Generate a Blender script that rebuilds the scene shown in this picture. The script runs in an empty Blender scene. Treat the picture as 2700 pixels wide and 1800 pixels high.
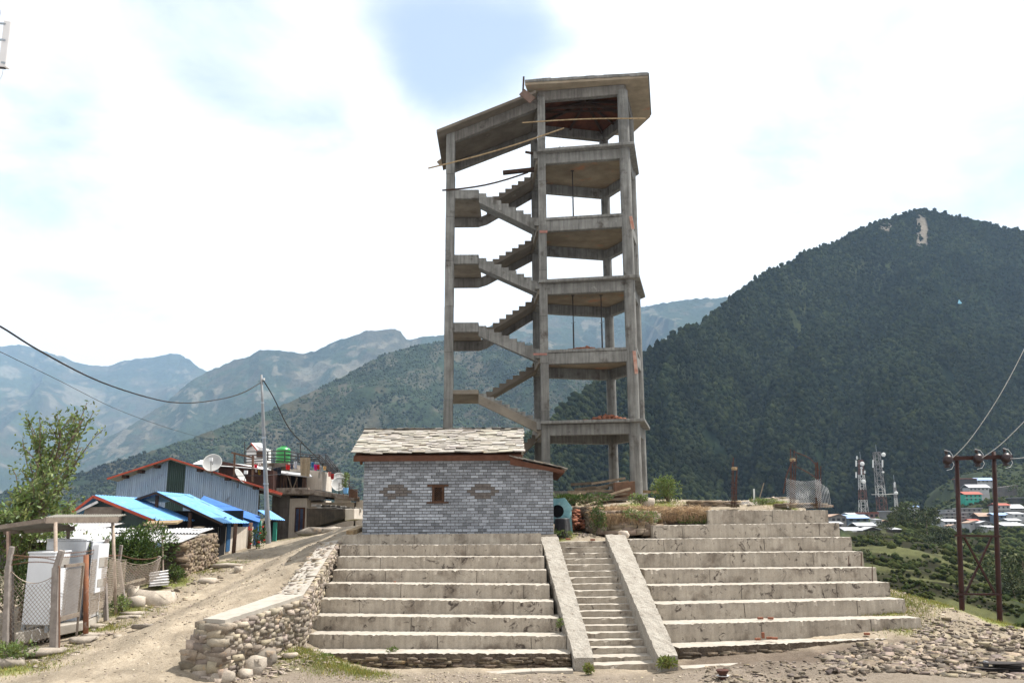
import bpy, math, random
import numpy as np
from mathutils import Vector, Matrix
C = bpy.context.scene.collection
R = math.radians
rnd = random.Random(7)
rng = np.random.default_rng(7)
# ---------------------------------------------------------------- camera
CAMH = 3.12; PITCH = 11.98; ROLL = -0.35; FPX = 2250.0      # FPX: focal length in pixels of a 2700 px wide frame
cam = bpy.data.objects.new('camera', bpy.data.cameras.new('camera')); C.objects.link(cam)
cam.data.sensor_width = 36; cam.data.lens = 36*FPX/2700; cam.data.clip_start = 0.1; cam.data.clip_end = 30000
cam.location = (0, 0, CAMH)
CR = Matrix.Rotation(R(90+PITCH), 3, 'X') @ Matrix.Rotation(R(ROLL), 3, 'Z')
cam.rotation_euler = CR.to_euler()
bpy.context.scene.camera = cam
# ---------------------------------------------------------------- light, sky, exposure
SUN_EL, SUN_AZ = 61.0, 22.0                                  # azimuth measured from +X towards +Y (right, slightly behind)
sd = Vector((math.cos(R(SUN_EL))*math.cos(R(SUN_AZ)), math.cos(R(SUN_EL))*math.sin(R(SUN_AZ)), math.sin(R(SUN_EL))))
sl = bpy.data.lights.new('sun', 'SUN'); sl.energy = 5.0; sl.angle = R(0.5); sl.color = (1.0, 0.95, 0.87)
so = bpy.data.objects.new('sun', sl); C.objects.link(so); so.rotation_euler = sd.to_track_quat('Z', 'Y').to_euler(); so.location = (30, 20, 60)
vs = bpy.context.scene.view_settings
vs.view_transform = 'Standard'; vs.look = 'None'; vs.gamma = 1; vs.exposure = 0.85
bpy.context.scene.cycles.max_bounces = 5; bpy.context.scene.cycles.volume_bounces = 1
W = bpy.data.worlds.new('World'); bpy.context.scene.world = W; W.use_nodes = True
def ray(px, py):
    return (CR @ Vector(((px-1350)/FPX, -(py-900)/FPX, -1))).normalized()
def sky():
    nt = W.node_tree; n = nt.nodes; l = nt.links; n.clear()
    out = n.new('ShaderNodeOutputWorld'); st = n.new('ShaderNodeTexSky'); st.sky_type = 'NISHITA'; st.sun_disc = False
    st.sun_elevation = R(SUN_EL); st.sun_rotation = R(90-SUN_AZ); st.altitude = 1500; st.dust_density = 1.5
    b1 = n.new('ShaderNodeBackground'); b1.inputs[1].default_value = 0.10; l.new(st.outputs[0], b1.inputs[0])
    b2 = n.new('ShaderNodeBackground'); b2.inputs[1].default_value = 0.85
    tc = n.new('ShaderNodeTexCoord')
    sep = n.new('ShaderNodeSeparateXYZ'); l.new(tc.outputs['Generated'], sep.inputs[0])
    add = n.new('ShaderNodeMath'); add.operation = 'ADD'; add.inputs[1].default_value = 0.22; l.new(sep.outputs[2], add.inputs[0])
    mx = n.new('ShaderNodeMath'); mx.operation = 'MAXIMUM'; mx.inputs[1].default_value = 0.05; l.new(add.outputs[0], mx.inputs[0])
    dv = n.new('ShaderNodeVectorMath'); dv.operation = 'DIVIDE'; l.new(tc.outputs['Generated'], dv.inputs[0])
    cb = n.new('ShaderNodeCombineXYZ'); 
    for i in range(3): l.new(mx.outputs[0], cb.inputs[i])
    l.new(cb.outputs[0], dv.inputs[1])
    nz = n.new('ShaderNodeTexNoise'); nz.inputs['Scale'].default_value = 2.3; nz.inputs['Detail'].default_value = 9; nz.inputs['Roughness'].default_value = 0.55
    nz.inputs['Distortion'].default_value = 0.3
    l.new(dv.outputs[0], nz.inputs['Vector'])
    val = nz.outputs['Fac']
    # holes in the cloud where blue shows through
    for (px, py, r, a) in [(800, 70, 11, .16), (1180, 120, 5, .05), (540, 60, 7, .08), (1330, 230, 9, .24), (1210, 60, 8, .22), (60, 60, 8, .10), (2500, 600, 16, .11), (2180, 120, 10, .03), (1950, 700, 12, .07), (2650, 420, 9, .10)]:
        d = ray(px, py); dt = n.new('ShaderNodeVectorMath'); dt.operation = 'DOT_PRODUCT'; dt.inputs[1].default_value = d
        l.new(tc.outputs['Generated'], dt.inputs[0])
        mr = n.new('ShaderNodeMapRange'); mr.interpolation_type = 'SMOOTHERSTEP'
        mr.inputs[1].default_value = math.cos(R(r)); mr.inputs[2].default_value = 1; mr.inputs[3].default_value = 0; mr.inputs[4].default_value = a
        l.new(dt.outputs['Value'], mr.inputs[0])
        sb = n.new('ShaderNodeMath'); sb.operation = 'SUBTRACT'; l.new(val, sb.inputs[0]); l.new(mr.outputs[0], sb.inputs[1]); val = sb.outputs[0]
    mr = n.new('ShaderNodeMapRange'); mr.interpolation_type = 'SMOOTHSTEP'; mr.inputs[1].default_value = 0.08; mr.inputs[2].default_value = 0.46
    mr.inputs[3].default_value = 0.45; mr.inputs[4].default_value = 1.0
    l.new(val, mr.inputs[0])
    # thin haze veil whitening the blue holes: cloud colour slightly cool where thin
    cr = n.new('ShaderNodeValToRGB'); cr.color_ramp.elements[0].position = 0.35; cr.color_ramp.elements[0].color = (.535, .59, .67, 1)
    cr.color_ramp.elements[1].position = 1.0; cr.color_ramp.elements[1].color = (.84, .84, .84, 1); l.new(mr.outputs[0], cr.inputs[0]); l.new(cr.outputs[0], b2.inputs[0])
    ms = n.new('ShaderNodeMixShader'); l.new(mr.outputs[0], ms.inputs[0]); l.new(b1.outputs[0], ms.inputs[1]); l.new(b2.outputs[0], ms.inputs[2])
    l.new(ms.outputs[0], out.inputs[0])
sky()
# ---------------------------------------------------------------- geometry helpers
def P(px, py, Y):
    d = CR @ Vector(((px-1350)/FPX, -(py-900)/FPX, -1)); s = Y/d.y
    return Vector((0, 0, CAMH)) + d*s
def PZ(px, py, z):
    d = CR @ Vector(((px-1350)/FPX, -(py-900)/FPX, -1)); s = (z-CAMH)/d.z
    return Vector((0, 0, CAMH)) + d*s
def p3(x, y, Y): return P(x*1.14796, y*1.14796, Y)           # same, for coordinates read off a 2352 px wide view
def V(*a): return Vector(a)
def tag(o, label=None, cat=None, group=None, kind=None):
    if label: o['label'] = label
    if cat: o['category'] = cat
    if group: o['group'] = group
    if kind: o['kind'] = kind
    return o
def thing(name, loc, label, cat, group=None):
    o = bpy.data.objects.new(name, None); C.objects.link(o); o.location = loc; o.empty_display_size = .2
    o['_b'] = (loc[0], loc[1], loc[2])
    return tag(o, label, cat, group)
def base_of(o):
    b = Vector((0, 0, 0))
    while o is not None:
        b += Vector(o.location); o = o.parent
    return b
def link(name, me, mat, parent=None, loc=None):
    o = bpy.data.objects.new(name, me); C.objects.link(o); me.materials.append(mat)
    if parent is not None: o.parent = parent
    elif loc is not None: o.location = loc
    return o
def mesh_np(name, verts, faces, mat, parent=None, tint=None, smooth=False, loc=None, shift=True):
    """verts Nx3 world coordinates, faces MxK ints, tint per-vertex Nx3 or None"""
    verts = np.asarray(verts, dtype=np.float64); faces = np.asarray(faces, dtype=np.int32)
    me = bpy.data.meshes.new(name)
    b = base_of(parent) if parent is not None else (Vector(loc) if loc is not None else Vector((0, 0, 0)))
    verts = verts - np.array(b)
    me.vertices.add(len(verts)); me.vertices.foreach_set('co', verts.astype(np.float32).ravel())
    M_, K = faces.shape
    me.loops.add(M_*K); me.loops.foreach_set('vertex_index', faces.ravel())
    me.polygons.add(M_); me.polygons.foreach_set('loop_start', np.arange(0, M_*K, K, dtype=np.int32)); me.polygons.foreach_set('loop_total', np.full(M_, K, dtype=np.int32))
    if smooth: me.polygons.foreach_set('use_smooth', np.ones(M_, dtype=bool))
    me.update(calc_edges=True)
    if tint is not None:
        a = me.color_attributes.new('tint', 'FLOAT_COLOR', 'POINT')
        t = np.ones((len(verts), 4), dtype=np.float32); t[:, :3] = tint; a.data.foreach_set('color', t.ravel())
    return link(name, me, mat, parent, b if parent is None else None)
class MB:
    def __init__(s): s.v = []; s.f = []; s.t = []; s.tint = 1.0
    def add(s, vs, fs):
        o = len(s.v); s.v += [tuple(v) for v in vs]; s.f += [tuple(i+o for i in f) for f in fs]
        t = s.tint if isinstance(s.tint, tuple) else (s.tint,)*3
        s.t += [t]*len(vs); return s
    def hexa(s, a):   # 8 corners: bottom 4 ccw, top 4 ccw
        return s.add(a, [(3,2,1,0), (4,5,6,7), (0,1,5,4), (1,2,6,5), (2,3,7,6), (3,0,4,7)])
    def box(s, a, b):
        x0,y0,z0 = a; x1,y1,z1 = b
        return s.hexa([(x0,y0,z0),(x1,y0,z0),(x1,y1,z0),(x0,y1,z0),(x0,y0,z1),(x1,y0,z1),(x1,y1,z1),(x0,y1,z1)])
    def obox(s, c, ax, ay, az):  # centre and half vectors
        c = Vector(c); ax = Vector(ax); ay = Vector(ay); az = Vector(az)
        return s.hexa([c-ax-ay-az, c+ax-ay-az, c+ax+ay-az, c-ax+ay-az, c-ax-ay+az, c+ax-ay+az, c+ax+ay+az, c-ax+ay+az])
    def bar(s, a, b, w, h, up=(0,0,1)):
        a = Vector(a); b = Vector(b); d = (b-a); L = d.length; d.normalize(); u = Vector(up)
        if abs(d.dot(u)) > .98: u = Vector((0,1,0))
        x = d.cross(u).normalized(); y = x.cross(d).normalized()
        return s.obox((a+b)/2, d*(L/2), x*(w/2), y*(h/2))
    def tube(s, pts, r, n=8, r2=None, cap=True):
        pts = [Vector(p) for p in pts]; N = len(pts); vs = []; ref = None
        for i, p in enumerate(pts):
            d = (pts[min(i+1,N-1)]-pts[max(i-1,0)]).normalized()
            if ref is None:
                ref = Vector((0,0,1)) if abs(d.z) < .9 else Vector((1,0,0))
            x = d.cross(ref).normalized(); y = x.cross(d).normalized(); ref = y
            rr = r if r2 is None else r+(r2-r)*i/(N-1)
            if isinstance(r, (list, tuple)): rr = r[i]
            for k in range(n):
                a = 2*math.pi*k/n; vs.append(p+x*(rr*math.cos(a))+y*(rr*math.sin(a)))
        fs = [(i*n+k, i*n+(k+1)%n, (i+1)*n+(k+1)%n, (i+1)*n+k) for i in range(N-1) for k in range(n)]
        if cap: fs += [tuple(range(n-1,-1,-1)), tuple((N-1)*n+k for k in range(n))]
        return s.add(vs, fs)
    def lathe(s, c, ax, prof, n=24):  # prof: (distance along ax, radius)
        c = Vector(c); ax = Vector(ax).normalized()
        x = ax.orthogonal().normalized(); y = ax.cross(x); vs = []
        for (h, r) in prof:
            for k in range(n):
                a = 2*math.pi*k/n; vs.append(c+ax*h+x*(r*math.cos(a))+y*(r*math.sin(a)))
        fs = [(i*n+k, i*n+(k+1)%n, (i+1)*n+(k+1)%n, (i+1)*n+k) for i in range(len(prof)-1) for k in range(n)]
        return s.add(vs, fs)
    def prism(s, poly, d):  # polygon of 3d points extruded by vector d
        d = Vector(d); n = len(poly); a = [Vector(p) for p in poly]
        return s.add(a+[p+d for p in a], [tuple(range(n-1,-1,-1)), tuple(range(n,2*n))]+[(i,(i+1)%n,(i+1)%n+n,i+n) for i in range(n)])
    def sheet(s, p00, p10, p11, p01, waves=0, amp=.02, nv=2, th=0, nu=None, sag=0):
        """bilinear sheet, corrugations running from the 0 side to the 1 side (v)"""
        p00,p10,p11,p01 = map(Vector,(p00,p10,p11,p01)); nrm = (p10-p00).cross(p01-p00).normalized()
        nu = nu or max(1, waves*6); vs = []
        for j in range(nv+1):
            v = j/nv
            for i in range(nu+1):
                u = i/nu; p = p00*(1-u)*(1-v)+p10*u*(1-v)+p11*u*v+p01*(1-u)*v
                vs.append(p+nrm*(amp*math.sin(2*math.pi*waves*u) - sag*math.sin(math.pi*u)*math.sin(math.pi*v)))
        fs = [(j*(nu+1)+i, j*(nu+1)+i+1, (j+1)*(nu+1)+i+1, (j+1)*(nu+1)+i) for j in range(nv) for i in range(nu)]
        s.add(vs, fs)
        if th: s.add([v-nrm*th for v in vs], [f[::-1] for f in fs])
        return s
    def build(s, name, mat, parent=None, smooth=False, bevel=0, label=None, flat_caps=True, loc=None):
        me = bpy.data.meshes.new(name)
        b = base_of(parent) if parent is not None else Vector(loc or (0,0,0))
        me.from_pydata([(x-b.x,y-b.y,z-b.z) for x,y,z in s.v], [], s.f)
        a = me.color_attributes.new('tint', 'FLOAT_COLOR', 'POINT')
        a.data.foreach_set('color', [c for t in s.t for c in (t[0],t[1],t[2],1.0)])
        if smooth:
            for p in me.polygons: p.use_smooth = len(p.vertices) == 4
        me.update()
        o = link(name, me, mat, parent, b if parent is None else None)
        if bevel:
            m = o.modifiers.new('bevel', 'BEVEL'); m.width = bevel; m.segments = 1; m.limit_method = 'ANGLE'
        if label: o['label'] = label
        return o
# ---------------------------------------------------------------- materials
def M(name, c1, c2=None, s=3.0, c3=None, s3=1.2, t3=.58, w3=.1, streak=0, fine=.15, fs=60, rough=.9, bump=.25, bs=35, metal=0, attr=False, spec=.25, alpha=None, sz=1.0, sx=1.0, bdist=.02, c4=None, s4=2, t4=.6, w4=.05, trans=0):
    m = bpy.data.materials.new(name); m.use_nodes = True; nt = m.node_tree; n = nt.nodes; l = nt.links
    bs_ = n['Principled BSDF']; bs_.inputs['Roughness'].default_value = rough; bs_.inputs['Metallic'].default_value = metal
    bs_.inputs['Specular IOR Level'].default_value = spec
    g = n.new('ShaderNodeNewGeometry'); pos = g.outputs['Position']
    if sz != 1.0 or sx != 1.0:
        vm = n.new('ShaderNodeVectorMath'); vm.operation = 'MULTIPLY'; vm.inputs[1].default_value = (sx,1,sz); l.new(pos, vm.inputs[0]); pos = vm.outputs[0]
    def noise(sc, det=6, ro=.6, vec=None, dist=0):
        t = n.new('ShaderNodeTexNoise'); t.inputs['Scale'].default_value = sc; t.inputs['Detail'].default_value = det; t.inputs['Roughness'].default_value = ro
        t.inputs['Distortion'].default_value = dist
        l.new(vec or pos, t.inputs['Vector']); return t.outputs['Fac']
    def mr(v, a, b, c, d):
        t = n.new('ShaderNodeMapRange'); t.inputs[1].default_value = a; t.inputs[2].default_value = b; t.inputs[3].default_value = c; t.inputs[4].default_value = d; l.new(v, t.inputs[0]); return t.outputs[0]
    def mix(f, a, b, mode='MIX'):
        t = n.new('ShaderNodeMix'); t.data_type = 'RGBA'; t.blend_type = mode; t.clamp_factor = True
        if isinstance(f, (int,float)): t.inputs[0].default_value = f
        else: l.new(f, t.inputs[0])
        for k, q in ((6,a),(7,b)):
            if isinstance(q, tuple): t.inputs[k].default_value = (*q,1)
            else: l.new(q, t.inputs[k])
        return t.outputs[2]
    def grey(v):
        t = n.new('ShaderNodeCombineColor'); [l.new(v, t.inputs[i]) for i in range(3)]; return t.outputs[0]
    col = mix(mr(noise(s), .35, .65, 0, 1), c1, c2) if c2 else mix(0.0, c1, c1)
    if c3: col = mix(mr(noise(s3, 8, .65), t3, t3+w3, 0, 1), col, c3)
    if c4: col = mix(mr(noise(s4, 10, .7, dist=1.0), t4, t4+w4, 0, 1), col, c4)
    if streak:
        vm = n.new('ShaderNodeVectorMath'); vm.operation = 'MULTIPLY'; vm.inputs[1].default_value = (7,7,.45); l.new(g.outputs['Position'], vm.inputs[0])
        col = mix(1.0, col, grey(mr(noise(1.3, 6, .6, vm.outputs[0]), .3, .65, 1-streak, 1.08)), 'MULTIPLY')
    if fine: col = mix(1.0, col, grey(mr(noise(fs, 5, .7), .25, .75, 1-fine, 1+fine)), 'MULTIPLY')
    if attr:
        a = n.new('ShaderNodeAttribute'); a.attribute_name = 'tint'; col = mix(1.0, col, a.outputs['Color'], 'MULTIPLY')
    l.new(col, bs_.inputs['Base Color'])
    if bump:
        b = n.new('ShaderNodeBump'); b.inputs['Strength'].default_value = bump; b.inputs['Distance'].default_value = bdist
        l.new(noise(bs, 8, .65), b.inputs['Height']); l.new(b.outputs[0], bs_.inputs['Normal'])
    if trans:
        tr = n.new('ShaderNodeBsdfTranslucent'); l.new(col, tr.inputs[0]); ms = n.new('ShaderNodeMixShader'); ms.inputs[0].default_value = trans
        l.new(bs_.outputs[0], ms.inputs[1]); l.new(tr.outputs[0], ms.inputs[2]); l.new(ms.outputs[0], n['Material Output'].inputs[0])
    if alpha is not None: bs_.inputs['Alpha'].default_value = alpha
    return m
m_terrace = M('terrace_concrete', (.405,.36,.30), (.30,.262,.215), 1.6, c3=(.18,.15,.12), s3=1.5, t3=.52, w3=.16, streak=.24, fine=.22, fs=45, bump=.5, bs=28, c4=(.08,.065,.055), s4=3.4, t4=.57, w4=.07)
m_rough_b = M('rough_footing', (.17,.135,.10), (.08,.062,.048), 3.5, c3=(.28,.24,.19), s3=4, t3=.6, w3=.1, fine=.4, fs=25, bump=1.0, bs=9, bdist=.12)
m_tread = M('worn_tread_concrete', (.385,.355,.31), (.31,.28,.24), 3, c3=(.28,.22,.16), s3=5, t3=.62, w3=.1, fine=.25, fs=70, bump=.5, bs=50)
m_rampc = M('ramp_concrete', (.34,.315,.275), (.27,.245,.21), 3, c3=(.18,.15,.12), s3=6, t3=.6, w3=.08, fine=.45, fs=40, bump=.9, bs=24, bdist=.04)
m_tower = M('tower_concrete', (.215,.213,.20), (.15,.147,.137), 1.8, c3=(.08,.07,.06), s3=1.3, t3=.57, w3=.12, streak=.45, fine=.15, fs=40, bump=.4, bs=20, c4=(.34,.33,.31), s4=2.3, t4=.64, w4=.08)
m_soffit = M('board_marked_soffit', (.24,.20,.145), (.16,.125,.09), 1.2, c3=(.29,.15,.09), s3=.9, t3=.56, w3=.12, fine=.15, bump=.2, bs=15, c4=(.09,.11,.12), s4=.6, t4=.66, w4=.03)
m_slate = M('slate_slabs', (.37,.35,.32), (.255,.24,.215), 5, c3=(.41,.34,.26), s3=3, t3=.6, w3=.1, fine=.2, attr=True, bump=.4, bs=40)
m_brick = M('slate_brick_tiles', (.27,.292,.325), (.20,.215,.24), 9, c3=(.38,.40,.43), s3=26, t3=.56, w3=.06, fine=.2, attr=True, bump=.4, bs=60, rough=.8)
m_mortar = M('mortar', (.055,.05,.045), (.09,.075,.06), 20)
m_wood = M('weathered_wood', (.21,.165,.12), (.13,.10,.07), 6, fine=.3, attr=True, bump=.3, bs=40)
m_brown = M('brown_timber', (.10,.045,.028), (.07,.03,.018), 5, fine=.25, bump=.2)
m_bamboo = M('bamboo', (.33,.25,.15), (.2,.14,.08), 8, fine=.2)
m_stone = M('dry_stone', (.34,.30,.25), (.22,.19,.16), 4, c3=(.38,.28,.19), s3=3, t3=.6, w3=.1, fine=.3, attr=True, bump=.6, bs=30)
m_dstone = M('dark_field_stone', (.25,.205,.155), (.15,.12,.09), 5, c3=(.30,.21,.13), s3=3, t3=.6, fine=.3, attr=True, bump=.6, bs=30)  # darker, browner stone tone than the pale wall stones
m_gravel = M('gravel', (.30,.265,.22), (.20,.17,.14), 6, fine=.3, attr=True, bump=.3)
m_rubble = M('rubble_stone', (.215,.185,.155), (.11,.093,.075), 4, c3=(.34,.25,.17), s3=2, t3=.64, w3=.05, fine=.3, attr=True, bump=.5)
m_redbrick = M('red_brick', (.27,.11,.065), (.17,.07,.045), 7, fine=.25, attr=True)
m_tin = M('old_tin_sheet', (.44,.44,.45), (.34,.335,.33), 2.5, c3=(.30,.18,.10), s3=1.6, t3=.60, w3=.12, fine=.15, rough=.5, metal=.25, bump=.1, streak=.1)
m_tinwall = M('blue_grey_tin_cladding', (.25,.34,.45), (.31,.39,.49), 1.2, c3=(.16,.19,.23), s3=1.5, t3=.6, w3=.1, fine=.12, rough=.55, metal=.15, streak=.25, bump=.1)
m_blue = M('blue_painted_sheet', (.11,.30,.58), (.15,.35,.62), 1.2, c3=(.26,.38,.52), s3=2.2, t3=.56, w3=.15, c4=(.2,.14,.1), s4=3, t4=.66, w4=.04, fine=.12, rough=.5, bump=.15, streak=.2)
m_dblue = M('shaded_blue_sheet', (.03,.12,.38), (.045,.16,.45), 1.5, fine=.08, rough=.5, bump=.1)  # shade of the slope facing away from the sun is in this blue
m_redtrim = M('red_painted_edge', (.40,.075,.04), (.30,.055,.03), 3, rough=.6)
m_greenp = M('green_translucent_sheet', (.045,.075,.07), (.03,.055,.05), 2, streak=.3, rough=.4)
m_white = M('white_paint', (.70,.70,.69), (.60,.60,.60), 2, c3=(.42,.40,.38), s3=2.5, t3=.63, fine=.06, rough=.6, bump=.1)
m_cab = M('cabinet_enamel', (.66,.68,.71), (.60,.62,.65), 2, c3=(.46,.46,.47), s3=2.2, t3=.62, w3=.1, fine=.05, rough=.45, bump=.06)
m_cabg = M('cabinet_grille', (.36,.34,.31), (.28,.26,.24), 8, sz=12, rough=.6)
m_cream = M('cream_render', (.52,.47,.41), (.44,.39,.33), 1.5, streak=.15, fine=.08)
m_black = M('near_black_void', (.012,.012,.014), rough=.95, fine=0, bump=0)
m_stain = M('mould_blackened_render', (.07,.055,.04), (.035,.03,.025), 3, c3=(.2,.16,.12), s3=1.5, t3=.62, w3=.1, streak=.4)
m_greyw = M('dull_grey_render', (.17,.155,.145), (.11,.10,.09), 2, streak=.3)
m_slab = M('roof_slab_concrete', (.26,.225,.19), (.16,.125,.10), 3, c3=(.08,.06,.045), s3=2, t3=.55, streak=.3)
m_rust = M('rusty_steel', (.085,.035,.025), (.05,.024,.018), 5, c3=(.13,.05,.03), s3=9, t3=.6, fine=.3, rough=.8)
m_dkmetal = M('dark_painted_steel', (.03,.028,.03), (.05,.045,.045), 5, rough=.6)
m_galv = M('galvanised_steel', (.32,.35,.38), (.26,.29,.31), 4, rough=.5, metal=.5, fine=.1)
m_wire = M('fence_wire', (.30,.255,.21), (.22,.17,.13), 5, rough=.6, metal=.2, fine=0, bump=0)
m_wirel = M('bright_wire_netting', (.55,.55,.55), (.42,.42,.42), 5, rough=.5, metal=.2, fine=0, bump=0)
m_cable = M('black_cable', (.025,.022,.022), rough=.6, fine=0, bump=0)
m_tank = M('green_plastic', (.03,.30,.07), (.025,.25,.06), 2, rough=.35, spec=.5, fine=.05, bump=0)
m_teal = M('teal_painted_steel', (.13,.27,.30), (.19,.34,.36), 4, c3=(.30,.33,.32), s3=6, t3=.6, fine=.15, rough=.6)
m_tealp = M('teal_painted_timber', (.05,.28,.21), (.04,.24,.18), 4)
m_dish = M('dish_metal', (.40,.40,.39), (.33,.33,.32), 3, rough=.55, fine=.05, bump=0)
m_leaf = M('broad_leaves', (.10,.15,.042), (.15,.20,.065), 2.5, fine=0, rough=.55, attr=True, bump=0, spec=.4, trans=.3)
m_leafd = M('dark_leaves', (.05,.09,.025), (.08,.125,.035), 2.5, fine=0, rough=.6, attr=True, bump=0, trans=.25)
m_bark = M('bark', (.17,.13,.095), (.11,.08,.06), 8, bump=.4)
m_grassb = M('grass_blades', (.14,.18,.05), (.20,.22,.07), 3, fine=0, attr=True, bump=0, rough=.8, trans=.25)
m_straw = M('dry_straw', (.40,.31,.21), (.28,.19,.12), 3, fine=0, attr=True, bump=0, rough=.85, trans=.2)
def cloth(name, c): return M(name, c, tuple(x*.7 for x in c), 9, fine=.1, fs=90, bump=.2, rough=.95)
# ---------------------------------------------------------------- noise for terrain
_tab = {}
def vn(x, y, seed=0):
    if seed not in _tab: _tab[seed] = np.random.default_rng(100+seed).random((256,256))
    T = _tab[seed]; xi = np.floor(x).astype(int); yi = np.floor(y).astype(int); fx = x-xi; fy = y-yi
    fx = fx*fx*fx*(fx*(fx*6-15)+10); fy = fy*fy*fy*(fy*(fy*6-15)+10)
    a = T[xi&255, yi&255]; b = T[(xi+1)&255, yi&255]; c = T[xi&255, (yi+1)&255]; d = T[(xi+1)&255, (yi+1)&255]
    return (a*(1-fx)+b*fx)*(1-fy)+(c*(1-fx)+d*fx)*fy
def fbm(x, y, seed=0, oct=5, ro=.5):
    s = 0; a = 1; t = 0
    for o in range(oct): s = s+a*vn(x*2**o+17*o, y*2**o+31*o, seed+o); t += a; a *= ro
    return s/t
def ridged(x, y, seed=0, oct=4):
    s = 0; a = 1; t = 0
    for o in range(oct):
        s = s+a*(1-np.abs(2*vn(x*2**o+7*o, y*2**o+3*o, seed+o)-1)); t += a; a *= .5
    return s/t
def sstep(a, b, x): t = np.clip((x-a)/(b-a), 0, 1); return t*t*(3-2*t)
# ---------------------------------------------------------------- ground control points: pixel + distance, or (x, distance, height)
CP = [P(*q) for q in [
 (500,1800,17.8),(900,1800,18.1),(1350,1800,18.2),(1800,1800,18.2),(2300,1800,17.9),(2700,1800,17.4),(200,1800,17.3),(-200,1850,16.5),(0,1800,17.3),
 (990,1765,19.9),(1350,1765,20),(1700,1758,20.2),(2000,1748,20.5),(2200,1727,20.9),(2420,1706,21.8),(1200,1765,20),(1600,1762,20),
 (820,1712,20.0),(700,1760,19),(780,1735,19.4),(600,1800,18.2),
 (60,1745,19.3),(150,1705,20.4),(300,1590,24.5),(420,1530,27),(560,1497,29.5),(640,1455,33),(708,1432,40),(780,1412,48),(830,1395,55),(930,1372,60),
 (200,1765,18.3),(330,1700,19.8),(400,1640,22),(520,1585,24.5),(620,1530,27),(700,1480,31),(760,1445,36),(850,1410,43),(920,1392,50),
 (450,1660,20.3),(600,1603,21.6),(720,1560,22.7),(785,1505,24.4),(845,1448,26.4),(895,1412,28.5),(940,1392,31),(940,1384,38),
 (2350,1552,25.2),(2450,1585,25),(2560,1630,25),(2700,1672,25),(2420,1625,23.6),(2480,1660,23),(2600,1720,22),
 
 (1690,1327,31),(1850,1330,31),(2000,1334,31),(2120,1336,31),(1560,1334,33),(1700,1320,38),(1480,1330,37),
 (1380,1330,40),(1200,1345,38),

]]
def ZP(px, Y, z): return V((px-1350)/FPX*(Y*.978+(z-CAMH)*.207), Y, z)
CP += [ZP(*q) for q in [
 (-700,9,-.1),(1350,9,-.1),(3300,9,0),(1350,5,-.1),(-700,14,-.1),(3300,14,0),(1350,14,-.05),(700,13,-.05),(2100,13,0),
 (1080,21.8,.1),(1080,24,1.1),(1080,26.2,2.35),(1350,24,1.1),(1350,26,2.1),(1560,23.5,.9),(1800,24,.9),(2000,24.5,.9),(1800,26.2,1.8),(2050,26.5,1.7),(1250,22.5,.35),(1500,22,.3),(1900,22.3,.25),
 (832,20.7,.15),(832,21.4,.4),(832,22.2,.7),(832,23.2,1.1),(832,24.5,1.75),(840,25.8,2.2),(900,21.5,.2),(900,23,.8),
 (2250,28.5,.2),(2310,26.8,.3),(2200,31.2,1.6),(2230,34,-1.2),(1900,33,3.75),(2050,33,3.65),(1950,37,3.4),(2100,36,2.0),(1800,36,4.0),(2000,40,2.5),(2250,25.5,1.3),

 (1180,28,2.75),(1000,27,2.72),(1000,30,2.75),(1180,33,3.1),(1420,28,2.76),(1480,27.2,2.72),(1570,27,2.7),(1530,28.4,2.75),(1530,30.8,3.4),(1640,28.2,2.6),(1750,28.3,2.8),(1950,29,3.2),(2100,29,3.2),
 (0,26,.2),(-200,24,.1),(-100,32,-.2),(150,31,.4),(0,45,0),(350,40,1.3),(480,46,1.7),(300,55,1.2),(600,50,2),
 (-600,20,-.2),(-900,40,-3),(-600,80,-12),(0,90,-12),(350,90,-10),(700,85,-4),(950,80,-3),(950,66,2.6),(1000,48,3.0),
 (1250,60,-2),(1400,60,-3),(1700,55,-4),(1950,50,-5),(1500,110,-30),(1900,110,-30),(1000,140,-35),(400,170,-50),(-300,200,-60),
 (2150,40,-1),(2300,34,-3),(2400,33,-3.5),(2480,33,-4),(2600,33,-5),(2800,30,-5),(3100,30,-6),
 (1000,400,-110),(1500,400,-110),(0,500,-120),(2000,450,-90),(1500,950,-100),(0,950,-140),(-900,500,-100),(3500,400,-30),(3500,150,-30),(3500,60,-15),(3500,900,60),(2100,950,-40),(2100,300,-30),(2100,130,-18),(2080,60,-8),
]]
for px, rows in ((2240,[(82,1560),(110,1515),(140,1480),(180,1450),(220,1425),(260,1406),(300,1388),(330,1384)]),(2330,[(82,1560),(110,1515),(140,1480),(180,1450),(220,1425),(260,1403),(300,1382),(330,1380)]),(2420,[(82,1580),(110,1535),(140,1490),(180,1455),(220,1428),(260,1403),(300,1382),(330,1382)]),
 (2510,[(85,1615),(120,1575),(170,1525),(230,1482),(300,1450),(400,1420),(480,1395),(560,1362),(650,1325),(780,1280)]),(2600,[(95,1635),(150,1555),(220,1500),(330,1445),(410,1418),(480,1385),(540,1350),(600,1318),(670,1280),(800,1240)]),(2700,[(95,1640),(150,1550),(220,1495),(330,1440),(410,1412),(480,1380),(540,1345),(600,1310),(670,1270),(800,1230)]),(2900,[(95,1640),(150,1550),(220,1495),(330,1440),(480,1370),(600,1290),(800,1210)])):
    CP += [P(px, b, a) for a, b in rows]
CP += [ZP(*q) for px in (2240,2330,2420) for q in ((px,46,-6),(px,62,-8),(px,380,-14),(px,450,-28),(px,560,-34),(px,750,-20))]+[ZP(*q) for px in (2510,2600,2700,2900) for q in ((px,45,-7.5),(px,65,-10))]
CPa = np.array([(math.atan2(p.x, p.y), math.log(math.hypot(p.x, p.y))) for p in CP]); CPz = np.array([p.z for p in CP])
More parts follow.
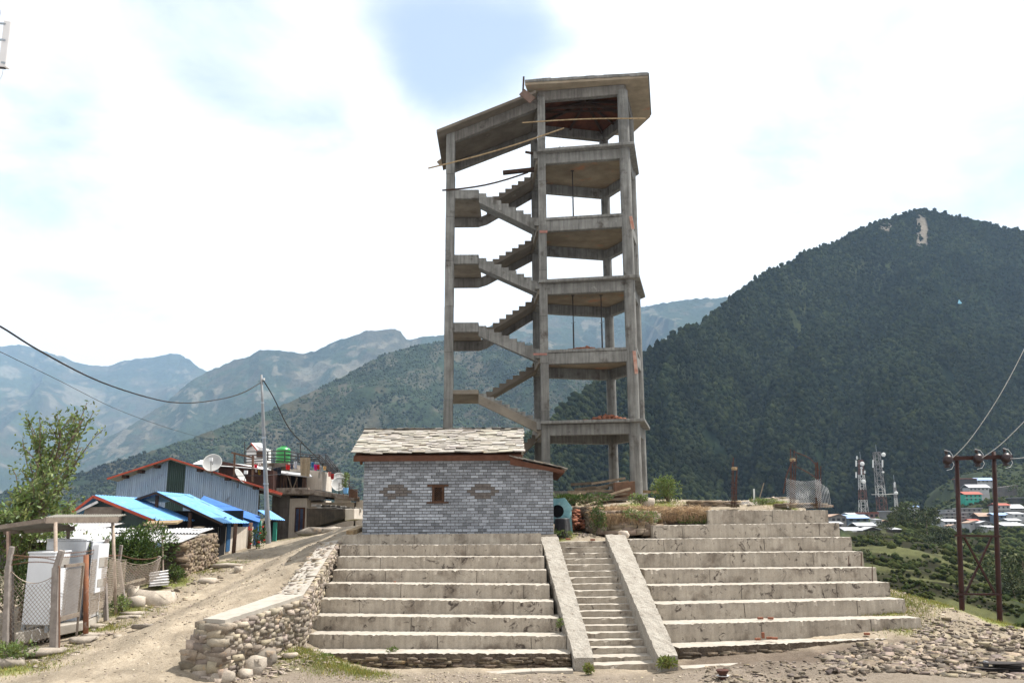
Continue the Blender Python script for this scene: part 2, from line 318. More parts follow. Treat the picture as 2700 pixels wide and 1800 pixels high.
def _tps(r2): return np.where(r2 > 1e-12, r2*np.log(np.maximum(r2, 1e-12)), 0)
def _solve():
    n = len(CPa); d2 = ((CPa[:,None]-CPa[None])**2).sum(-1); A = np.zeros((n+3, n+3)); A[:n,:n] = _tps(d2)+np.eye(n)*2e-5
    A[:n,n] = 1; A[:n,n+1:] = CPa; A[n,:n] = 1; A[n+1:,:n] = CPa.T
    # heights scaled by distance so that near points stay exact
    sc = np.exp(CPa[:,1]); b = np.zeros(n+3); b[:n] = (CPz-CAMH)/sc
    return np.linalg.solve(A, b)
CPw = _solve()
def gz0(x, y):
    x = np.asarray(x, float); y = np.asarray(y, float); sh = x.shape; x = x.ravel(); y = y.ravel()
    a = np.arctan2(x, y); r = np.hypot(x, y); l = np.log(r); out = np.zeros_like(a); n = len(CPa)
    for i in range(0, len(a), 20000):
        q = np.stack([a[i:i+20000], l[i:i+20000]], -1); d2 = ((q[:,None]-CPa[None])**2).sum(-1)
        out[i:i+20000] = _tps(d2)@CPw[:n]+CPw[n]+q@CPw[n+1:]
    return (out*r+CAMH).reshape(sh)
def gz(x, y): return float(gz0(np.array([x]), np.array([y]))[0])
def px_of(x, y, z):
    R_ = np.array(CR.to_3x3()) if hasattr(CR, 'to_3x3') else np.array(CR)
    v = np.stack([x, y, z-CAMH], -1)@R_
    return 1350+FPX*v[...,0]/-v[...,2], 900-FPX*v[...,1]/-v[...,2]
def ground():
    na, nr = 860, 760
    az = np.linspace(R(-46), R(46), na); rr = np.exp(np.linspace(math.log(4), math.log(1150), nr))
    A, Rr = np.meshgrid(az, rr); x = Rr*np.sin(A); y = Rr*np.cos(A)
    # evaluate on a coarser grid, then upsample
    zc = None; z = gz0(x, y)
    near = 1-sstep(40, 80, Rr)
    z += near*((fbm(x*.9, y*.9, 1)-.5)*.10+(fbm(x*6, y*6, 4, 3)-.5)*.05)
    px, py = px_of(x, y, z)
    # wheel ruts along the dirt road
    rd = [P(*q_) for q_ in ((40,1830,17.2),(250,1745,18.9),(440,1655,21.4),(590,1585,24.5),(730,1500,28.5),(830,1440,33.5),(905,1403,40))]; dd = np.full(z.shape, 9.0)
    for a_, b_ in zip(rd, rd[1:]):
        ex, ey = b_.x-a_.x, b_.y-a_.y; L2 = ex*ex+ey*ey; t_ = np.clip(((x-a_.x)*ex+(y-a_.y)*ey)/L2, 0, 1); sx_ = x-a_.x-t_*ex; sy_ = y-a_.y-t_*ey
        d_ = np.hypot(sx_, sy_); dd = np.where(d_ < np.abs(dd), d_*np.sign(ex*sy_-ey*sx_), dd)
    dd = dd+(fbm(x*.5, y*.5, 60)-.5)*.5; rut = np.exp(-((np.abs(dd)-.72)/.24)**2)*near; crown_ = np.exp(-(dd/.35)**2)*near
    z += -.035*rut+.02*crown_
    # loose heaps of spoil at the lower right
    hp = np.zeros_like(z)
    for (a, b, Y, h, w) in [(2130,1765,19.3,.12,.9),(2000,1760,19.6,.15,.8),(2380,1745,20.3,.10,1.1),(2560,1735,21,.2,1.3),(2300,1790,19,.12,1.0),(1880,1770,19.4,.12,.7)]:
        c = P(a, b, Y); hp += h*np.exp(-((x-c.x)**2+(y-c.y)**2)/(w*w))
    z += hp*(.75+.5*fbm(x*2.5, y*2.5, 9))
    # terraced fields
    tm = sstep(2220, 2260, px)*(1-sstep(2640, 2700, px))*sstep(70, 84, Rr)*(1-sstep(300, 330, Rr))
    tm = np.maximum(tm, .8*sstep(2520, 2580, px)*sstep(150, 180, Rr)*(1-sstep(640, 700, Rr)))
    st = np.where((Rr < 330)&(px < 2500), .8, 1.5)
    q = np.log(Rr)*14.0+(fbm(x*.035, y*.035, 30)-.5)*2.4; k = np.floor(q); f = q-k; zt = z+.0078*Rr*(sstep(.70, .92, f)-f)
    z = z*(1-tm)+zt*tm
    z += (1-near)*(1-tm)*((fbm(x*.08, y*.08, 12)-.5)*5+(fbm(x*.35, y*.35, 15, 3)-.5)*2.2)
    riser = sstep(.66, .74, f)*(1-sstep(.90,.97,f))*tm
    # base colours
    n1 = fbm(x*.55, y*.55, 20)[...,None]; n2 = fbm(x*2.2, y*2.2, 25)[...,None]; n3 = fbm(x*.05, y*.05, 28)[...,None]
    dirt = np.array([.305,.26,.20])*(.62+.76*n2)*(.8+.4*n1)
    grass = np.array([.17,.185,.06])*(.7+.6*n2)
    soil = np.array([.135,.108,.085])*(.7+.6*n2)
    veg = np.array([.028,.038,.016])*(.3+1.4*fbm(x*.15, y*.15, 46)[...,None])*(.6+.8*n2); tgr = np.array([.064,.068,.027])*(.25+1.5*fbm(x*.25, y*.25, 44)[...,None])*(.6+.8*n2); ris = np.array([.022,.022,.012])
    gm = np.zeros_like(z)
    def blob(a, b, Y, w, s=1.0):
        nonlocal gm
        c = P(a, b, Y); gm = np.maximum(gm, s*np.exp(-((x-c.x)**2+(y-c.y)**2)/(w*w)))
    for q_ in [(60,1790,18.6,.9),(160,1700,19.9,.7),(260,1640,22,.8),(350,1590,23.8,.8),(460,1520,27,.9),(545,1500,28.6,.7),(600,1480,31,1.0),(700,1440,36,1.2),(800,1412,44,1.6),(870,1385,47,2),
               (720,1575,22.0,.4),(670,1590,21.5,.3),(870,1735,19.4,.9),(800,1715,19.7,.7),(960,1770,19.1,.7),(1010,1790,18.6,.5),
               (2330,1580,24,1.1),(2290,1500,26,.8),(2400,1600,24.3,.8),(2360,1640,23.2,.8),(2470,1620,24.6,.6),(1480,1410,27.1,.5),(2050,1335,30,.9),(1880,1330,32,1.2),(1650,1330,30,1.4),(2640,1690,24,.6)]:
        blob(*q_)
    ruts = 0
    g = (sstep(.3, .62, gm*.75+(n1[...,0]-.5)*1.3)*sstep(.05, .2, gm))[...,None]*near[...,None]
    col = dirt*(1-g)+grass*g
    c = P(2150, 1745, 20); sm = np.exp(-((x-c.x)**2/9+(y-c.y)**2/2.4))
    sm = np.maximum(sm, np.exp(-((x-P(2500,1740,20.5).x)**2/12+(y-20.5)**2/3)))
    sm = sstep(.25, .6, sm+(n1[...,0]-.5)*.6)[...,None]; col = col*(1-sm)+soil*sm
    rt3 = rut[...,None]; cr3 = (crown_*(.4+.9*n2[...,0]))[...,None].clip(0,1); col = col*(1+.10*rt3)*(1-.22*cr3)
    ed = (np.exp(-((np.abs(dd)-1.9)/.5)**2)*near*n1[...,0])[...,None]; col = col*(1-.25*ed)
    fg = (sstep(20.2, 18.9, y)*sstep(-7.0, -5.0, x))[...,None]*.75 if False else ((1-sstep(18.9, 20.3, y))*sstep(-7.0, -5.0, x)*(.45+.8*n2[...,0]))[...,None].clip(0,1)
    col = col*(1-fg)+np.array([.195,.165,.135])*(.7+.6*n2)*fg
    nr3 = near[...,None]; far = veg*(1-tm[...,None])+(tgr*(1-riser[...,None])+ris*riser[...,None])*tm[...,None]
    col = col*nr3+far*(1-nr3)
    v = np.stack([x, y, z], -1).reshape(-1, 3)
    i = np.arange(nr-1)[:,None]*na+np.arange(na-1)[None]; i = i.ravel()
    fc = np.stack([i, i+1, i+na+1, i+na], -1)
    m = M('earth', (1,1,1), (.82,.8,.78), 8, c3=(.72,.7,.68), s3=2.5, t3=.5, w3=.2, fine=.3, fs=28, attr=True, bump=.8, bs=14, bdist=.05, rough=1, spec=.1)
    o = mesh_np('ground', v, fc, m, tint=np.clip(col, 0, 1).reshape(-1,3), smooth=True); tag(o, 'dirt road, trodden earth and terraced hillside', kind='structure'); del o['label']; return o
ground()
# ---------------------------------------------------------------- mountains: a traced crest at its own distance, with real slopes before and behind
def m_land(name, k, fs, bs, bd):
    return M(name, (1,1,1), (.72,.74,.72), k, fine=.35, fs=fs, attr=True, bump=.9, bs=bs, bdist=bd, rough=1, spec=0, c3=(.62,.66,.60), s3=k*3, t3=.52, w3=.12)
GRID = {}
def mountain(name, prof, zfoot, width, nu, nt, amp, wave, mat, cf, tree=3.0, skew=.5, seed=50, pw=.95, back=.25, rg=.02, k=1.0, bias=.6, rockc=(.19,.165,.125)):
    pr = np.array(prof, float); pr[:,2] *= k; zfoot *= k; width = np.array(width,float)*k if not np.isscalar(width) else width*k; wave *= k; amp *= k; s = np.linspace(0, 1, nu)
    cum = np.r_[0, np.cumsum(np.abs(np.diff(pr[:,0])))]; cum /= cum[-1]
    px = np.interp(s, cum, pr[:,0]); py = np.interp(s, cum, pr[:,1]); Y = np.interp(s, cum, pr[:,2])
    pts = np.array([P(a, b, c) for a, b, c in zip(px, py, Y)])
    L = np.r_[0, np.cumsum(np.hypot(np.diff(pts[:,0]), np.diff(pts[:,1])))]
    t = np.r_[np.linspace(-back, 0, nt//6, endpoint=False), np.linspace(0, 1, nt)**1.15]
    T, S = np.meshgrid(t, s, indexing='ij'); Lm = np.interp(s, s, L)[None]*np.ones_like(T)
    wd = width if np.isscalar(width) else np.interp(s, cum, np.array(width, float)); wd = wd*np.ones_like(S)
    f = 1-T*wd/Y[None]; x = pts[None,:,0]*f; y = pts[None,:,1]*f
    sh = np.where(T >= 0, np.abs(T)**pw, np.abs(T)*1.3)
    z = pts[None,:,2]-(pts[None,:,2]-zfoot)*sh
    D = T*wd; env = np.clip(np.abs(T)*7, 0, 1)*(1-.4*np.clip(T,0,1))
    sp = ridged((Lm+skew*D)/wave, D/(wave*3.2), seed, 4)
    z += env*amp*(sp-bias)*2+env*amp*.5*(fbm(x/wave*2.2, y/wave*2.2, seed+9)-.5)
    z += tree*(fbm(x/(tree*3), y/(tree*3), seed+20, 3)-.5)*1.4+rg*wave*(fbm(Lm/wave*6, D/wave*6, seed+33, 4)-.5)*np.clip(.4+np.abs(T)*5,0,1)
    col = cf(x, y, z, T, S, Lm, D, sp)
    n2 = len(t); i = (np.arange(n2-1)[:,None]*nu+np.arange(nu-1)[None]).ravel(); fc = np.stack([i, i+nu, i+nu+1, i+1], -1)
    o = mesh_np(name, np.stack([x,y,z],-1).reshape(-1,3), fc, mat, tint=np.clip(col,0,1).reshape(-1,3), smooth=True)
    tag(o, kind='structure'); GRID[name] = (x, y, z, T, n2, nu); return o
def c3m(a, b, m): m = m[...,None]; return a*(1-m)+b*m
A_ = np.array
def col_hazy(sc, rocks, ro=.62, th=.6, rc=(.19,.165,.125), dk=1.0):
    def f(x, y, z, T, S, L, D, sp):
        n = fbm(x/sc, y/sc, 70)[...,None]; n2 = fbm(x/(sc*.25), y/(sc*.25), 75, 4)
        c = A_([.032,.045,.026])*(.4+1.2*n)
        c = c3m(c, A_([.062,.058,.038]), sstep(.50, .66, fbm(L/sc*.8, D/sc*.3, 80)*.6+n2*.45))
        rk = sstep(th, th+.08, n2*.5+ridged(L/sc*1.5, D/sc*.6, 90, 4)*.5)
        m = np.zeros_like(n2)
        for (a, b, w) in rocks: m = np.maximum(m, np.exp(-((S-a)/w)**2-((T-b)/(w*1.6))**2))
        st_ = ridged(L/sc*2.2, D/sc*.5, 95, 4)[...,None] if False else ridged(L/sc*2.2, D/sc*.5, 95, 4); n2q = n2[...,0] if n2.ndim > m.ndim else n2; rk = np.maximum(rk*.5, .55*sstep(.48, .74, m*(.35+.6*n2+.55*st_)))
        return c3m(c, A_(rc), rk)
    return f
mountain('mountain_hazy', [(-900,900,5200),(-400,950,5200),(-150,925,5200),(0,913,5200),(51,907,5200),(92,918,5200),(128,931,5000),(168,941,5000),(194,954,5000),(235,962,5000),(286,964,5000),(326,951,5000),(372,944,5000),(408,941,5000),(449,932,5000),(474,934,5000),(500,949,4900),(525,969,4800),(546,979,4800),(640,1010,4700),(800,1060,4600)],
         -300, 3600, 760, 330, 150, 900, m_land('hazy_slopes', .01, .06, .03, 12), col_hazy(420, [(.44,.33,.03),(.66,.22,.05),(.38,.18,.03),(.55,.2,.03)], th=.66), tree=14, skew=.35, seed=50, pw=.9, k=1.7)
mountain('mountain_middle', [(200,1190,3000),(330,1130,3100),(440,1060,3300),(500,1005,3400),(546,979,3500),(577,967,3500),(612,951,3500),(658,939,3500),(684,922,3500),(714,921,3500),(750,924,3500),(796,932,3500),(826,928,3500),(867,908,3500),(898,895,3500),(934,884,3500),(969,872,3500),(1005,868,3500),(1041,867,3500),(1056,872,3500),(1071,893,3500),(1082,895,3500),(1122,887,3500),(1168,882,3500),(1250,868,3500),(1330,850,3500),(1405,834,3500),(1500,826,3500),(1600,815,3500),(1699,809,3500),(1760,797,3400),(1837,786,3400),(1917,785,3400),(2100,800,3300),(2300,830,3200)],
         -300, 2100, 1500, 400, 95, 520, m_land('middle_slopes', .015, .09, .04, 9), col_hazy(260, [(.30,.12,.035),(.35,.20,.05),(.33,.28,.03),(.24,.2,.02),(.52,.3,.04),(.57,.4,.03)], th=.63), tree=10, skew=-.5, seed=150, pw=.9, k=1.5)
mountain('mountain_spur', [(-700,1440,1200),(-300,1370,1250),(0,1302,1400),(194,1250,1500),(408,1186,1600),(520,1150,1700),(612,1117,1750),(714,1080,1850),(816,1036,1950),(898,995,2000),(960,962,2050),(1015,934,2100),(1090,912,2150),(1168,897,2200),(1280,893,2200),(1400,905,2100),(1500,945,2000),(1600,1010,1900),(1750,1120,1700),(1900,1250,1500)],
         -180, [900,900,900,900,1000,1000,1050,1100,1100,1200,1200,1200,1200,1200,1200,1150,1100,1000,900,800], 1500, 420, 42, 260, m_land('spur_slopes', .03, .18, .08, 5), col_hazy(150, [(.62,.3,.08),(.55,.5,.05),(.70,.15,.04),(.47,.35,.03)], th=.62, rc=(.115,.10,.075)), tree=7, skew=-.7, seed=250, pw=.85, k=1.15)
def col_right(x, y, z, T, S, L, D, sp):
    n = fbm(x/90, y/90, 71)[...,None]; n2 = fbm(x/22, y/22, 76, 4)
    c = A_([.009,.014,.009])*(.6+.8*n)  # floor colour kept dark like the crowns, cloud shadow included
    c = c3m(c, A_([.06,.065,.032]), sstep(.60, .74, fbm(L/120, D/60, 81)*.55+n2*.3+.18*np.exp(-((T-.12)/.2)**2)*(S < .55)))
    c = c3m(c, A_([.035,.05,.02]), sstep(.5, .7, n2)*.5)
    m = np.maximum(np.exp(-((S-SS(2425))/.009)**2-((T-.045)/.05)**2), .9*np.exp(-((S-SS(2690))/.02)**2-((T-.28)/.03)**2))
    m = np.maximum(m, .8*np.exp(-((S-SS(2335))/.012)**2-((T-.012)/.012)**2)); m = np.maximum(m, .6*np.exp(-((S-SS(2500))/.03)**2-((T-.80)/.10)**2))
    c = c3m(c, A_([.26,.22,.18]), sstep(.40, .62, m*(.55+.8*n2)))
    return c
PR = [(1150,1330,560),(1300,1230,600),(1400,1150,640),(1466,1096,700),(1493,1065,730),(1591,1007,800),(1694,936,880),(1760,895,930),(1800,873,960),(1847,857,1000),(1900,810,1060),(1940,775,1110),(1977,750,1150),(2021,714,1200),(2057,708,1200),(2102,679,1250),(2146,656,1300),(2204,638,1350),(2258,607,1380),(2325,583,1400),(2370,567,1420),(2414,554,1430),(2459,554,1440),(2504,565,1450),(2548,574,1450),(2593,585,1450),(2638,600,1450),(2700,609,1450),(2850,640,1450),(3100,690,1450),(3400,760,1400)]
_c = np.array(PR)[:,0]
def SS(p): return (p-_c[0])/(_c[-1]-_c[0])
mountain('mountain_forested', PR, -110, [200,230,260,300,320,360,420,450,480,500,540,580,620,660,660,700,730,760,780,800,800,800,800,800,800,800,800,800,800,800,800], 1500, 520, 105, 300, m_land('forest_floor', .08, .5, .2, 2), col_right, tree=4, skew=.8, seed=350, pw=.92, bias=.80)
# ---------------------------------------------------------------- scattering
def ico(sub=1):
    import bmesh
    bm = bmesh.new(); bmesh.ops.create_icosphere(bm, subdivisions=sub, radius=1); v = np.array([a.co for a in bm.verts]); f = np.array([[a.index for a in q.verts] for q in bm.faces]); bm.free(); return v, f
def rock_t(seed, flat=.6):
    import bmesh
    r = np.random.default_rng(seed); bm = bmesh.new(); bmesh.ops.create_cube(bm, size=2); bmesh.ops.subdivide_edges(bm, edges=bm.edges[:], cuts=1, use_grid_fill=True)
    v = np.array([a.co for a in bm.verts]); f = np.array([[a.index for a in q.verts] for q in bm.faces]); bm.free()
    n = (np.abs(v)**5).sum(1)**(1/5); v = v/n[:,None]; v = v*(1+r.normal(0, .19, v.shape)); v[:,2] *= flat; return v, f
def ang_t(seed, flat=.5):
    r = np.random.default_rng(seed); v = np.array([(-1,-1,-1),(1,-1,-1),(1,1,-1),(-1,1,-1),(-1,-1,1),(1,-1,1),(1,1,1),(-1,1,1)], float)*(1+r.uniform(-.45,.1,(8,3))); v[:,2] *= flat; return v, np.array([(3,2,1,0),(4,5,6,7),(0,1,5,4),(1,2,6,5),(2,3,7,6),(3,0,4,7)])
def scatter(name, tmpl, pos, scl, rotz, mat, tilt=None, tint=None, parent=None, smooth=False, kind=None, label=None, cat=None, loc=None):
    """tmpl: list of (v, f) with equal face size"""
    pos = np.asarray(pos, float); N = len(pos); scl = np.asarray(scl, float)
    if scl.ndim == 1: scl = np.repeat(scl[:,None], 3, 1)
    rotz = np.asarray(rotz); V_ = []; F_ = []; T_ = []; off = 0
    which = rng.integers(0, len(tmpl), N)
    for k, (tv, tf) in enumerate(tmpl):
        idx = np.where(which == k)[0]; n = len(idx)
        if n == 0: continue
        v = tv[None]*scl[idx][:,None,:]
        if tilt is not None:
            a = tilt[idx]; ca, sa = np.cos(a)[:,None], np.sin(a)[:,None]; v = np.stack([v[...,0], v[...,1]*ca-v[...,2]*sa, v[...,1]*sa+v[...,2]*ca], -1)
        c, s = np.cos(rotz[idx])[:,None], np.sin(rotz[idx])[:,None]
        v = np.stack([v[...,0]*c-v[...,1]*s, v[...,0]*s+v[...,1]*c, v[...,2]], -1)+pos[idx][:,None,:]
        V_.append(v.reshape(-1,3)); F_.append((tf[None]+(np.arange(n)*len(tv))[:,None,None]+off).reshape(-1, tf.shape[1])); off += n*len(tv)
        if tint is not None: T_.append(np.repeat(tint[idx], len(tv), 0))
    o = mesh_np(name, np.concatenate(V_), np.concatenate(F_), mat, parent, tint=np.concatenate(T_) if tint is not None else None, smooth=smooth, loc=loc)
    return tag(o, label, cat, None, kind)
def forest(name, key, n, tlo, thi, slo, shi, smin, smax, mat, seed, thin=None, base=(.0105,.0155,.0085), add=(.021,.020,.006), big=60):  # dark default base stands in for cloud shadow; add paints sunlit patches
    x, y, z, T, n2, nu = GRID[key]; r = np.random.default_rng(seed)
    nb = n2-int(n2*0) ; S = np.linspace(0,1,nu)
    t = r.random(n); row0 = np.searchsorted(T[:,0], tlo); row1 = np.searchsorted(T[:,0], thi)-2
    ri = (row0+t*(row1-row0)).astype(int); ci = (nu*(slo+r.random(n)*(shi-slo))).astype(int).clip(0,nu-2)
    fx, fy = r.random(n), r.random(n)
    def b(q): return (q[ri,ci]*(1-fx)+q[ri,ci+1]*fx)*(1-fy)+(q[ri+1,ci]*(1-fx)+q[ri+1,ci+1]*fx)*fy
    p = np.stack([b(x), b(y), b(z)], -1)
    keep = fbm(p[:,0]/40, p[:,1]/40, 500+seed) > (thin or .3)
    if key == 'mountain_forested': wob = fbm(p[:,0]/25, p[:,2]/25, 880); keep &= ~((np.abs(ci/nu-SS(2428)+(wob-.5)*.02) < .007-.05*T[ri,ci]+.012*(wob-.5))&(T[ri,ci] > .012)&(T[ri,ci] < .06+.06*wob))
    p = p[keep]; m = len(p)
    s = smin+(smax-smin)*r.random(m)**2.2; sc = np.stack([s*r.uniform(.8,1.15,m), s*r.uniform(.8,1.15,m), s*r.uniform(.8,1.5,m)], -1)
    p[:,2] += sc[:,2]*.45
    tone = fbm(p[:,0]/60, p[:,1]/60, 520+seed)[:,None]
    tone = np.clip((tone-.5)*1.8+.5, 0, 1)*.6+.4*np.clip((fbm(p[:,0]/220, p[:,1]/220, 700+seed)[:,None]-.5)*2.5+.5, 0, 1); tint = (A_(base)*(.25+1.8*tone)+r.random((m,1))*A_(add)*(.4+tone))*r.uniform(.75,1.25,(m,1))  # tone noise paints broad lit and dark undulations into the crowns
    iv, jf = ico(1); tm = []
    for k in range(6):
        rr = np.random.default_rng(900+k); v = iv*(1+rr.normal(0,.17,(len(iv),1))); v[:,2] = np.where(v[:,2] < 0, v[:,2]*.8, v[:,2]); tm.append((v, jf))
    scatter(name, tm, p, sc, r.uniform(0,6.28,m), mat, tint=tint, smooth=False, kind='stuff', label=None)
    return bpy.context.scene.objects[name]
m_crown = M('forest_crowns', (1,1,1), (.6,.65,.6), .9, fine=.5, fs=2.5, attr=True, bump=1, bs=1.6, bdist=.5, rough=1, spec=0)
tag(forest('forest', 'mountain_forested', 105000, .0, .97, .10, .80, 1.0, 3.9, m_crown, 3, .24), 'dark green forest covering the steep mountain on the right', 'forest')
tag(forest('hillside_scrub', 'mountain_spur', 52000, .0, .95, .16, .95, 1.3, 4.4, m_crown, 5, .34, (.028,.038,.021), (.018,.017,.008)), 'patchy scrub and trees on the hazy spur behind the tower', 'scrub')
# ================================================================ unfinished concrete tower
def tower():
    base = P(1560, 1325, 38)
    T = thing('concrete_tower', base, 'tall unfinished grey concrete frame tower with open floors and zigzag stairs', 'tower')
    cols = {'A': (1434,828,37.0,.36), 'E': (1413.8,828,40.4,.34), 'B': (1662,828,36.4,.50), 'D': (1606.7,864,41.3,.46), 'C': (1680,864,39.1,.44), 'F': (1184,873,37.3,.40), 'G': (1183,873,40.5,.36)}
    Q = {k: P(a,b,c) for k,(a,b,c,d) in cols.items()}
    fl = [P(1434, y, 37).z for y in (1112, 924.6, 743.7, 578, 402.6)]
    land = [P(1215, y*1.148, 37.3).z for y in (896, 742, 587, 438.5)]
    zr = P(1384, 217, 35.6).z; zrb = zr-.16
    zr = PZ(1430, 320, 0) and P(1430, 269, 37).z+.62
    SL = 0.13
    gzb = P(1690,1327,36.4).z-.3
    # columns
    def square(k, z0, z1, w):
        q = Q[k]; m = MB(); n = 9
        for i in range(n):
            a = z0+(z1-z0)*i/n; b_ = z0+(z1-z0)*(i+1)/n; e = rnd.uniform(-.012,.012)
            m.tint = rnd.uniform(.86, 1.1)
            m.box((q.x-w/2+e,q.y-w/2+e,a),(q.x+w/2+e,q.y+w/2+e,b_))
        m.build('column', m_tower_a, T, bevel=.02)
    def round_(k, z0, z1, w):
        q = Q[k]; m = MB(); seg = np.linspace(z0, z1, int((z1-z0)/1.05)+1); pr = []
        for i, a in enumerate(seg[:-1]):
            r = w/2*rnd.uniform(.985,1.02)
            m.lathe((q.x,q.y,z0),(0,0,1),[(a-z0,r),(seg[i+1]-z0,r*rnd.uniform(.99,1.01))],20)
        m.build('column', m_tower, T, smooth=True)
    beamtop = zr-.13
    square('A', gzb, beamtop-.3, .36); square('E', gzb, beamtop-.3, .34)
    zF = P(1188,352,37.3).z
    square('F', gzb-1.5, zF, .40); square('G', gzb-1.5, zF, .36)
    round_('B', gzb, beamtop-.3, .50); round_('D', gzb, beamtop-.3, .46); round_('C', gzb, beamtop-.3, .40)
    def off(p, c, d): v = (p-c); v.z = 0; v.normalize(); return p+v*d
    cen = (Q['A']+Q['B']+Q['C']+Q['D']+Q['E'])/5
    ring = ['A','B','C','D','E']
    def poly(d, z): return [V(*(off(Q[k],cen,d).xy), z) for k in ring]
    for i, z in enumerate(fl):
        over = i in (0,2,4)
        # slab outline: front lip, big lip on the right
        if over:
            A,B,C_,D,E = [Q[k] for k in ring]
            ol = [V(A.x-.22,A.y-.42,z), V(B.x+.38,B.y-.55,z), V(*(P(*[(1714,1130),(0,0),(1702,792),(0,0),(1685,457)][i],39.3).xy),z), V(D.x+.35,D.y+.3,z), V(E.x-.15,E.y+.2,z)]
        else: 
            A,B,C_,D,E = [Q[k] for k in ring]
            ol = [V(A.x-.19,A.y-.16,z), V(B.x+.2,B.y-.2,z), V(C_.x+.12,C_.y,z), V(D.x+.15,D.y+.15,z), V(E.x-.18,E.y+.17,z)]
        m = MB().prism([p+V(0,0,-SL) for p in ol], (0,0,SL)); m.build('floor_slab', m_tower, T, bevel=.015)
        # board marked underside, one sheet just under the slab
        inn = [V(Q[k].x,Q[k].y,z-SL-.006) for k in ring]; MB().prism([off(p,cen,-.05) for p in inn], (0,0,-.004)).build('soffit', m_soffit, T)
        dep = .50 if not over else .48
        for a, b_ in zip(ring, ring[1:]+ring[:1]):
            wv = .26; up = z-SL-.003 if over else z-.0-SL-.003
            pa, pb = Q[a].copy(), Q[b_].copy(); pa.z = pb.z = up-dep/2+(.0)
            d = (pb-pa).normalized(); pa += d*.12; pb -= d*.12
            MB().bar(pa, pb, wv, dep).build('beam', m_tower, T, bevel=.02)
        if i == 0: pass
    # low concrete beam round the foot of the columns
    for a, b_ in (('A','B'),('B','C'),('C','D')):
        pa, pb = Q[a].copy(), Q[b_].copy(); pa.z = pb.z = gzb+.42
        MB().bar(pa, pb, .34, .85).build('plinth_beam', m_greyw, T, bevel=.02)
    # roof: large lip over the front and right
    A,B,C_,D,E = [Q[k] for k in ring]
    ol = [PZ(1384,217,zr), PZ(1708,198,zr), PZ(1714.5,302,zr), PZ(1661,352,zr), V(E.x+.5,E.y+.9,zr), V(E.x-.5,E.y+.6,zr)]
    hole = [V(*(off(Q[k],cen,-.1).xy), zr) for k in ring]
    m = MB(); vo = ol; 
    # slab as a rim of quads between outline and central opening
    o5 = [ol[0], ol[1], ol[2], ol[3], ol[4]]; lay = []
    k0 = len(m.v)
    rings = [[p for p in o5],[p for p in hole],[p-V(0,0,.14) for p in o5],[p-V(0,0,.14) for p in hole]]
    vs = sum(rings, []); f = []
    for j in range(5):
        k = (j+1)%5
        f += [(j,k,5+k,5+j),(10+k,10+j,15+j,15+k),(j,10+j,10+k,k),(5+j,5+k,15+k,15+j)]
    m.add(vs, f).build('roof_slab', m_soff2, T)
    ac = cen.copy(); ac.z = zr+.7; hc = [off(h,cen,.25)+V(0,0,.01) for h in hole]; m = MB(); [m.add([hc[j],hc[(j+1)%5],ac],[(0,1,2)]) for j in range(5)]; m.build('roof_cap', m_tower, T)
    # edge upstand along roof front
    for a, b_ in ((ol[0],ol[1]),(ol[1],ol[2]),(ol[2],ol[3])):
        d = (b_-a).normalized(); m = MB(); n = 14
        for q in range(n):
            s0 = a.lerp(b_, q/n); s1 = a.lerp(b_, (q+1)/n); m.bar(s0+V(0,0,.03+rnd.uniform(0,.02)), s1+V(0,0,.03+rnd.uniform(0,.02)), .12, .10+rnd.uniform(0,.05))
        m.build('roof_kerb', m_tower, T)
    for a, b_ in zip(ring, ring[1:]+ring[:1]):
        pa, pb = Q[a].copy(), Q[b_].copy(); pa.z = pb.z = zr-.14-.25
        d = (pb-pa).normalized(); pa -= d*.1; pb += d*.1
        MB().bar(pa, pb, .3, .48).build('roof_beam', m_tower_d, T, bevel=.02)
    # timber formwork still up inside the roof opening
    apex = cen.copy(); apex.z = zr+.45
    fr = MB(); hz = [V(*(off(Q[k],cen,-.2).xy), zr-.16) for k in ring]
    for j in range(5): fr.add([hz[j], hz[(j+1)%5], apex], [(0,1,2)])
    fr.build('formwork_panel', m_form, T)
    for j in range(5):
        MB().bar(hz[j]-V(0,0,.08), apex-V(0,0,.1), .1, .12).build('formwork_rafter', m_dkwood, T)
        mid = (hz[j]+hz[(j+1)%5])/2; MB().bar(mid-V(0,0,.08), apex-V(0,0,.1), .08, .1).build('formwork_rafter', m_dkwood, T)
    for (y0, y1, Y) in ((283,280,37.6),(293,291,38.2)):
        MB().bar(P(1436,y0+3,Y), P(1634,y1,Y), .07, .09).build('formwork_joist', m_dkwood, T)
    # sloping roof over the stair wing
    f0, f1 = P(1151,342,36.55), P(1392,246,36.3); f1 = f1+(f1-f0)*.09; b0, b1 = V(f0.x-.05,40.9,f0.z), V(f1.x+.0,40.9,f1.z)
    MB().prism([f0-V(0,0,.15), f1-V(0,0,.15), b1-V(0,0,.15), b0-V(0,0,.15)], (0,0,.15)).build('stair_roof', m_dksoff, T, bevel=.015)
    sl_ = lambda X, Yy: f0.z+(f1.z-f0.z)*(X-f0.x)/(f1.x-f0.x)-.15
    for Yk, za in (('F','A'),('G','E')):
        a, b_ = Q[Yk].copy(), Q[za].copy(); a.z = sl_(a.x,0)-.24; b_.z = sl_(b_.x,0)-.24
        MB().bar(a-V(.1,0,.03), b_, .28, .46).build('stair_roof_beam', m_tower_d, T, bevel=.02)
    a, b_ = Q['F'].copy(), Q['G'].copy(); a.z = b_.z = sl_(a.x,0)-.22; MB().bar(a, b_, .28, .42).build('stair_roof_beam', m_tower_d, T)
    # stairs
    yf, yb = Q['F'].y-.1, Q['E'].y+.1; ym = (yf+yb)/2; xA = Q['A'].x-.12; xF = Q['F'].x
    fls = fl
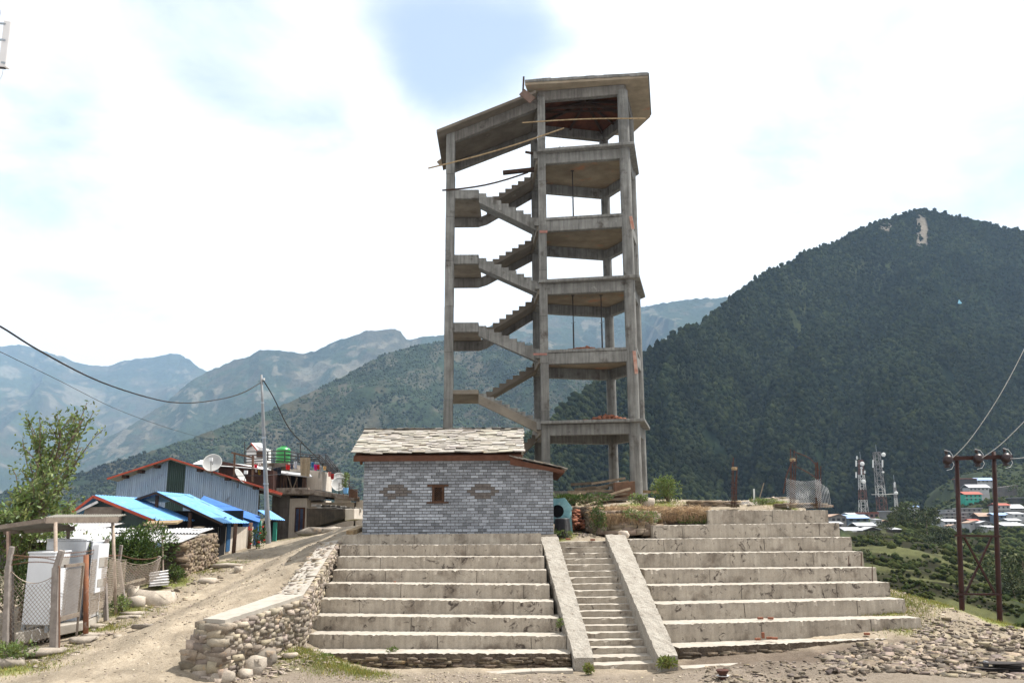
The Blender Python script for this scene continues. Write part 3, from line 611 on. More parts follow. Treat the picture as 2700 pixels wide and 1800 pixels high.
    for i, zl in enumerate(land):
        xl = P(1262, 900, 37.3).x; 
        MB().box((xF-.1, yf, zl-.16), (xl, yb, zl)).build('landing', m_soff3, T, bevel=.01)
        if i > 0: MB().box((xF-.14, yf-.06, zl-.44), (xl-.0, yf+.16, zl-.002)).build('landing_beam', m_tower, T, bevel=.02)
        else: MB().box((xF-.14, yf-.06, zl-.20), (xl-.0, yf+.1, zl-.002)).build('landing_beam', m_soff3, T, bevel=.02)
        if i > 0: MB().box((xF-.1, yb-.1, zl-.62), (xl-.1, yb+.12, zl-.17)).build('landing_beam', m_tower_d, T, bevel=.02)
        def flight(xa, za, xb, zb, y0, y1, n=8, beam=None):
            # sawtooth from high end (xa,za) to low (xb,zb)
            prof = []; dx = (xb-xa)/n; dz = (zb-za)/(n+1)
            z = za; x = xa; top = []
            for k in range(n):
                z += dz; top += [(x, z), (x+dx, z)]; x += dx
            top = [(xa, za+dz)]+top[1:]
            under = [(xb, zb-.28), (xa, za-.36)]
            pl = [V(p[0], y0, p[1]) for p in top]+[V(p[0], y0, p[1]) for p in under]
            MB().prism(pl, (0, y1-y0, 0)).build('stair_flight', m_tower, T)
            if beam is not None:
                yy = y0-.02 if beam == 'f' else y1-.12; th = .14
                dn = .20 if beam == 'f' else .20; hh = .42 if beam == 'f' else .40
                pl = [V(xa,yy,za-dn), V(xb+(0 if xb>xa else 0),yy,zb-dn+.12), V(xb,yy,zb-dn-hh+.10), V(xa,yy,za-dn-hh)]
                MB().prism(pl, (0, th, 0)).build('stringer', m_tower if i > 0 else m_soff3, T, bevel=.015)
        zlo = fls[i]; flight(xl, zl, xA-.05, zlo-.0, yf, ym-.12, beam='f')
        # upper flight behind
        if i < 4: 
            zhi = fls[i+1]
            dx = (xA-xl)/8; dz = (zhi-zl)/9; top = []; x = xl+.28; z = zl
            xs = x; dx = (xA-.05-x)/8
            for k in range(8): z += dz; top += [(x,z),(x+dx,z)]; x += dx
            pl = [V(a_,ym+.12,b2) for a_,b2 in top]+[V(xA-.05,ym+.12,zhi-.40), V(xs,ym+.12,zl-.14)]
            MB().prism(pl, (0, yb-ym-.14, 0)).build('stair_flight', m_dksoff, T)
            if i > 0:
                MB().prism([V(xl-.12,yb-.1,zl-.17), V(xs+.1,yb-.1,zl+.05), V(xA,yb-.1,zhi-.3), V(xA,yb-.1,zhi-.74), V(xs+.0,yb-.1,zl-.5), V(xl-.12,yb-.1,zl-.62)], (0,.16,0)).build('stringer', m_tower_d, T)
    # lowest flight rising from ground behind the brick house
    za = fls[0]; xs = P(1370, 1150, 39).x
    top = []; n = 5; dx = (xA-.05-xs)/n; x = xA-.05; z = za-.02
    for k in range(n): top += [(x, z-.17), (x-dx, z-.17)]; x -= dx; z -= .17
    pl = [V(a_,ym+.12,b2) for a_,b2 in top]+[V(x,ym+.12,z-.45), V(xA-.05,ym+.12,za-.45)]
    MB().prism(pl, (0, yb-ym-.14, 0)).build('stair_flight', m_dksoff, T)
    # cross beams between A and E carrying the stair head
    for z in fls:
        a, b_ = Q['A'].copy(), Q['E'].copy(); a.x -= .16; b_.x -= .16; a.z = b_.z = z-.32
        MB().bar(a, b_, .2, .5).build('stair_head_beam', m_soff3, T)
        MB().box((Q['A'].x-.38, Q['A'].y-.12, z-.34),(Q['A'].x-.16, Q['E'].y+.1, z-.004)).build('stair_head_slab', m_tower, T)
    # red shuttering patches left on the columns
    for (px, py, Y, w, h) in ((1433,611,36.79,.36,.12),(1424,933.5,36.79,.6,.09)):
        c = P(px,py,Y); MB().box((c.x-w/2,c.y-.02,c.z-h/2),(c.x+w/2,c.y,c.z+h/2)).build('shuttering_board', m_pinkb, T)
    for (p0, p1) in (((1663,570),(1669,604)),((1672,925),(1678,985))):
        a = P(*p0,36.1); b_ = P(*p1,36.1); MB().bar(a, b_, .14, .03, up=(0,1,0)).build('shuttering_board', m_redb, T)
    return T, Q, fl, zr
m_tower_a = M('tower_concrete_lifts', (.215,.213,.20), (.15,.147,.137), 1.8, c3=(.08,.07,.06), s3=1.3, t3=.57, w3=.12, streak=.45, fine=.15, fs=40, bump=.4, bs=20, attr=True, c4=(.36,.35,.33), s4=2.3, t4=.64, w4=.08)
m_tower_d = M('dark_beam_concrete', (.17,.16,.145), (.12,.11,.10), 1.8, c3=(.07,.06,.055), s3=1.3, t3=.57, w3=.12, streak=.4, bump=.4, bs=20)  # darker tone of the tower concrete for roof and rear beams
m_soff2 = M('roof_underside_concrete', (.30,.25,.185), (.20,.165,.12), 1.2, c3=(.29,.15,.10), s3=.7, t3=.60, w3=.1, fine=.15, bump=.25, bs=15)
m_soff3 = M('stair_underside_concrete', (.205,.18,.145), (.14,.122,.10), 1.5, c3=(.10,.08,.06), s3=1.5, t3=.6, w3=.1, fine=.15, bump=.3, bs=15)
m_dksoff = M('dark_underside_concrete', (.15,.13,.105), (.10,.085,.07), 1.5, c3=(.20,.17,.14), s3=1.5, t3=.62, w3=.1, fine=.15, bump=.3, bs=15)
m_form = M('formwork_ply', (.10,.035,.02), (.05,.02,.014), 2, fine=.2)
m_dkwood = M('dark_formwork_timber', (.05,.03,.022), (.035,.022,.018), 4)
m_pinkb = M('pink_shuttering', (.30,.15,.125), (.22,.11,.09), 6); m_brown2b = M('form_board', (.15,.10,.08), (.10,.07,.055), 6)
m_redb = M('red_shuttering', (.30,.13,.09), (.40,.27,.22), 6)
TW, TQ, TFL, TZR = tower()
# poles, bars and boards lodged in the tower
def pole(name, a, b, r, mat, label, cat, group=None, sag=0, flat=None, r2=None):
    a = Vector(a); b = Vector(b); m = MB()
    if flat: m.bar(a, b, *flat)
    else:
        n = 8; pts = [a.lerp(b, i/n)+V(0,0,-sag*math.sin(math.pi*i/n)) for i in range(n+1)]; m.tube(pts, r, 7, r2=r2)
    o = m.build(name, mat, loc=tuple(a)); return tag(o, label, cat, group)
pole('bamboo_pole', P(1129,444,36.2), P(1487,338,36.2), .035, m_bamboo, 'long bent bamboo pole tied across the stair wing under the roof', 'pole', sag=.12)
pole('bamboo_pole', P(1377,324,36.0), P(1703,313,36.0), .03, m_bamboo, 'thin bamboo pole tied level across the front under the roof', 'pole', sag=-.08)
pole('timber_bar', P(1166,502,37.0), P(1392,455,37.8), .04, m_dkwood, 'bent dark bar bridging from left column to the top stair flight', 'timber', sag=.18)
pole('timber_plank', P(1326,456,37.9), P(1410,447,37.9), .04, m_dkwood, 'short dark plank resting on the head of the top stair flight', 'timber', flat=(.2,.16))
pole('timber_stub', P(1385,401,37.6), P(1406,405,37.6), .04, m_dkwood, 'small dark timber stub sticking out left of the middle columns', 'timber', flat=(.1,.09))
pole('shutter_board', P(1376,243,35.6), P(1404,266,35.6), .04, m_brown2b, 'brown board wedged at the roof corner above middle column', 'board', flat=(.1,.35))
pole('timber_stake', P(1381,203,35.7), P(1379,240,35.7), .04, m_dkwood, 'short upright stake poking above the roof corner', 'stake', flat=(.08,.08))
pole('roof_stay', P(1172,420,41.2), P(1156,432,41.2), .04, m_wood, 'reddish timber offcut under the lower left roof corner', 'timber', flat=(.1,.25))
c = P(1594,386,39.0); o = MB().lathe(V(c.x,c.y,TFL[4]), (0,0,1), [(0,.0),(0,.33),(.75,.33),(.75,0)], 18).build('column_stub', m_tower, loc=(c.x,c.y,TFL[4]), smooth=True); tag(o, 'short round concrete drum standing on the top floor slab', 'column stub')
a = P(1500,392,38.6); o = MB().sheet(a+V(-.5,-.2,0), a+V(.55,-.2,.0), a+V(.6,.9,.12), a+V(-.4,.9,.15), 6, .02, th=.03).build('dark_sheet', m_dkmetal, loc=tuple(a)); tag(o, 'dark folded sheet lying on the top floor slab', 'sheet')
for (px, y0, y1, Y, fz, lab) in ((1511,500,572,38.8,1,'thin steel prop standing under the top floor slab'),(1512,822,918,38.8,3,'thin steel prop left of its pair, standing on the floor with red bricks'),(1587,826,920,38.8,3,'thin steel prop right of its pair, standing near the rear round column')):
    zt = TFL[[4,0,2][0]]-.14 if fz == 1 else TFL[2]-.14; zb = TFL[3] if fz == 1 else TFL[1]
    c = P(px, (y0+y1)/2, Y); m = MB().tube([(c.x,c.y,zb),(c.x,c.y,zb+(zt-zb)*.55)],.035,8).tube([(c.x,c.y,zb+(zt-zb)*.55),(c.x,c.y,zt)],.024,8).box((c.x-.09,c.y-.09,zb),(c.x+.09,c.y+.09,zb+.012)).box((c.x-.08,c.y-.08,zt-.012),(c.x+.08,c.y+.08,zt)).tube([(c.x-.1,c.y,zb+(zt-zb)*.55),(c.x+.1,c.y,zb+(zt-zb)*.57)],.01,5)
    o = m.build('steel_prop', m_dkmetal, loc=(c.x,c.y,zb)); tag(o, lab, 'prop', 'steel props standing in the tower')
bt = [rock_t(s, .5) for s in (11,12)]
cube_t = (np.array([(-1,-1,-1),(1,-1,-1),(1,1,-1),(-1,1,-1),(-1,-1,1),(1,-1,1),(1,1,1),(-1,1,1)], float), np.array([(3,2,1,0),(4,5,6,7),(0,1,5,4),(1,2,6,5),(2,3,7,6),(3,0,4,7)]))
def brick_heap(c, w, d, h, n, lab):
    p = []; 
    for i in range(n):
        x = rnd.gauss(0,.42); y = rnd.uniform(-1,1); hh = max(0, 1-abs(x))*h*(1-abs(y)*.6); p.append((c.x+x*w, c.y+y*d, c.z+.03+rnd.random()*hh))
    n = len(p); sc = np.tile([.11,.05,.035], (n,1))*rng.uniform(.8,1.1,(n,1)); t = rng.uniform(.65,1.25,(n,1))*np.array([[1,1,1]])
    scatter('brick_heap', [cube_t], p, sc, rng.uniform(0,3.1,n), m_redbrick, tilt=rng.normal(0,.5,n), tint=t, loc=tuple(c), kind='stuff', label=lab, cat='bricks')
c = P(1600,1090,37.4); c.z = TFL[0]; brick_heap(c, 1.15, .5, .40, 190, 'heap of broken red bricks on the lowest tower floor')
c = P(1545,915,37.4); c.z = TFL[1]; brick_heap(c, 1.0, .4, .26, 120, 'smaller heap of red bricks on the second tower floor')
PLK = ['lowest broad plank at the base of the timber pile','longest rust brown plank across the middle of the pile','pale plank across the middle of the timber pile, under the longest','plank slanting up right in the lower half of the pile','short dark block on the very top left of the pile','top plank of the pile rising to the upper right','second plank from the top of the timber pile','light plank sticking out at the left side of the pile','lower right plank sloping up towards the round column','bleached long plank near the bottom left of the pile','brightest thin plank leaning at the lower right against the column','brown plank in the centre of the pile','dark short plank at the upper left of the pile','wide plank on the upper right of the pile','dark plank lying flat at the lower right of the pile','pale plank jutting down at the front left under the sack','short light plank end at the far left of the pile']
# planks dumped at the tower foot
for i, (x0,y0,x1,y1,Y,w,h,t) in enumerate([(1500,1330,1655,1328,34.6,.25,.1,.8),(1497,1296,1660,1292,34.4,.3,.08,1),(1510,1310,1640,1305,34.2,.25,.1,1.3),(1520,1318,1655,1300,34.0,.2,.08,.9),(1505,1277,1580,1272,34.8,.2,.1,.5),(1560,1275,1648,1260,34.6,.25,.08,1.1),(1545,1290,1650,1270,34.5,.2,.08,.9),(1500,1305,1600,1285,34.3,.25,.06,1.2),(1530,1325,1660,1312,33.9,.18,.07,1.0),(1495,1318,1610,1316,33.7,.2,.09,1.5),(1604,1304,1662,1287,33.4,.1,.07,1.8),(1540,1309,1620,1298,34.1,.2,.08,.7),(1515,1290,1570,1283,34.5,.2,.09,.6),(1590,1283,1655,1268,34.7,.3,.08,.8),(1580,1322,1650,1322,34.0,.2,.08,.6),(1523,1340,1572,1322,33.2,.25,.05,1.6),(1500,1300,1545,1299,34.0,.2,.08,1.4)]):
    m = MB(); m.tint = t; a = P(x0,y0,Y); b = P(x1,y1,Y+rnd.uniform(-.1,.5)); m.bar(a, b, w, h)
    tag(m.build('timber_plank', m_wood, loc=tuple(a)), PLK[i], 'plank', 'planks piled at the tower foot')
c = P(1646,1290,34.3); m = MB(); m.tint = 1.1; m.obox(c, (.42,.1,.03), (-.02,.1,0), (0,0,.3)); tag(m.build('timber_crate', m_brownbox if 'm_brownbox' in globals() else M('box_timber',(.15,.085,.055),(.10,.06,.04),5), loc=tuple(c), bevel=.01), 'reddish wooden box end leaning on the plank pile', 'box')
pole('timber_batten', P(1683,1295,36.9), P(1737,1297,36.2), .04, m_bamboo, 'pale batten sticking out right from the tower foot', 'batten', flat=(.12,.12))
c = P(1531,1322,33.2); m = MB().sheet(c+V(-.25,0,-.35), c+V(.25,-.1,-.2), c+V(.05,.3,.35), c+V(-.1,.2,.3), 2, .04, nv=6, th=.01, sag=.1); tag(m.build('cement_sack', M('sacking',(.36,.30,.20),(.25,.2,.13),6), loc=tuple(c)), 'crumpled empty sack hanging over the plank pile', 'sack')
# ================================================================ stepped concrete terraces
def joints(par, a, b, drop):
    a = Vector(a); b = Vector(b); L = (b-a).length; d = (b-a).normalized(); nb = V(d.y,-d.x,0); x = rnd.uniform(.8,2.6); m = MB()
    while x < L-.5:
        p = a+d*x; w = rnd.uniform(.006,.014); m = MB(); m.obox(p+nb*.0-V(0,0,drop/2+.012), d*w/2, nb*.009, V(rnd.uniform(-.012,.012),0,drop/2-.005)); x += rnd.uniform(2.2,4.6); m.build('pour_joint', m_mortar, par)
def tier_part(name, par, a, b, depth, drop, mat_face, mat_top, n=110, under=True, backk=(0,1), jag=.014, sub=None):
    """a,b: front top edge ends. riser falls by drop; tread runs back by depth"""
    a = Vector(a); b = Vector(b); d = (b-a); d.z = 0; d.normalize(); nb = V(-d.y, d.x, 0)
    m = MB(); mt = MB(); vs = []; K = n
    rows = 5
    j = [ (rnd.uniform(-jag,jag)-(rnd.uniform(.02,.05) if rnd.random() < .07 else 0), rnd.uniform(-jag,jag)*.7-(rnd.uniform(.01,.03) if rnd.random() < .07 else 0)) for _ in range(K+1)]
    for r_ in range(rows+1):
        f = r_/rows
        for k in range(K+1):
            p = a.lerp(b, k/K); e = j[k] if r_ == 0 else (rnd.uniform(-.006,.006), 0)
            vs.append(p-nb*(e[0])+V(0,0,-drop*f + (e[1] if r_ == 0 else 0)))
    m.add(vs, [((r_+1)*(K+1)+k, (r_+1)*(K+1)+k+1, r_*(K+1)+k+1, r_*(K+1)+k) for r_ in range(rows) for k in range(K)])
    # end faces
    for p in (a, b):
        q = p+nb*depth; m.add([p, q, q-V(0,0,drop), p-V(0,0,drop)], [(0,1,2,3)])
    o = m.build(name, mat_face, par)
    vs = []
    for r_ in range(4):
        for k in range(K+1):
            p = a.lerp(b, k/K)+nb*(depth*r_/3); e = j[k] if r_ == 0 else (0,0)
            vs.append(p-(nb*e[0] if r_ == 0 else V(0,0,0))+V(0,0,(e[1] if r_ == 0 else rnd.uniform(-.006,.006))))
    mt.add(vs, [(r_*(K+1)+k, r_*(K+1)+k+1, (r_+1)*(K+1)+k+1, (r_+1)*(K+1)+k) for r_ in range(3) for k in range(K)])
    t = mt.build('tread', mat_top, o, smooth=True)
    if (b-a).length > 3: joints(o, a, b, min(drop,.36))
    return o
tl = [(700,1499,1310,1500),(710,1456,1300,1460),(718,1413.5,1284,1419),(732,1374.5,1271,1381),(749,1339,1262,1343),(765,1308.5,1255,1309),(775,1278,1250,1278),(781,1250.5,1246,1250),(787,1227.5,1243,1224)]
Lt = thing('seating_terrace', p3(1000,1530,20.2), 'broad flight of nine pale concrete seating tiers below the brick house', 'terrace')
Ylt = [20.2+.725*k for k in range(9)]
for k, (x0,y0,x1,y1) in enumerate(tl):
    a = p3(x0,y0,Ylt[k]+(.25 if k < 4 else .1)); b = p3(x1,y1,Ylt[k]); a2 = a.copy()
    tier_part('tier', Lt, a, b, .95 if k < 8 else .8, .55 if k else .9, m_terrace if k else m_rough_b, m_tread)
    if k == 0:
        pos_,scl_,rot_ = [],[],[]; L_ = (b-a).length; d_ = (b-a).normalized()
        for q_ in range(320): p_ = a+d_*rnd.uniform(0,L_)-V(0,0,rnd.uniform(.10,.5)); pos_.append(tuple(p_-V(-d_.y,d_.x,0)*rnd.uniform(-.02,.04))); scl_.append((rnd.uniform(.05,.2),.06,rnd.uniform(.02,.045))); rot_.append(rnd.uniform(-.2,.2))
        K1_ = (pos_,scl_,rot_)
tr = [(1560,1487,2147,1461),(1530,1433,2115,1418),(1510,1387,2078,1375),(1495,1345,2043,1337),(1480,1307,2012,1303),(1462,1270,1982,1266),(1445,1238,1955,1233),(1500,1206,1927,1200),(1626,1171,1901,1171)]
Rt = thing('seating_terrace', p3(1800,1500,21.5), 'stack of nine concrete seating tiers right of the stairs narrowing upwards', 'terrace')
for k, (x0,y0,x1,y1) in enumerate(tr):
    Y0 = 20.9+.86*k; Y1 = Y0+1.3-.11*k
    if k == 0: Y1 = Y0+1.6
    a = p3(x0,y0,Y0); b = p3(x1,y1,Y1)
    if k >= 6: b = p3(x1,y1,Y1); 
    tier_part('tier', Rt, a, b, 1.15 if k < 8 else .6, .62 if k else .75, m_terrace if k else m_rough_b, m_tread)
    if k == 0:
        pos_,scl_,rot_ = [],[],[]; L_ = (b-a).length; d_ = (b-a).normalized()
        for q_ in range(300): p_ = a+d_*rnd.uniform(0,L_)-V(0,0,rnd.uniform(.13,.6)); pos_.append(tuple(p_-V(-d_.y,d_.x,0)*rnd.uniform(-.02,.04))); scl_.append((rnd.uniform(.05,.2),.06,rnd.uniform(.02,.05))); rot_.append(rnd.uniform(-.2,.2))
        K0 = (pos_,scl_,rot_)
# ---------------------------------------------------------------- central stair with two sloping ramps
St = thing('staircase', p3(1437,1535,20), 'narrow central flight of eighteen concrete steps between two sloping parapets', 'staircase')
ys = [225,268,315,358,403,455,503,553,605,657,712,763,818,875,930,988,1047]; 
yy = [(1350+v/2.94)/1.148 for v in ys]
N_ = len(ys)
for i, y in enumerate(yy):
    f = i/(N_-1); Yc = 26.0+(20.9-26.0)*f
    xl = 1284+(1357-1284)*((y-1240)/(1500-1240)); xr = 1389+(1497-1389)*((y-1240)/(1500-1240))
    tier_part('step', St, p3(xl-4,y+1.2,Yc), p3(xr+4,y-.6,Yc), .48, .22, m_terrace, m_tread, n=14, jag=.01)
tier_part('step', St, p3(1362,1508.5,20.45), p3(1512,1505,20.45), .6, .3, m_terrace, m_tread, n=14)
tier_part('step', St, p3(1364,1527,20.0), p3(1530,1521.5,20.0), .6, .4, m_terrace, m_tread, n=14)
def ramp(l0, r0, l1, r1, Yt, Yb, endz):
    # top face corners (far-left, far-right, near-right, near-left) subdivided and rough
    A_1 = p3(*l0,Yt); B_1 = p3(*r0,Yt); C_1 = p3(*r1,Yb); D_1 = p3(*l1,Yb); m = MB(); n = 70; w = 6; vs = []
    for i in range(n+1):
        for j in range(w+1):
            p = (A_1.lerp(D_1,i/n)).lerp(B_1.lerp(C_1,i/n), j/w); e = .012 if 0 < j < w else .02
            vs.append(p+V(rnd.uniform(-e,e)*.6,rnd.uniform(-e,e)*.4,rnd.uniform(-e,e)))
    m.add(vs, [(i*(w+1)+j, (i+1)*(w+1)+j, (i+1)*(w+1)+j+1, i*(w+1)+j+1) for i in range(n) for j in range(w)])
    for j in (0, w):
        s_ = [vs[i*(w+1)+j] for i in range(n+1)]; bt_ = [p-V(0,0,.75) for p in s_]
        m.add(s_+bt_, [((i, i+1, n+1+i+1, n+1+i) if j else (i+1, i, n+1+i, n+1+i+1)) for i in range(n)])
    s_ = [vs[n*(w+1)+j] for j in range(w+1)]; m.add(s_+[p-V(0,0,.6) for p in s_], [(j, w+1+j, w+1+j+1, j+1) for j in range(w)])
    s_ = [vs[j] for j in range(w+1)]; m.add(s_+[p-V(0,0,.6) for p in s_], [(j+1, w+1+j+1, w+1+j, j) for j in range(w)])
    m.build('parapet', m_rampc, St)
ramp((1242,1231),(1281,1231),(1319,1511),(1364,1508),26.2,19.75,0)
ramp((1390,1226),(1436,1228),(1511,1507),(1556,1504),26.2,19.75,0)
# thin kerbs at the foot
k = MB().hexa([PZ(1185,1788,-.15),PZ(1560,1790,-.15),PZ(1560,1780,-.15),PZ(1185,1777,-.15)]+[p+V(0,0,.17) for p in (PZ(1185,1788,-.15),PZ(1560,1790,-.15),PZ(1560,1780,-.15),PZ(1185,1777,-.15))])
def kerb(pts, Y, h, w, lab):
    m = MB(); ps = [P(x,y,Yk) for (x,y),Yk in zip(pts,Y)]
    for a, b in zip(ps, ps[1:]): m.bar(a-V(0,0,h/2), b-V(0,0,h/2), w, h)
    tag(m.build('kerb', m_tread, loc=tuple(ps[0]), bevel=.01), lab, 'kerb')
kerb([(1240,1775),(1400,1764),(1510,1762)], [19.7,19.7,19.7], .25, .35, 'low concrete kerb strip before the foot of the left tiers')
kerb([(1795,1757),(1900,1752),(2010,1747)], [20.0,20.0,20.1], .25, .4, 'low concrete footing strip before the right tiers')
# ================================================================ small brick tiled house
def house():
    Y = 26.6; b0 = P(956,1403,Y); b1 = P(1459,1402,Y); z0 = 2.72; zt = P(957,1200,Y).z
    H = thing('brick_house', (b0.x,Y,z0), 'small grey brick tiled house with a stone slab roof', 'house')
    xl, xr = b0.x, b1.x; xm = P(1351,1209,Y).x; zr_ = P(1456,1243,Y).z; depth = 4.0
    # body (mortar colour behind the tiles)
    pl = [V(xl,Y,z0),V(xr,Y,z0),V(xr,Y,zr_),V(xm,Y,zt),V(xl,Y,zt)]
    wx0, wx1 = P(1141,1300,Y).x, P(1170,1300,Y).x; wz0, wz1 = P(1155,1322,Y).z, P(1155,1282,Y).z
    for part in ([V(xl,Y,z0),V(wx0,Y,z0),V(wx0,Y,zt),V(xl,Y,zt)],[V(wx1,Y,z0),V(xr,Y,z0),V(xr,Y,zr_),V(xm,Y,zt),V(wx1,Y,zt)],[V(wx0,Y,z0),V(wx1,Y,z0),V(wx1,Y,wz0),V(wx0,Y,wz0)],[V(wx0,Y,wz1),V(wx1,Y,wz1),V(wx1,Y,zt),V(wx0,Y,zt)]):
        pass
    m = MB()
    m.prism([V(xl,Y,z0),V(wx0,Y,z0),V(wx0,Y,zt),V(xl,Y,zt)], (0,.25,0)).prism([V(wx1,Y,z0),V(xr,Y,z0),V(xr,Y,zr_),V(xm,Y,zt),V(wx1,Y,zt)], (0,.25,0))
    m.box((wx0,Y,z0),(wx1,Y+.25,wz0)).box((wx0,Y,wz1),(wx1,Y+.25,zt))
    m.box((xl,Y+.25,z0),(xl+.25,Y+depth,zt)).box((xr-.25,Y+.25,z0),(xr,Y+depth,zr_)).prism([V(xl+.25,Y+depth-.25,z0),V(xr-.25,Y+depth-.25,z0),V(xr-.25,Y+depth-.25,zr_),V(xm,Y+depth-.25,zt),V(xl+.25,Y+depth-.25,zt)], (0,.25,0))
    wall = m.build('wall', m_mortar, H)
    # tiles: real thin bricks, front and both ends
    rows = 27; rh = (zt-z0-.05)/rows; bl = 20.9/FPX*Y*.985; m = MB()
    def in_win(x, z): return wx0-.035 < x < wx1+.035 and wz0-.03 < z < wz1+.03
    dia = [(P(1040,1296,Y)), (P(1273,1297,Y))]
    for r_ in range(rows):
        z = z0+.05+r_*rh; odd = (r_ % 2)*.5; x = xl-odd*bl
        k = 0
        while x < xr:
            L = bl*rnd.uniform(.97,1.03); a = max(x, xl-.012); b = min(x+L, xr+.012); x += L
            if b-a < .03: continue
            top = zt if b < xm else zt+(zr_-zt)*((a+b)/2-xm)/(xr-xm)
            if z+rh*.8 > top: continue
            cz = z+rh/2; cx = (a+b)/2; t = rnd.choice([1.0,1.0,1.2,.84,.68,1.42,.9,1.3]); t = t*rnd.uniform(.94,1.06); col = (t,t,t)
            for q in dia:
                dx = abs(cx-q.x)/bl; dz = abs(cz-q.z)/rh
                if dx+dz*.5 < 1.7 and dz < 2.6 and not (dx < .55 and dz < .5): col = (.52,.43,.36)
            m.tint = col
            segs = [(a,b)]
            if b > wx0-.02 and a < wx1+.02 and wz0-.03 < cz < wz1+.03: segs = [s for s in ((a,min(b,wx0-.01)),(max(a,wx1+.01),b)) if s[1]-s[0] > .02]
            for (a,b) in segs: m.box((a+.007,Y-.018+rnd.uniform(-.003,.003),z+.009),(b-.007,Y+.01,z+rh-.009))
        # right end
        y = Y+odd*bl*.5
        while y < Y+depth:
            y2 = min(y+bl, Y+depth); t = rnd.uniform(.8,1.2); m.tint = (t,t,t)
            if z+rh < zr_: m.box((xr-.01,y+.005,z+.006),(xr+.018,y2-.005,z+rh-.006))
            m.box((xl-.018,y+.005,z+.006),(xl+.01,y2-.005,z+rh-.006)); y = y2
    m.tint = 1.0
    m.build('brick_tiles', m_brick, wall)
    MB().box((xl-.1,Y-.08,z0-.35),(xr+.1,Y+.3,z0+.045)).build('footing', m_terrace, H, bevel=.01)
    # window
    Wn = MB(); fw = .055
    Wn.box((wx0-.02,Y-.035,wz0),(wx0+fw,Y+.08,wz1)).box((wx1-fw,Y-.035,wz0),(wx1+.02,Y+.08,wz1)).box((wx0+fw,Y-.035,wz0),(wx1-fw,Y+.08,wz0+.03)).box((wx0+fw,Y-.035,wz1-.03),(wx1-fw,Y+.08,wz1))
    W_ = Wn.build('window', m_brown2, H)
    MB().box((P(1127,1278,Y).x,Y-.06,wz1),(P(1183,1278,Y).x,Y+.05,wz1+.055)).build('lintel', m_brown2, W_)
    MB().box((P(1126,1324,Y).x,Y-.07,wz0-.05),(P(1183,1324,Y).x,Y+.05,wz0)).build('sill', m_brown2, W_)
    la = MB(); cw, ch = wx1-wx0-2*fw, wz1-wz0-.06; n = 7
    for i in range(-n, n*2):
        for sgn in (1,-1):
            s = i*cw/4; pts = []
            for q in range(2): pass
            x_a, x_b = wx0+fw, wx1-fw; z_a = wz0+.03+s; z_b = z_a+sgn*cw
            lo, hi = wz0+.03, wz1-.03
            def clip(xa,za,xb,zb):
                t0, t1 = 0, 1; dz = zb-za
                if dz > 0: t0 = max(t0,(lo-za)/dz); t1 = min(t1,(hi-za)/dz)
                else: t0 = max(t0,(hi-za)/dz); t1 = min(t1,(lo-za)/dz)
                return (t0,t1) if t1-t0 > .02 else None
            c = clip(x_a,z_a,x_b,z_b)
            if c: la.bar((x_a+(x_b-x_a)*c[0],Y+.0+(.012 if sgn > 0 else 0),z_a+(z_b-z_a)*c[0]),(x_a+(x_b-x_a)*c[1],Y+(.012 if sgn > 0 else 0),z_a+(z_b-z_a)*c[1]),.010,.010,up=(0,1,0))
    la.build('lattice', m_brown2, W_)
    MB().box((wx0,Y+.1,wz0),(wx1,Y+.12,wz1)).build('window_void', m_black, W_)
    # roof boards and slates
    ye, yr = 26.15, 28.55; ze = P(1150,1197,ye).z; zrg = P(1150,1136,yr).z
    x0, x1 = P(927,1190,ye).x, P(1382,1197,ye).x; th = .06
    yb2 = Y+depth+.4; zb2 = zrg-(zrg-ze)*(yb2-yr)/(yr-ye)
    r_ = MB().prism([V(x0+.08,ye+.06,ze-.09),V(x0+.08,yr,zrg-.09),V(x0+.08,yb2,zb2-.09)]+[V(x0+.08,yb2,zb2-.03),V(x0+.08,yr,zrg-.03),V(x0+.08,ye+.06,ze-.03)], (x1-x0-.16,0,0)).build('roof', m_brown, H)
    MB().box((x0+.06,ye+.03,ze-.2),(x1-.05,ye+.09,ze-.035)).build('fascia', m_brown, r_)
    for s, (ya,za,yb_,zb_) in enumerate(((ye,ze,yr,zrg),(yb2,zb2,yr,zrg))):
        sl_ = MB(); nrow = 19; dv = V(0,yb_-ya,zb_-za); Ls = dv.length; dv.normalize(); nrm = dv.cross(V(1,0,0)); nrm = nrm if nrm.z > 0 else -nrm
        for r2 in range(nrow):
            f = r2/(nrow); x = x0-rnd.uniform(0,.05)
            while x < x1-.05:
                w = rnd.uniform(.16,.5); xe = min(x+w, x1+rnd.uniform(-.02,.05)); t = rnd.uniform(.78,1.2); sl_.tint = (t, t*rnd.uniform(.96,1.0), t*rnd.uniform(.9,1.0))
                if rnd.random() < .06: sl_.tint = (.55,.5,.45)
                c = V((x+xe)/2, ya, za)+dv*(Ls*f+Ls/nrow*.8+rnd.uniform(-.025,.015))+nrm*(.03+rnd.uniform(0,.045))
                tw = rnd.uniform(-.03,.03); tl_ = rnd.uniform(-.05,.05)
                ax = V(1,tw,tl_).normalized(); ay = (dv+nrm*(-.10+rnd.uniform(-.03,.02))).normalized()
                sl_.obox(c, ax*((xe-x)/2-.003), ay*(Ls/nrow*rnd.uniform(.85,1.05)), nrm*rnd.uniform(.010,.02)); x = xe
        if s == 0:
            for x in np.arange(x0-.03, x1-.2, .33):
                sl_.tint = rnd.uniform(.35,.7); sl_.obox((x+.18,yr+.03,zrg+.06+rnd.uniform(0,.03)), (.18+rnd.uniform(0,.05),0,rnd.uniform(-.01,.01)), (0,.16,0), (0,0,.014))
        sl_.build('slates', m_slate, r_)
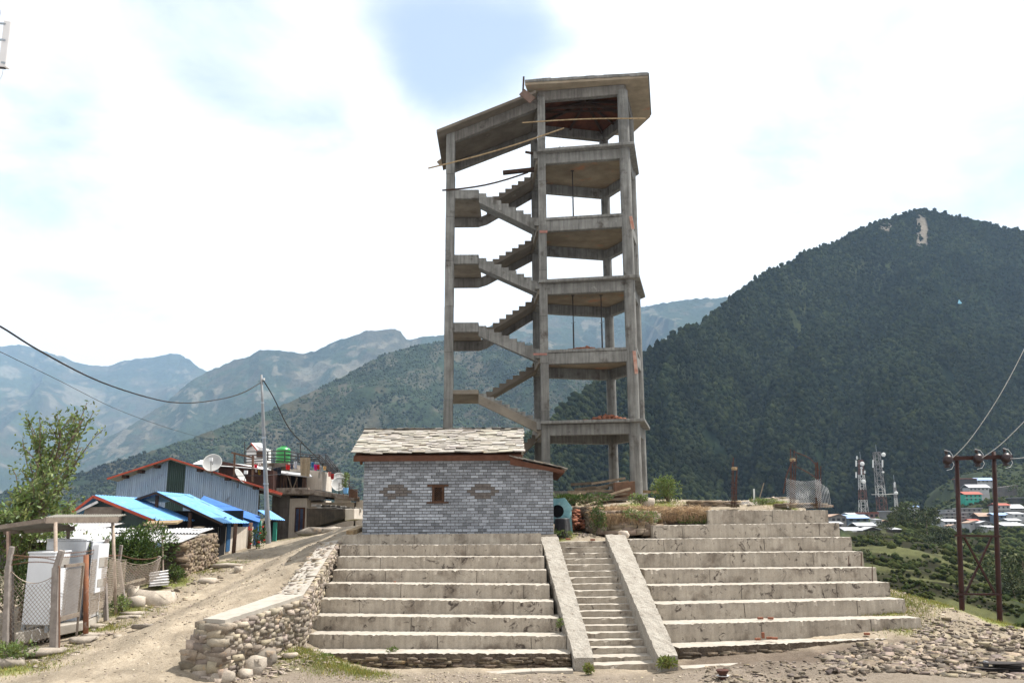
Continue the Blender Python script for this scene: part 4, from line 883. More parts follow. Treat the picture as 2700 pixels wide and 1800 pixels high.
    # lean-to roof going down to the right
    a0 = P(1345,1206,ye+.05); a1 = P(1488,1236,ye+.05)
    ln = MB().prism([a0-V(0,0,.09),a1-V(0,0,.09),a1-V(0,0,.03),a0-V(0,0,.03)], (0,4.2,0)).build('lean_to_roof', m_brown4, H)
    MB().prism([a0-V(0,.05,.22),a1-V(0,.05,.13),a1-V(0,.05,.035),a0-V(0,.05,.03)], (0,.06,0)).build('bargeboard', m_brown, ln)
    for k in range(7): 
        yk = ye+.4+k*.6; MB().bar(V(a1.x-.5,yk,a1.z+.02), V(a1.x-.02,yk,a1.z-.12), .06, .08).build('rafter', m_brown, ln)
    sl_ = MB(); d_ = (a1-a0); Ln = d_.length; d_.normalize(); nrm = V(-d_.z,0,d_.x); nrm = nrm if nrm.z > 0 else -nrm
    for i in range(11):
        y = ye-.02
        while y < ye+4.2:
            w = rnd.uniform(.2,.5); t = rnd.uniform(.6,1.15); sl_.tint = (t,t*.97,t*.93)
            sl_.obox(a1+V(0,y+w/2-a1.y,0)-d_*(Ln*(i+.3)/11)+nrm*(.035+rnd.uniform(0,.02)), (d_-nrm*.1).normalized()*(Ln/11*.95), V(0,1,0)*(w/2-.004), nrm*.012); y += w
    sl_.build('slates', m_slate, ln)
    for k,(px,py) in enumerate(((951,1200),)):
        a = P(px,1196,26.3); MB().bar(a, P(953,1222,26.5), .07, .12).build('eave_bracket', m_brown, H)
    return H
m_brown2 = M('window_timber', (.085,.045,.028), (.05,.028,.018), 6, fine=.2)
m_brown3 = M('lattice_timber', (.20,.12,.08), (.14,.08,.05), 9, fine=.2)
m_brown4 = M('soffit_timber', (.24,.09,.04), (.16,.06,.03), 5, fine=.2)
house()
pole('timber_beam', P(922,1404,26.3), P(956,1391,27.4), .04, m_bamboo, 'pale squared beam lying on the ground against the left corner of the brick house', 'beam', flat=(.22,.14))
# ================================================================ masonry walls of real stones
RT = [rock_t(s, .55) for s in range(5)]
ST = [ang_t(300+s, .8) for s in range(14)]
def stones(name, mat, pos, scl, rot, parent=None, lo=.6, hi=1.3, **k):
    n = len(pos); t = rng.uniform(lo,hi,(n,1))*np.array([[1,1,1]])*np.stack([np.ones(n), rng.uniform(.93,1,n), rng.uniform(.84,1,n)],-1)
    return scatter(name, ST, pos, np.asarray(scl)*1.12, rot, mat, tilt=rng.normal(0,.14,n), tint=t, parent=parent, smooth=False, **k)
def stone_face(pos, scl, rot, a0, a1, b0, b1, sz=.13, hs=.07, inset=0):
    """courses of stones over the quad a0-a1 (bottom) b0-b1 (top)"""
    a0,a1,b0,b1 = map(Vector,(a0,a1,b0,b1)); L = (a1-a0).length; Hh = max((b0-a0).length,(b1-a1).length); nr_ = max(1,int(Hh/(hs*1.5)))
    ang = math.atan2((a1-a0).y,(a1-a0).x); d = (a1-a0).normalized(); nrm = V(d.y,-d.x,0)
    for r_ in range(nr_+1):
        v = (r_+.5)/(nr_+1); x = rnd.uniform(-.1,0)
        while x < L:
            w = rnd.uniform(.6,1.9)*sz; u = min(1,max(0,(x+w/2)/L)); p = a0.lerp(a1,u).lerp(b0.lerp(b1,u), v)+V(0,0,rnd.uniform(-.015,.015))+nrm*rnd.uniform(-.024,.014)
            pos.append(tuple(p)); scl.append((w*.54, sz*.6, Hh/(nr_+1)*rnd.uniform(.75,1.05))); rot.append(ang+rnd.uniform(-.12,.12)); x += w
def retaining_wall():
    N0 = P(594,1637,18.3); K = P(800,1571,20.5); Tp = P(893,1424,26.1)
    N1 = P(536,1634,18.55); K1 = P(738,1566,21.2); T1 = P(848,1432,26.3)
    Wt = thing('stone_wall', (N0.x,N0.y,0), 'pale retaining wall of rough stones with a flat cap beside the dirt road', 'wall')
    g = lambda p, z: V(p.x,p.y,z)
    m = MB(); 
    def body(a, b, c, d, za, zb):  # a,b right side ; d,c left side
        i = .08; m.hexa([g(a,za)+V(-i,i,0), g(b,zb)+V(-i,0,0), g(c,zb), g(d,za)+V(0,i,0), a+V(-i,i,-.05), b+V(-i,0,-.05), c-V(0,0,.05), d+V(0,i,-.05)])
    body(N0,K,K1,N1,-.3,.2); body(K,Tp,T1,K1,.2,1.5)
    m.build('core', m_mortar2, Wt)
    pos,scl,rot = [],[],[]
    stone_face(pos,scl,rot, g(N0,-.15), g(K,.35), N0-V(0,0,.07), K-V(0,0,.07), .16,.055)
    stone_face(pos,scl,rot, g(K,.35), g(Tp,2.2), K-V(0,0,.07), Tp-V(0,0,.07), .15,.055)
    stone_face(pos,scl,rot, g(N1,-.15)+V(-.42,-.1,0), g(N0,-.15)+V(-.12,-.12,0), N1-V(0,0,.07), N0-V(0,0,.07), .24,.09)
    stone_face(pos,scl,rot, g(K1,.9), g(N1,.2), K1-V(0,0,.05), N1-V(0,0,.05), .16,.06)
    n = len(pos)
    stones('stones', m_stone, pos, scl, np.array(rot), Wt)
    # near cap is smooth mortar, the far cap is laid of flat stones
    c = MB(); nn = 24; vs = []
    for i in range(nn+1):
        for j in range(4): p = (N0.lerp(K,i/nn)).lerp(N1.lerp(K1,i/nn), j/3); vs.append(p+V(0,0,.03+rnd.uniform(-.006,.006)))
    c.add(vs, [(i*4+j,(i+1)*4+j,(i+1)*4+j+1,i*4+j+1) for i in range(nn) for j in range(3)])
    for j in (0,3):
        e = [vs[i*4+j] for i in range(nn+1)]; c.add(e+[p-V(0,0,.1) for p in e], [((i,i+nn+1,i+nn+2,i+1) if j == 0 else (i+1,i+nn+2,i+nn+1,i)) for i in range(nn)])
    e = vs[:4]; c.add(e+[p-V(0,0,.1) for p in e], [(j+1,j+5,j+4,j) for j in range(3)])
    c.build('cap', m_tread, Wt)
    pos,scl,rot = [],[],[]
    for i in range(46):
        f = i/46
        for j in range(4):
            p = K.lerp(Tp,f).lerp(K1.lerp(T1,f), (j+.5)/4); pos.append(tuple(p+V(rnd.uniform(-.05,.05),rnd.uniform(-.05,.05),rnd.uniform(-.045,-.012)))); scl.append((rnd.uniform(.10,.18),rnd.uniform(.07,.12),.03)); rot.append(rnd.uniform(-.4,.4))
    stones('cap_stones', m_stone, pos, scl, np.array(rot), Wt, lo=1.1, hi=1.45)  # pale stones tinted up further so the cap reads as sunlit
    c = MB(); nn = 24; vs = []
    for i in range(nn+1):
        for j in range(4): p = (K.lerp(Tp,i/nn)).lerp(K1.lerp(T1,i/nn), j/3); vs.append(p+V(0,0,.022+rnd.uniform(-.012,.012)))
    c.add(vs, [(i*4+j,(i+1)*4+j,(i+1)*4+j+1,i*4+j+1) for i in range(nn) for j in range(3)]); c.build('upper_cap', m_tread, Wt)
m_mortar2 = M('earth_mortar', (.22,.18,.14), (.16,.13,.10), 9)
retaining_wall()
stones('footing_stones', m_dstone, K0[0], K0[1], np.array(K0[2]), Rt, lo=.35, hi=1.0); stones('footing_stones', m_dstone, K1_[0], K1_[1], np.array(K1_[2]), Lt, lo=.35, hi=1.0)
def mound_wall():
    Wt = thing('field_stone_wall', P(1600,1400,27.8), 'dark dry stone bank overhung by straw behind the top of the stairs', 'wall')
    pos,scl,rot = [],[],[]
    a0,a1 = P(1572,1405,27.4),P(1722,1408,27.3); stone_face(pos,scl,rot,a0,a1,P(1580,1345,27.8),P(1722,1350,27.7),.28,.07)
    stone_face(pos,scl,rot,P(1722,1383,28.3),P(1868,1378,28.3),P(1722,1352,28.4),P(1868,1352,28.4),.28,.07)
    stone_face(pos,scl,rot,P(1490,1385,31.2),P(1555,1400,28.4),P(1492,1335,31.2),P(1560,1338,28.6),.25,.07)
    stone_face(pos,scl,rot,P(1555,1400,28.4),P(1575,1405,27.4),P(1560,1338,28.6),P(1578,1345,27.8),.25,.07)
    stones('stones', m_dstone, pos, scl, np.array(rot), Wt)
    m = MB().hexa([P(1575,1412,27.6),P(1722,1412,27.5),V(P(1722,1400,30).x,30.5,2.6),V(P(1590,1400,30).x,30.5,2.6),P(1582,1346,27.95),P(1722,1350,27.9),P(1722,1335,30.5),P(1590,1335,30.5)])
    m.build('earth_core', m_mortar2, Wt)
    m = MB().hexa([P(1722,1390,28.5),P(1868,1390,28.5),P(1868,1380,30.5),P(1722,1380,30.5),P(1722,1350,28.6),P(1868,1351,28.6),P(1868,1338,30.5),P(1722,1338,30.5)])
    m.build('earth_core', m_mortar2, Wt)
mound_wall()
m_postw = M('brown_post', (.13,.075,.05), (.085,.05,.035), 5, fine=.2)
# ================================================================ vegetation tools
def leaf_t(w=.35, fold=.25):
    v = np.array([(0,0,0),(w*.5,.35,fold*.2),(0,.4,0),(-w*.5,.35,fold*.2),(w*.42,.72,fold*.1),(0,.75,-.03),(-w*.42,.72,fold*.1),(0,1,-.1)])
    return v, np.array([(0,1,2,2),(0,2,3,3),(1,4,5,2),(2,5,6,3),(4,7,5,5),(5,7,6,6)])
def leaves(name, mat, pos, size, parent, w=.38, up=.3, lo=.6, hi=1.35, dirs=None, kind=None, label=None):
    v, f = leaf_t(w); pos = np.asarray(pos); n = len(pos)
    d = rng.normal(0,1,(n,3)) if dirs is None else dirs+rng.normal(0,.5,(n,3)); d[:,2] += up; d /= np.linalg.norm(d,axis=1)[:,None]
    a = rng.normal(0,1,(n,3)); x = np.cross(d,a); x /= np.linalg.norm(x,axis=1)[:,None]; z = np.cross(x,d)
    s = size*rng.uniform(.6,1.3,n)[:,None,None]
    V_ = (v[None,:,0:1]*x[:,None,:]+v[None,:,1:2]*d[:,None,:]+v[None,:,2:3]*z[:,None,:])*s+pos[:,None,:]
    tri = np.array([(0,1,2),(0,2,3),(1,4,5),(1,5,2),(2,5,6),(2,6,3),(4,7,5),(5,7,6)])
    F_ = (tri[None]+(np.arange(n)*8)[:,None,None]).reshape(-1,3)
    t = rng.uniform(lo,hi,(n,1))*np.stack([rng.uniform(.85,1.25,n),np.ones(n),rng.uniform(.7,1.2,n)],-1)
    o = mesh_np(name, V_.reshape(-1,3), F_, mat, parent, tint=np.repeat(t,8,0)); 
    return tag(o, label, None, None, kind)
def plant(name, base, label, cat, H, spread, nb, nl, lsize, mat=None, trunk=.05, w=.38, lean=(0,0), bare=.25, up=.3, clump=.22, group=None, crown='crown', vary=.5):
    """shrub or small tree: forking stems, leaves gathered round the outer twigs"""
    base = Vector(base); T = thing(name, base, label, cat, group); m = MB(); tips = []
    def grow(p, d, L, r, lvl):
        n = 4; pts = [p]; q = p.copy(); dd = d.copy()
        for i in range(n):
            dd = (dd+V(rnd.gauss(0,.12),rnd.gauss(0,.12),rnd.gauss(.03,.06))).normalized(); q = q+dd*(L/n); pts.append(q.copy())
            if lvl >= 1 or i >= 2: tips.append((q.copy(), lvl))
        m.tube(pts, r, 5, r2=r*.55)
        if lvl < 2:
            for k in range(nb if lvl == 0 else 4):
                t_ = rnd.uniform(bare if lvl == 0 else .3, 1); j = min(n-1,int(t_*n)); s = pts[j].lerp(pts[j+1], t_*n-j)
                a = rnd.uniform(0,6.28); o = V(math.cos(a),math.sin(a),0)
                grow(s, (dd*.55+o*spread+V(0,0,.15)).normalized(), L*rnd.uniform(.35,.6)*(1-.35*t_ if lvl == 0 else 1), r*.5, lvl+1)
    grow(base-V(0,0,.1), V(lean[0],lean[1],1).normalized(), H*.85, trunk, 0)
    m.build('trunk', m_bark, T)
    tp = [t[0] for t in tips]; idx = rng.integers(0,len(tp),nl); P_ = np.array([tuple(p) for p in tp])[idx]+rng.normal(0,clump*H*.3,(nl,3))*np.array([1,1,.8])
    leaves(crown, mat or m_leaf, P_, lsize, T, w=w, up=up, lo=1-vary, hi=1+vary*.8)
    return T
def bush(name, base, label, cat, rx, ry, h, nl, ls, mat=None, group=None, seed=0, lumps=7):
    base = Vector(base); T = thing(name, base, label, cat, group); m = MB(); pos = []; dr = []
    L = [(V(rnd.uniform(-.6,.6)*rx, rnd.uniform(-.6,.6)*ry, h*rnd.uniform(.35,.75)), rnd.uniform(.35,.6)) for _ in range(lumps)]
    for (c, s) in L:
        m.tube([base, base+c*.5+V(0,0,.05), base+c], .012+.01*h, 5, r2=.006)
        n = nl//lumps; u = rng.normal(0,1,(n,3)); u /= np.linalg.norm(u,axis=1)[:,None]; rr = rng.uniform(.45,1,(n,1))**.5
        q = u*rr*np.array([rx,ry,h*.75])*s+np.array(base+c); q[:,2] = np.maximum(q[:,2], base.z+.02); pos.append(q); dr.append(u)
    m.build('stems', m_bark, T); leaves('leaves', mat or m_leafd, np.concatenate(pos), ls, T, dirs=np.concatenate(dr)*1.2)
    return T
# ================================================================ left: tree, bushes
def G(px, Y):     # point on the ground under a pixel column at distance Y
    x = (px-1350)/FPX*Y*.985; 
    for _ in range(3): z = gz(x, Y); x = (px-1350)/FPX*(Y*.978+(z-CAMH)*.207)
    return V(x, Y, gz(x,Y))
b = G(40, 27.5); b.z -= .6; plant('tree', b, 'tall loose leafy tree rising over the tin shelter at the left edge', 'tree', 6.6, .26, 22, 4200, .15, trunk=.08, lean=(-.01,0), bare=.15, clump=.055)
b = G(15, 25.5); b.z -= .4; plant('tree', b, 'bushy broad leaved tree cut by the left edge of the picture', 'tree', 4.2, .6, 14, 3600, .15, trunk=.08, bare=.1, clump=.08)
b = G(128, 28.5); b.z -= .5; plant('tree', b, 'slanting leafy sapling right of the tall loose tree, before the hazy hills', 'tree', 4.2, .45, 10, 1700, .15, trunk=.05, lean=(.12,0), bare=.2, clump=.055)
b = G(352, 26.5); bush('shrub', b+V(0,0,.3), 'dense dark green shrub behind the sagging netting beside the stone hut', 'shrub', 1.05, .7, 1.45, 4600, .10, lumps=12)
b = G(215, 26.5); bush('shrub', b+V(0,0,.2), 'leggy pale shrub behind the white cabinets in front of the tin roof', 'shrub', 1.2, .5, 1.5, 1300, .09, mat=m_leaf, lumps=9)
b = G(70, 24.8); bush('shrub', b, 'dark shrub under the left part of the tin shelter behind the netting', 'shrub', 1.1, .7, 1.7, 2600, .10, lumps=8)
b = G(25, 19.2); bush('shrub', b, 'low leafy shrub growing at the fence foot in the lower left corner', 'shrub', .55, .35, .45, 1100, .07, mat=m_leaf)
b = G(318, 23.6); bush('shrub', b, 'small round shrub at the foot of the fence end beside the road', 'shrub', .45, .35, .45, 900, .06, mat=m_leaf)
b = G(457, 26.8); bush('shrub', b, 'tuft of leaves by the folded tin at the stone hut corner', 'shrub', .3, .25, .5, 500, .07)
b = G(268, 25.2); bush('shrub', b, 'dark low shrub added for shade behind the netting right of the louvred cabinet', 'shrub', .5, .35, 1.0, 1300, .09, lumps=7)  # added bush, its dark leaves stand in for shadow behind the netting
b = G(385, 27.2); bush('shrub', b, 'dark bush added for shade in the gap behind the sagging netting end', 'shrub', .5, .35, .8, 1300, .09, lumps=7)  # second added bush, supplies the darkness at the netting end
# ================================================================ shelter, cabinets, fence
def shelter():
    T = thing('tin_shelter', P(150,1690,21.2), 'open shelter of tin sheets on thin posts over the white cabinets', 'shelter')
    Y = 20.9; pos = [(22,1400,1720,20.6,.10),(146,1376,1690,20.9,.085),(297,1370,1585,23.4,.085),(180,1382,1560,24.0,.09)]
    for (px,y0,y1,Yk,w) in pos:
        t = P(px,y0,Yk); bt = P(px+(12 if px > 250 else 3),y1,Yk); bt.z = min(bt.z, gz(bt.x,bt.y)+.0)
        MB().tube([bt,t], w/2, 10).build('post', m_paleb if px > 100 else m_rustpost, T, smooth=True)
    a,b_,c,d = P(120,1374,20.5),P(312,1372,22.6),P(330,1360,24.6),P(160,1354,25.0)
    MB().sheet(P(118,1364,20.6), P(314,1361,23.3), P(334,1356,24.8), P(150,1356.5,24.6), 30, .018, nv=2, th=.01).build('roof_sheet', m_greytin, T)
    MB().sheet(P(-60,1392,20.6), P(121,1364,20.6), P(196,1393,24.2), P(-40,1400,24.2), 4, .012, nv=3, th=.01).build('roof_sheet', m_greytin, T)
    MB().bar(P(118,1371,20.6), P(310,1369,23.2), .06, .14).build('rail', m_greywood, T); MB().bar(P(-60,1398,20.65), P(120,1371,20.6), .06, .10).build('rail', m_greywood, T)
    MB().bar(P(10,1402,23.8), P(196,1392,23.9), .06, .12).build('rail', m_greywood, T)
m_paleb = M('bleached_pole', (.40,.33,.27), (.28,.22,.18), 6, fine=.2)
m_rustpost = M('brown_pole', (.20,.14,.11), (.13,.09,.07), 6, fine=.2)
m_greytin = M('dull_grey_tin', (.23,.22,.19), (.17,.16,.14), 2, c3=(.3,.29,.27), s3=3, t3=.62)
m_greywood = M('grey_timber', (.22,.185,.15), (.15,.12,.10), 5, fine=.2)
m_postg = M('grey_fence_post', (.27,.24,.22), (.19,.165,.15), 6, fine=.2, streak=.2)
shelter()
def cabinet(label, corners, z0, z1, door=None, grille=None, legs=True):
    """corners: near-left, near-right(corner towards the road), far-right, far-left in plan"""
    c = [V(*p) for p in corners]; b = c[0]; T = thing('equipment_cabinet', (b.x,b.y,z0), label, 'cabinet', 'telecom cabinets behind the fence')
    MB().hexa([V(p.x,p.y,z0) for p in c]+[V(p.x,p.y,z1) for p in c]).build('body', m_cab, T, bevel=.02)
    ce = (c[0]+c[2])/2; e = [p+(p-ce).normalized()*.035 for p in c]
    MB().hexa([V(p.x,p.y,z1+.002) for p in e]+[V(p.x,p.y,z1+.045) for p in e]).build('lid', m_cab, T, bevel=.01)
    a, d = c[1], c[2]; dr = (d-a); n = V(dr.y,-dr.x,0).normalized()
    if grille:
        for (f0,f1,u0,u1) in grille:
            p = a.lerp(d,f0); q = a.lerp(d,f1); za = z0+(z1-z0)*u0; zb = z0+(z1-z0)*u1
            MB().hexa([V(p.x,p.y,za)+n*.02,V(q.x,q.y,za)+n*.02,V(q.x,q.y,za),V(p.x,p.y,za),V(p.x,p.y,zb)+n*.02,V(q.x,q.y,zb)+n*.02,V(q.x,q.y,zb),V(p.x,p.y,zb)]).build('grille', m_cabg, T)
    if door:
        p = a.lerp(d,.06); q = a.lerp(d,.94); za = z0+(z1-z0)*door[0]; zb = z0+(z1-z0)*door[1]; th = door[2]
        o = MB().hexa([V(p.x,p.y,za)+n*th,V(q.x,q.y,za)+n*th,V(q.x,q.y,za),V(p.x,p.y,za),V(p.x,p.y,zb)+n*th,V(q.x,q.y,zb)+n*th,V(q.x,q.y,zb),V(p.x,p.y,zb)]).build('door_unit', m_cab, T, bevel=.015)
        for (u0,u1) in ((.12,.28),(.52,.72)):
            zc, zd = za+(zb-za)*u0, za+(zb-za)*u1; MB().hexa([V(*(p.lerp(q,.1)+n*(th+.012)).xy,zc),V(*(p.lerp(q,.9)+n*(th+.012)).xy,zc),V(*(p.lerp(q,.9)+n*th).xy,zc),V(*(p.lerp(q,.1)+n*th).xy,zc),V(*(p.lerp(q,.1)+n*(th+.012)).xy,zd),V(*(p.lerp(q,.9)+n*(th+.012)).xy,zd),V(*(p.lerp(q,.9)+n*th).xy,zd),V(*(p.lerp(q,.1)+n*th).xy,zd)]).build('louvre', m_cabg, o)
    if legs:
        for p in c: q = p.lerp(ce,.12); MB().box((q.x-.04,q.y-.04,z0-.16),(q.x+.04,q.y+.04,z0)).build('foot', m_galv, T)
    return T
def cab(label, pxa, pxb, pxc, ytop, ybot, Ya, Yb, Yc, **k):
    # px of left, front corner, right back; distances
    a = P(pxa,(ytop+ybot)/2,Ya); b_ = P(pxb,(ytop+ybot)/2,Yb); c_ = P(pxc,(ytop+ybot)/2,Yc); z1 = P(pxb,ytop,Yb).z; z0 = P(pxb,ybot,Yb).z
    d = a+(c_-b_); return cabinet(label, [(a.x,a.y,0),(b_.x,b_.y,0),(c_.x,c_.y,0),(d.x,d.y,0)], z0, z1, **k)
cab('near white cabinet on short feet, leftmost of the three cabinets', 66, 136, 177, 1459, 1648, 20.9, 20.7, 22.0, grille=[(.35,.9,.80,.93)])
cab('tallest white cabinet with a long blank side, between the shorter two', 112, 218, 226, 1426, 1650, 23.5, 21.9, 22.4)
cab('white cabinet with a louvred door unit facing the road, nearest the rusty post', 229, 236, 267, 1430, 1632, 22.8, 21.9, 22.9, door=(.33,.98,.14), grille=[(.2,.85,.06,.24)])
o = MB().hexa([P(40,1700,20.4),P(225,1660,21.5),P(280,1632,23.8),P(120,1650,23.8)]+[P(40,1668,20.4),P(225,1638,21.5),P(280,1612,23.8),P(120,1630,23.8)]).build('concrete_plinth', m_tread, bevel=.015, loc=tuple(P(40,1700,20.4))); tag(o, 'low pale concrete plinth carrying the white cabinets', 'plinth')
# chain-link fence
def netting(m, A, B, top, bot, cell=.08, r=.0055, sagt=0):
    """diamond wire between A and B (plan), top(s), bot(s) heights"""
    A = Vector(A); B = Vector(B); L = (V(B.x,B.y,0)-V(A.x,A.y,0)).length
    zmin = min(bot(s/20) for s in range(21)); zmax = max(top(s/20) for s in range(21)); Hh = zmax-zmin
    def pt(s, z): q = A.lerp(B, s/L); return V(q.x, q.y, z)
    N_ = int((L+Hh)/cell)+1
    for sgn in (1,-1):
        for i in range(-int(Hh/cell)-1, N_):
            s0 = i*cell; run = []
            stp = .06; k = 0
            while True:
                s = s0+k*stp*.8; z = (zmin+k*stp) if sgn > 0 else (zmax-k*stp); k += 1
                if s > L or z > zmax+.001 or z < zmin-.001: break
                if s < 0: continue
                u = s/L
                if bot(u) <= z <= top(u): run.append(pt(s,z))
                else:
                    if len(run) > 1: m.tube([run[0],run[-1]], r, 3, cap=False)
                    run = []
            if len(run) > 1: m.tube([run[0],run[-1]], r, 3, cap=False)
    rim = [pt(L*k/16, top(k/16)) for k in range(17)]; m.tube(rim, r*1.5, 4, cap=False)
def fence():
    T = thing('chain_link_fence', P(50,1745,19.5), 'sagging chain link fence on bent grey concrete posts beside the road', 'fence')
    def pst(x0,y0,x1,y1,xt,yt,Y,w=.11,mat=None):
        b_ = P(x0,y0,Y); b_.z = min(b_.z, gz(b_.x,b_.y)-.1); m = MB(); m.bar(b_, P(x1,y1,Y), w, w, up=(0,1,0)); m.bar(P(x1,y1,Y)-V(0,0,.03), P(xt,yt,Y), w*.85, w*.85, up=(0,1,0)); m.build('post', mat or m_postg, T, bevel=.01)
    pst(20,1690,22,1490,32,1440,19.6); pst(36,1655,30,1508,27,1490,21.2,.09)
    pst(144,1700,148,1495,163,1450,20.0,.14)
    pst(284,1608,274,1470,283,1420,22.8,.10); pst(334,1556,314,1480,320,1436,24.2,.09); pst(394,1545,418,1472,420,1465,26.2,.10)
    pst(160,1690,157,1495,155,1490,19.95,.035,m_rustw)
    m = MB(); r = lambda a,b_: (lambda s: a+(b_-a)*s)
    def run(pa, pb, ta, tb, ba, bb, sag, cell=.08, rr=.0055):
        A, B = P(*pa), P(*pb); z = lambda p,y: P(p[0],y,p[2]).z
        za,zb,wa,wb = z(pa,ta),z(pb,tb),z(pa,ba),z(pb,bb); m2 = MB(); netting(m2, A, B, lambda s: za+(zb-za)*s-sag*4*s*(1-s), lambda s: wa+(wb-wa)*s, cell, rr); m2.build('netting', m_wire, T)
    run((-40,1600,19.5),(22,1600,19.6),1522,1505,1745,1715,.06)
    run((22,1600,19.6),(150,1600,20.0),1508,1502,1712,1690,.26)
    run((228,1600,21.6),(276,1600,22.8),1475,1468,1640,1600,.02)
    run((276,1600,22.8),(324,1600,24.2),1468,1475,1600,1565,.03)
    run((318,1600,24.2),(416,1600,26.2),1478,1468,1560,1530,.16)
    m3 = MB()
    for (pa,pb,sg) in (((30,1462,19.6),(150,1467,20.0),.02),((26,1478,19.6),(150,1478,20.0),-.08),((24,1490,19.6),(150,1486,20.0),-.06),((160,1457,20.0),(282,1440,22.8),.05),((158,1468,20.0),(280,1450,22.8),.04),((283,1462,22.8),(318,1462,24.2),.02),((320,1462,24.2),(420,1466,26.2),.1)):
        a, b_ = P(*pa), P(*pb); pts = [a.lerp(b_,k/14)-V(0,0,sg*4*(k/14)*(1-k/14)) for k in range(15)]; m3.tube(pts, .006, 4)
        for k in range(1,28):
            q = pts[k//2] if k % 2 == 0 else (pts[k//2]+pts[k//2+1])/2 if k//2+1 < 15 else pts[-1]; m3.bar(q-V(.012,0,.02), q+V(.012,0,.02), .004,.004); m3.bar(q-V(-.012,0,.02), q+V(-.012,0,.02), .004,.004)
    m3.build('barbed_wire', m_rustw, T)
    g = thing('wire_gate', P(160,1690,20.2), 'small framed wire gate standing between thick grey post and rusty post', 'gate')
    a,b_ = P(160,1600,20.2), P(209,1600,21.0); zt = P(160,1492,20.2).z; zb = P(160,1632,20.2).z; zt2 = P(209,1486,21.0).z; zb2 = P(205,1618,21).z
    f = MB(); f.bar(V(a.x,a.y,zt),V(b_.x,b_.y,zt2),.05,.07).bar(V(a.x,a.y,zb),V(b_.x,b_.y,zb2),.05,.10).bar(V(b_.x,b_.y,zb2-.1),V(b_.x,b_.y,zt2),.05,.05,up=(0,1,0)).bar(V(b_.x,b_.y,zb2-.5),V(b_.x,b_.y,zb2),.04,.04,up=(0,1,0)); f.build('frame', m_greywood, g)
    m4 = MB(); netting(m4, a, b_, lambda s: zt+(zt2-zt)*s, lambda s: zb+(zb2-zb)*s, .05, .004); m4.build('netting', m_wire, g)
    c0 = P(229,1662,21.1); c0.z = gz(c0.x,c0.y)-.1; ct = P(227,1462,21.1); rp = MB().tube([c0,ct],.06,12).build('rusty_pipe_post', m_rustpipe, smooth=True, loc=tuple(c0)); tag(rp, 'thick rusty pipe post at the gate side of the fence', 'post')
m_rustw = M('rusted_wire', (.16,.09,.06), rough=.8, fine=0, bump=0)
m_rustpipe = M('rusty_pipe', (.24,.10,.05), (.14,.07,.05), 4, c3=(.33,.29,.26), s3=3, t3=.6, fine=.3)
fence()
h = MB(); c = P(95,1673,20.3); h.tube([c+V(.10*math.cos(t*.35),0,.14*math.sin(t*.35)) for t in range(17)], .008, 5); tag(h.build('white_hose', m_white, loc=tuple(c)), 'loop of thin white hose on the cabinet plinth', 'hose')
# ================================================================ stone hut with tin roof
def hut():
    T = thing('stone_hut', P(500,1490,29), 'low dry stone hut under weathered corrugated tin sheets', 'hut')
    e0 = P(395,1462,27.8); e1 = P(1,1402,27.2)
    a = P(434,1512,28.0); b_ = P(474,1530,27.6); c_ = P(567,1462,31.0)
    pos,scl,rot = [],[],[]
    A0, A1 = P(433,1515,28.6), P(500,1527,27.6); 
    stone_face(pos,scl,rot,P(425,1515,28.8),P(474,1532,27.4),P(425,1442,28.8),P(474,1438,27.4),.3,.06)
    stone_face(pos,scl,rot,P(474,1532,27.4),P(567,1480,30.8),P(474,1432,27.4),P(566,1405,30.8),.17,.055)
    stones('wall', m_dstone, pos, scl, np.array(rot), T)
    MB().hexa([P(474,1535,27.6)+V(-.1,0,-.3),P(564,1485,30.9)+V(-.1,0,-.3),P(540,1480,32.5),P(425,1520,29.0)+V(0,0,-.3),P(472,1438,27.6),P(562,1410,30.9),P(530,1405,33),P(425,1442,29.0)]).build('wall_core', m_mortar2, T)
    # tin sheets in two overlapping courses
    E = P(474,1430,27.1); Rr_ = P(568,1389,31.5); L_ = P(340,1431,27.1)
    lo1, lo0 = P(474,1430,27.0), P(300,1424,27.0); up1, up0 = P(566,1392,31.0), P(420,1392,31.0)
    mid1, mid0 = lo1.lerp(up1,.52)+V(0,0,.05), lo0.lerp(up0,.52)+V(0,0,.05)
    MB().sheet(lo0, lo1, lo1.lerp(up1,.56), lo0.lerp(up0,.56), 22, .022, nv=3, th=.008, sag=.02).build('roof_sheet', m_tin, T)
    MB().sheet(mid0-V(1,0,0), mid1, up1, up0-V(1.2,0,0), 28, .022, nv=3, th=.008, sag=.02).build('roof_sheet', m_tin2, T)
    MB().sheet(P(-60,1430,27.0), P(300,1424,27.0), P(420,1392,31.0), P(60,1392,31.0), 40, .022, nv=3, th=.008, sag=.03).build('roof_sheet', m_tin2, T)
    MB().sheet(P(-60,1395,30.0), P(250,1396,30.5), P(330,1378,33.0), P(20,1378,33.0), 40, .022, nv=3, th=.008).build('roof_sheet', m_tin2, T)
    MB().sheet(P(-20,1500,27.2), P(52,1500,27.2), P(52,1432,27.2), P(-20,1432,27.2), 14, .02).build('side_sheet', m_greyw, T)
m_tin2 = M('sun_bleached_tin', (.50,.50,.51), (.40,.40,.41), 2.5, c3=(.42,.24,.13), s3=1.1, t3=.56, w3=.14, fine=.15, rough=.5, metal=.15, bump=.1)
hut()
for (px,py,Y,s,lab) in ((420,1388,30.5,.28,'flat stone weighting the tin roof at its upper edge'),(402,1394,29.8,.22,'stone with timber scraps on the tin roof of the hut'),(524,1390,30.2,.18,'small dark stone alone on the right part of the tin roof')):
    c = P(px,py,Y); scatter('roof_stone', RT, [tuple(c)], np.array([[s,s*.6,s*.3]]), np.array([.3]), m_dstone, tint=np.ones((1,3)), loc=tuple(c), label=lab, cat='stone')
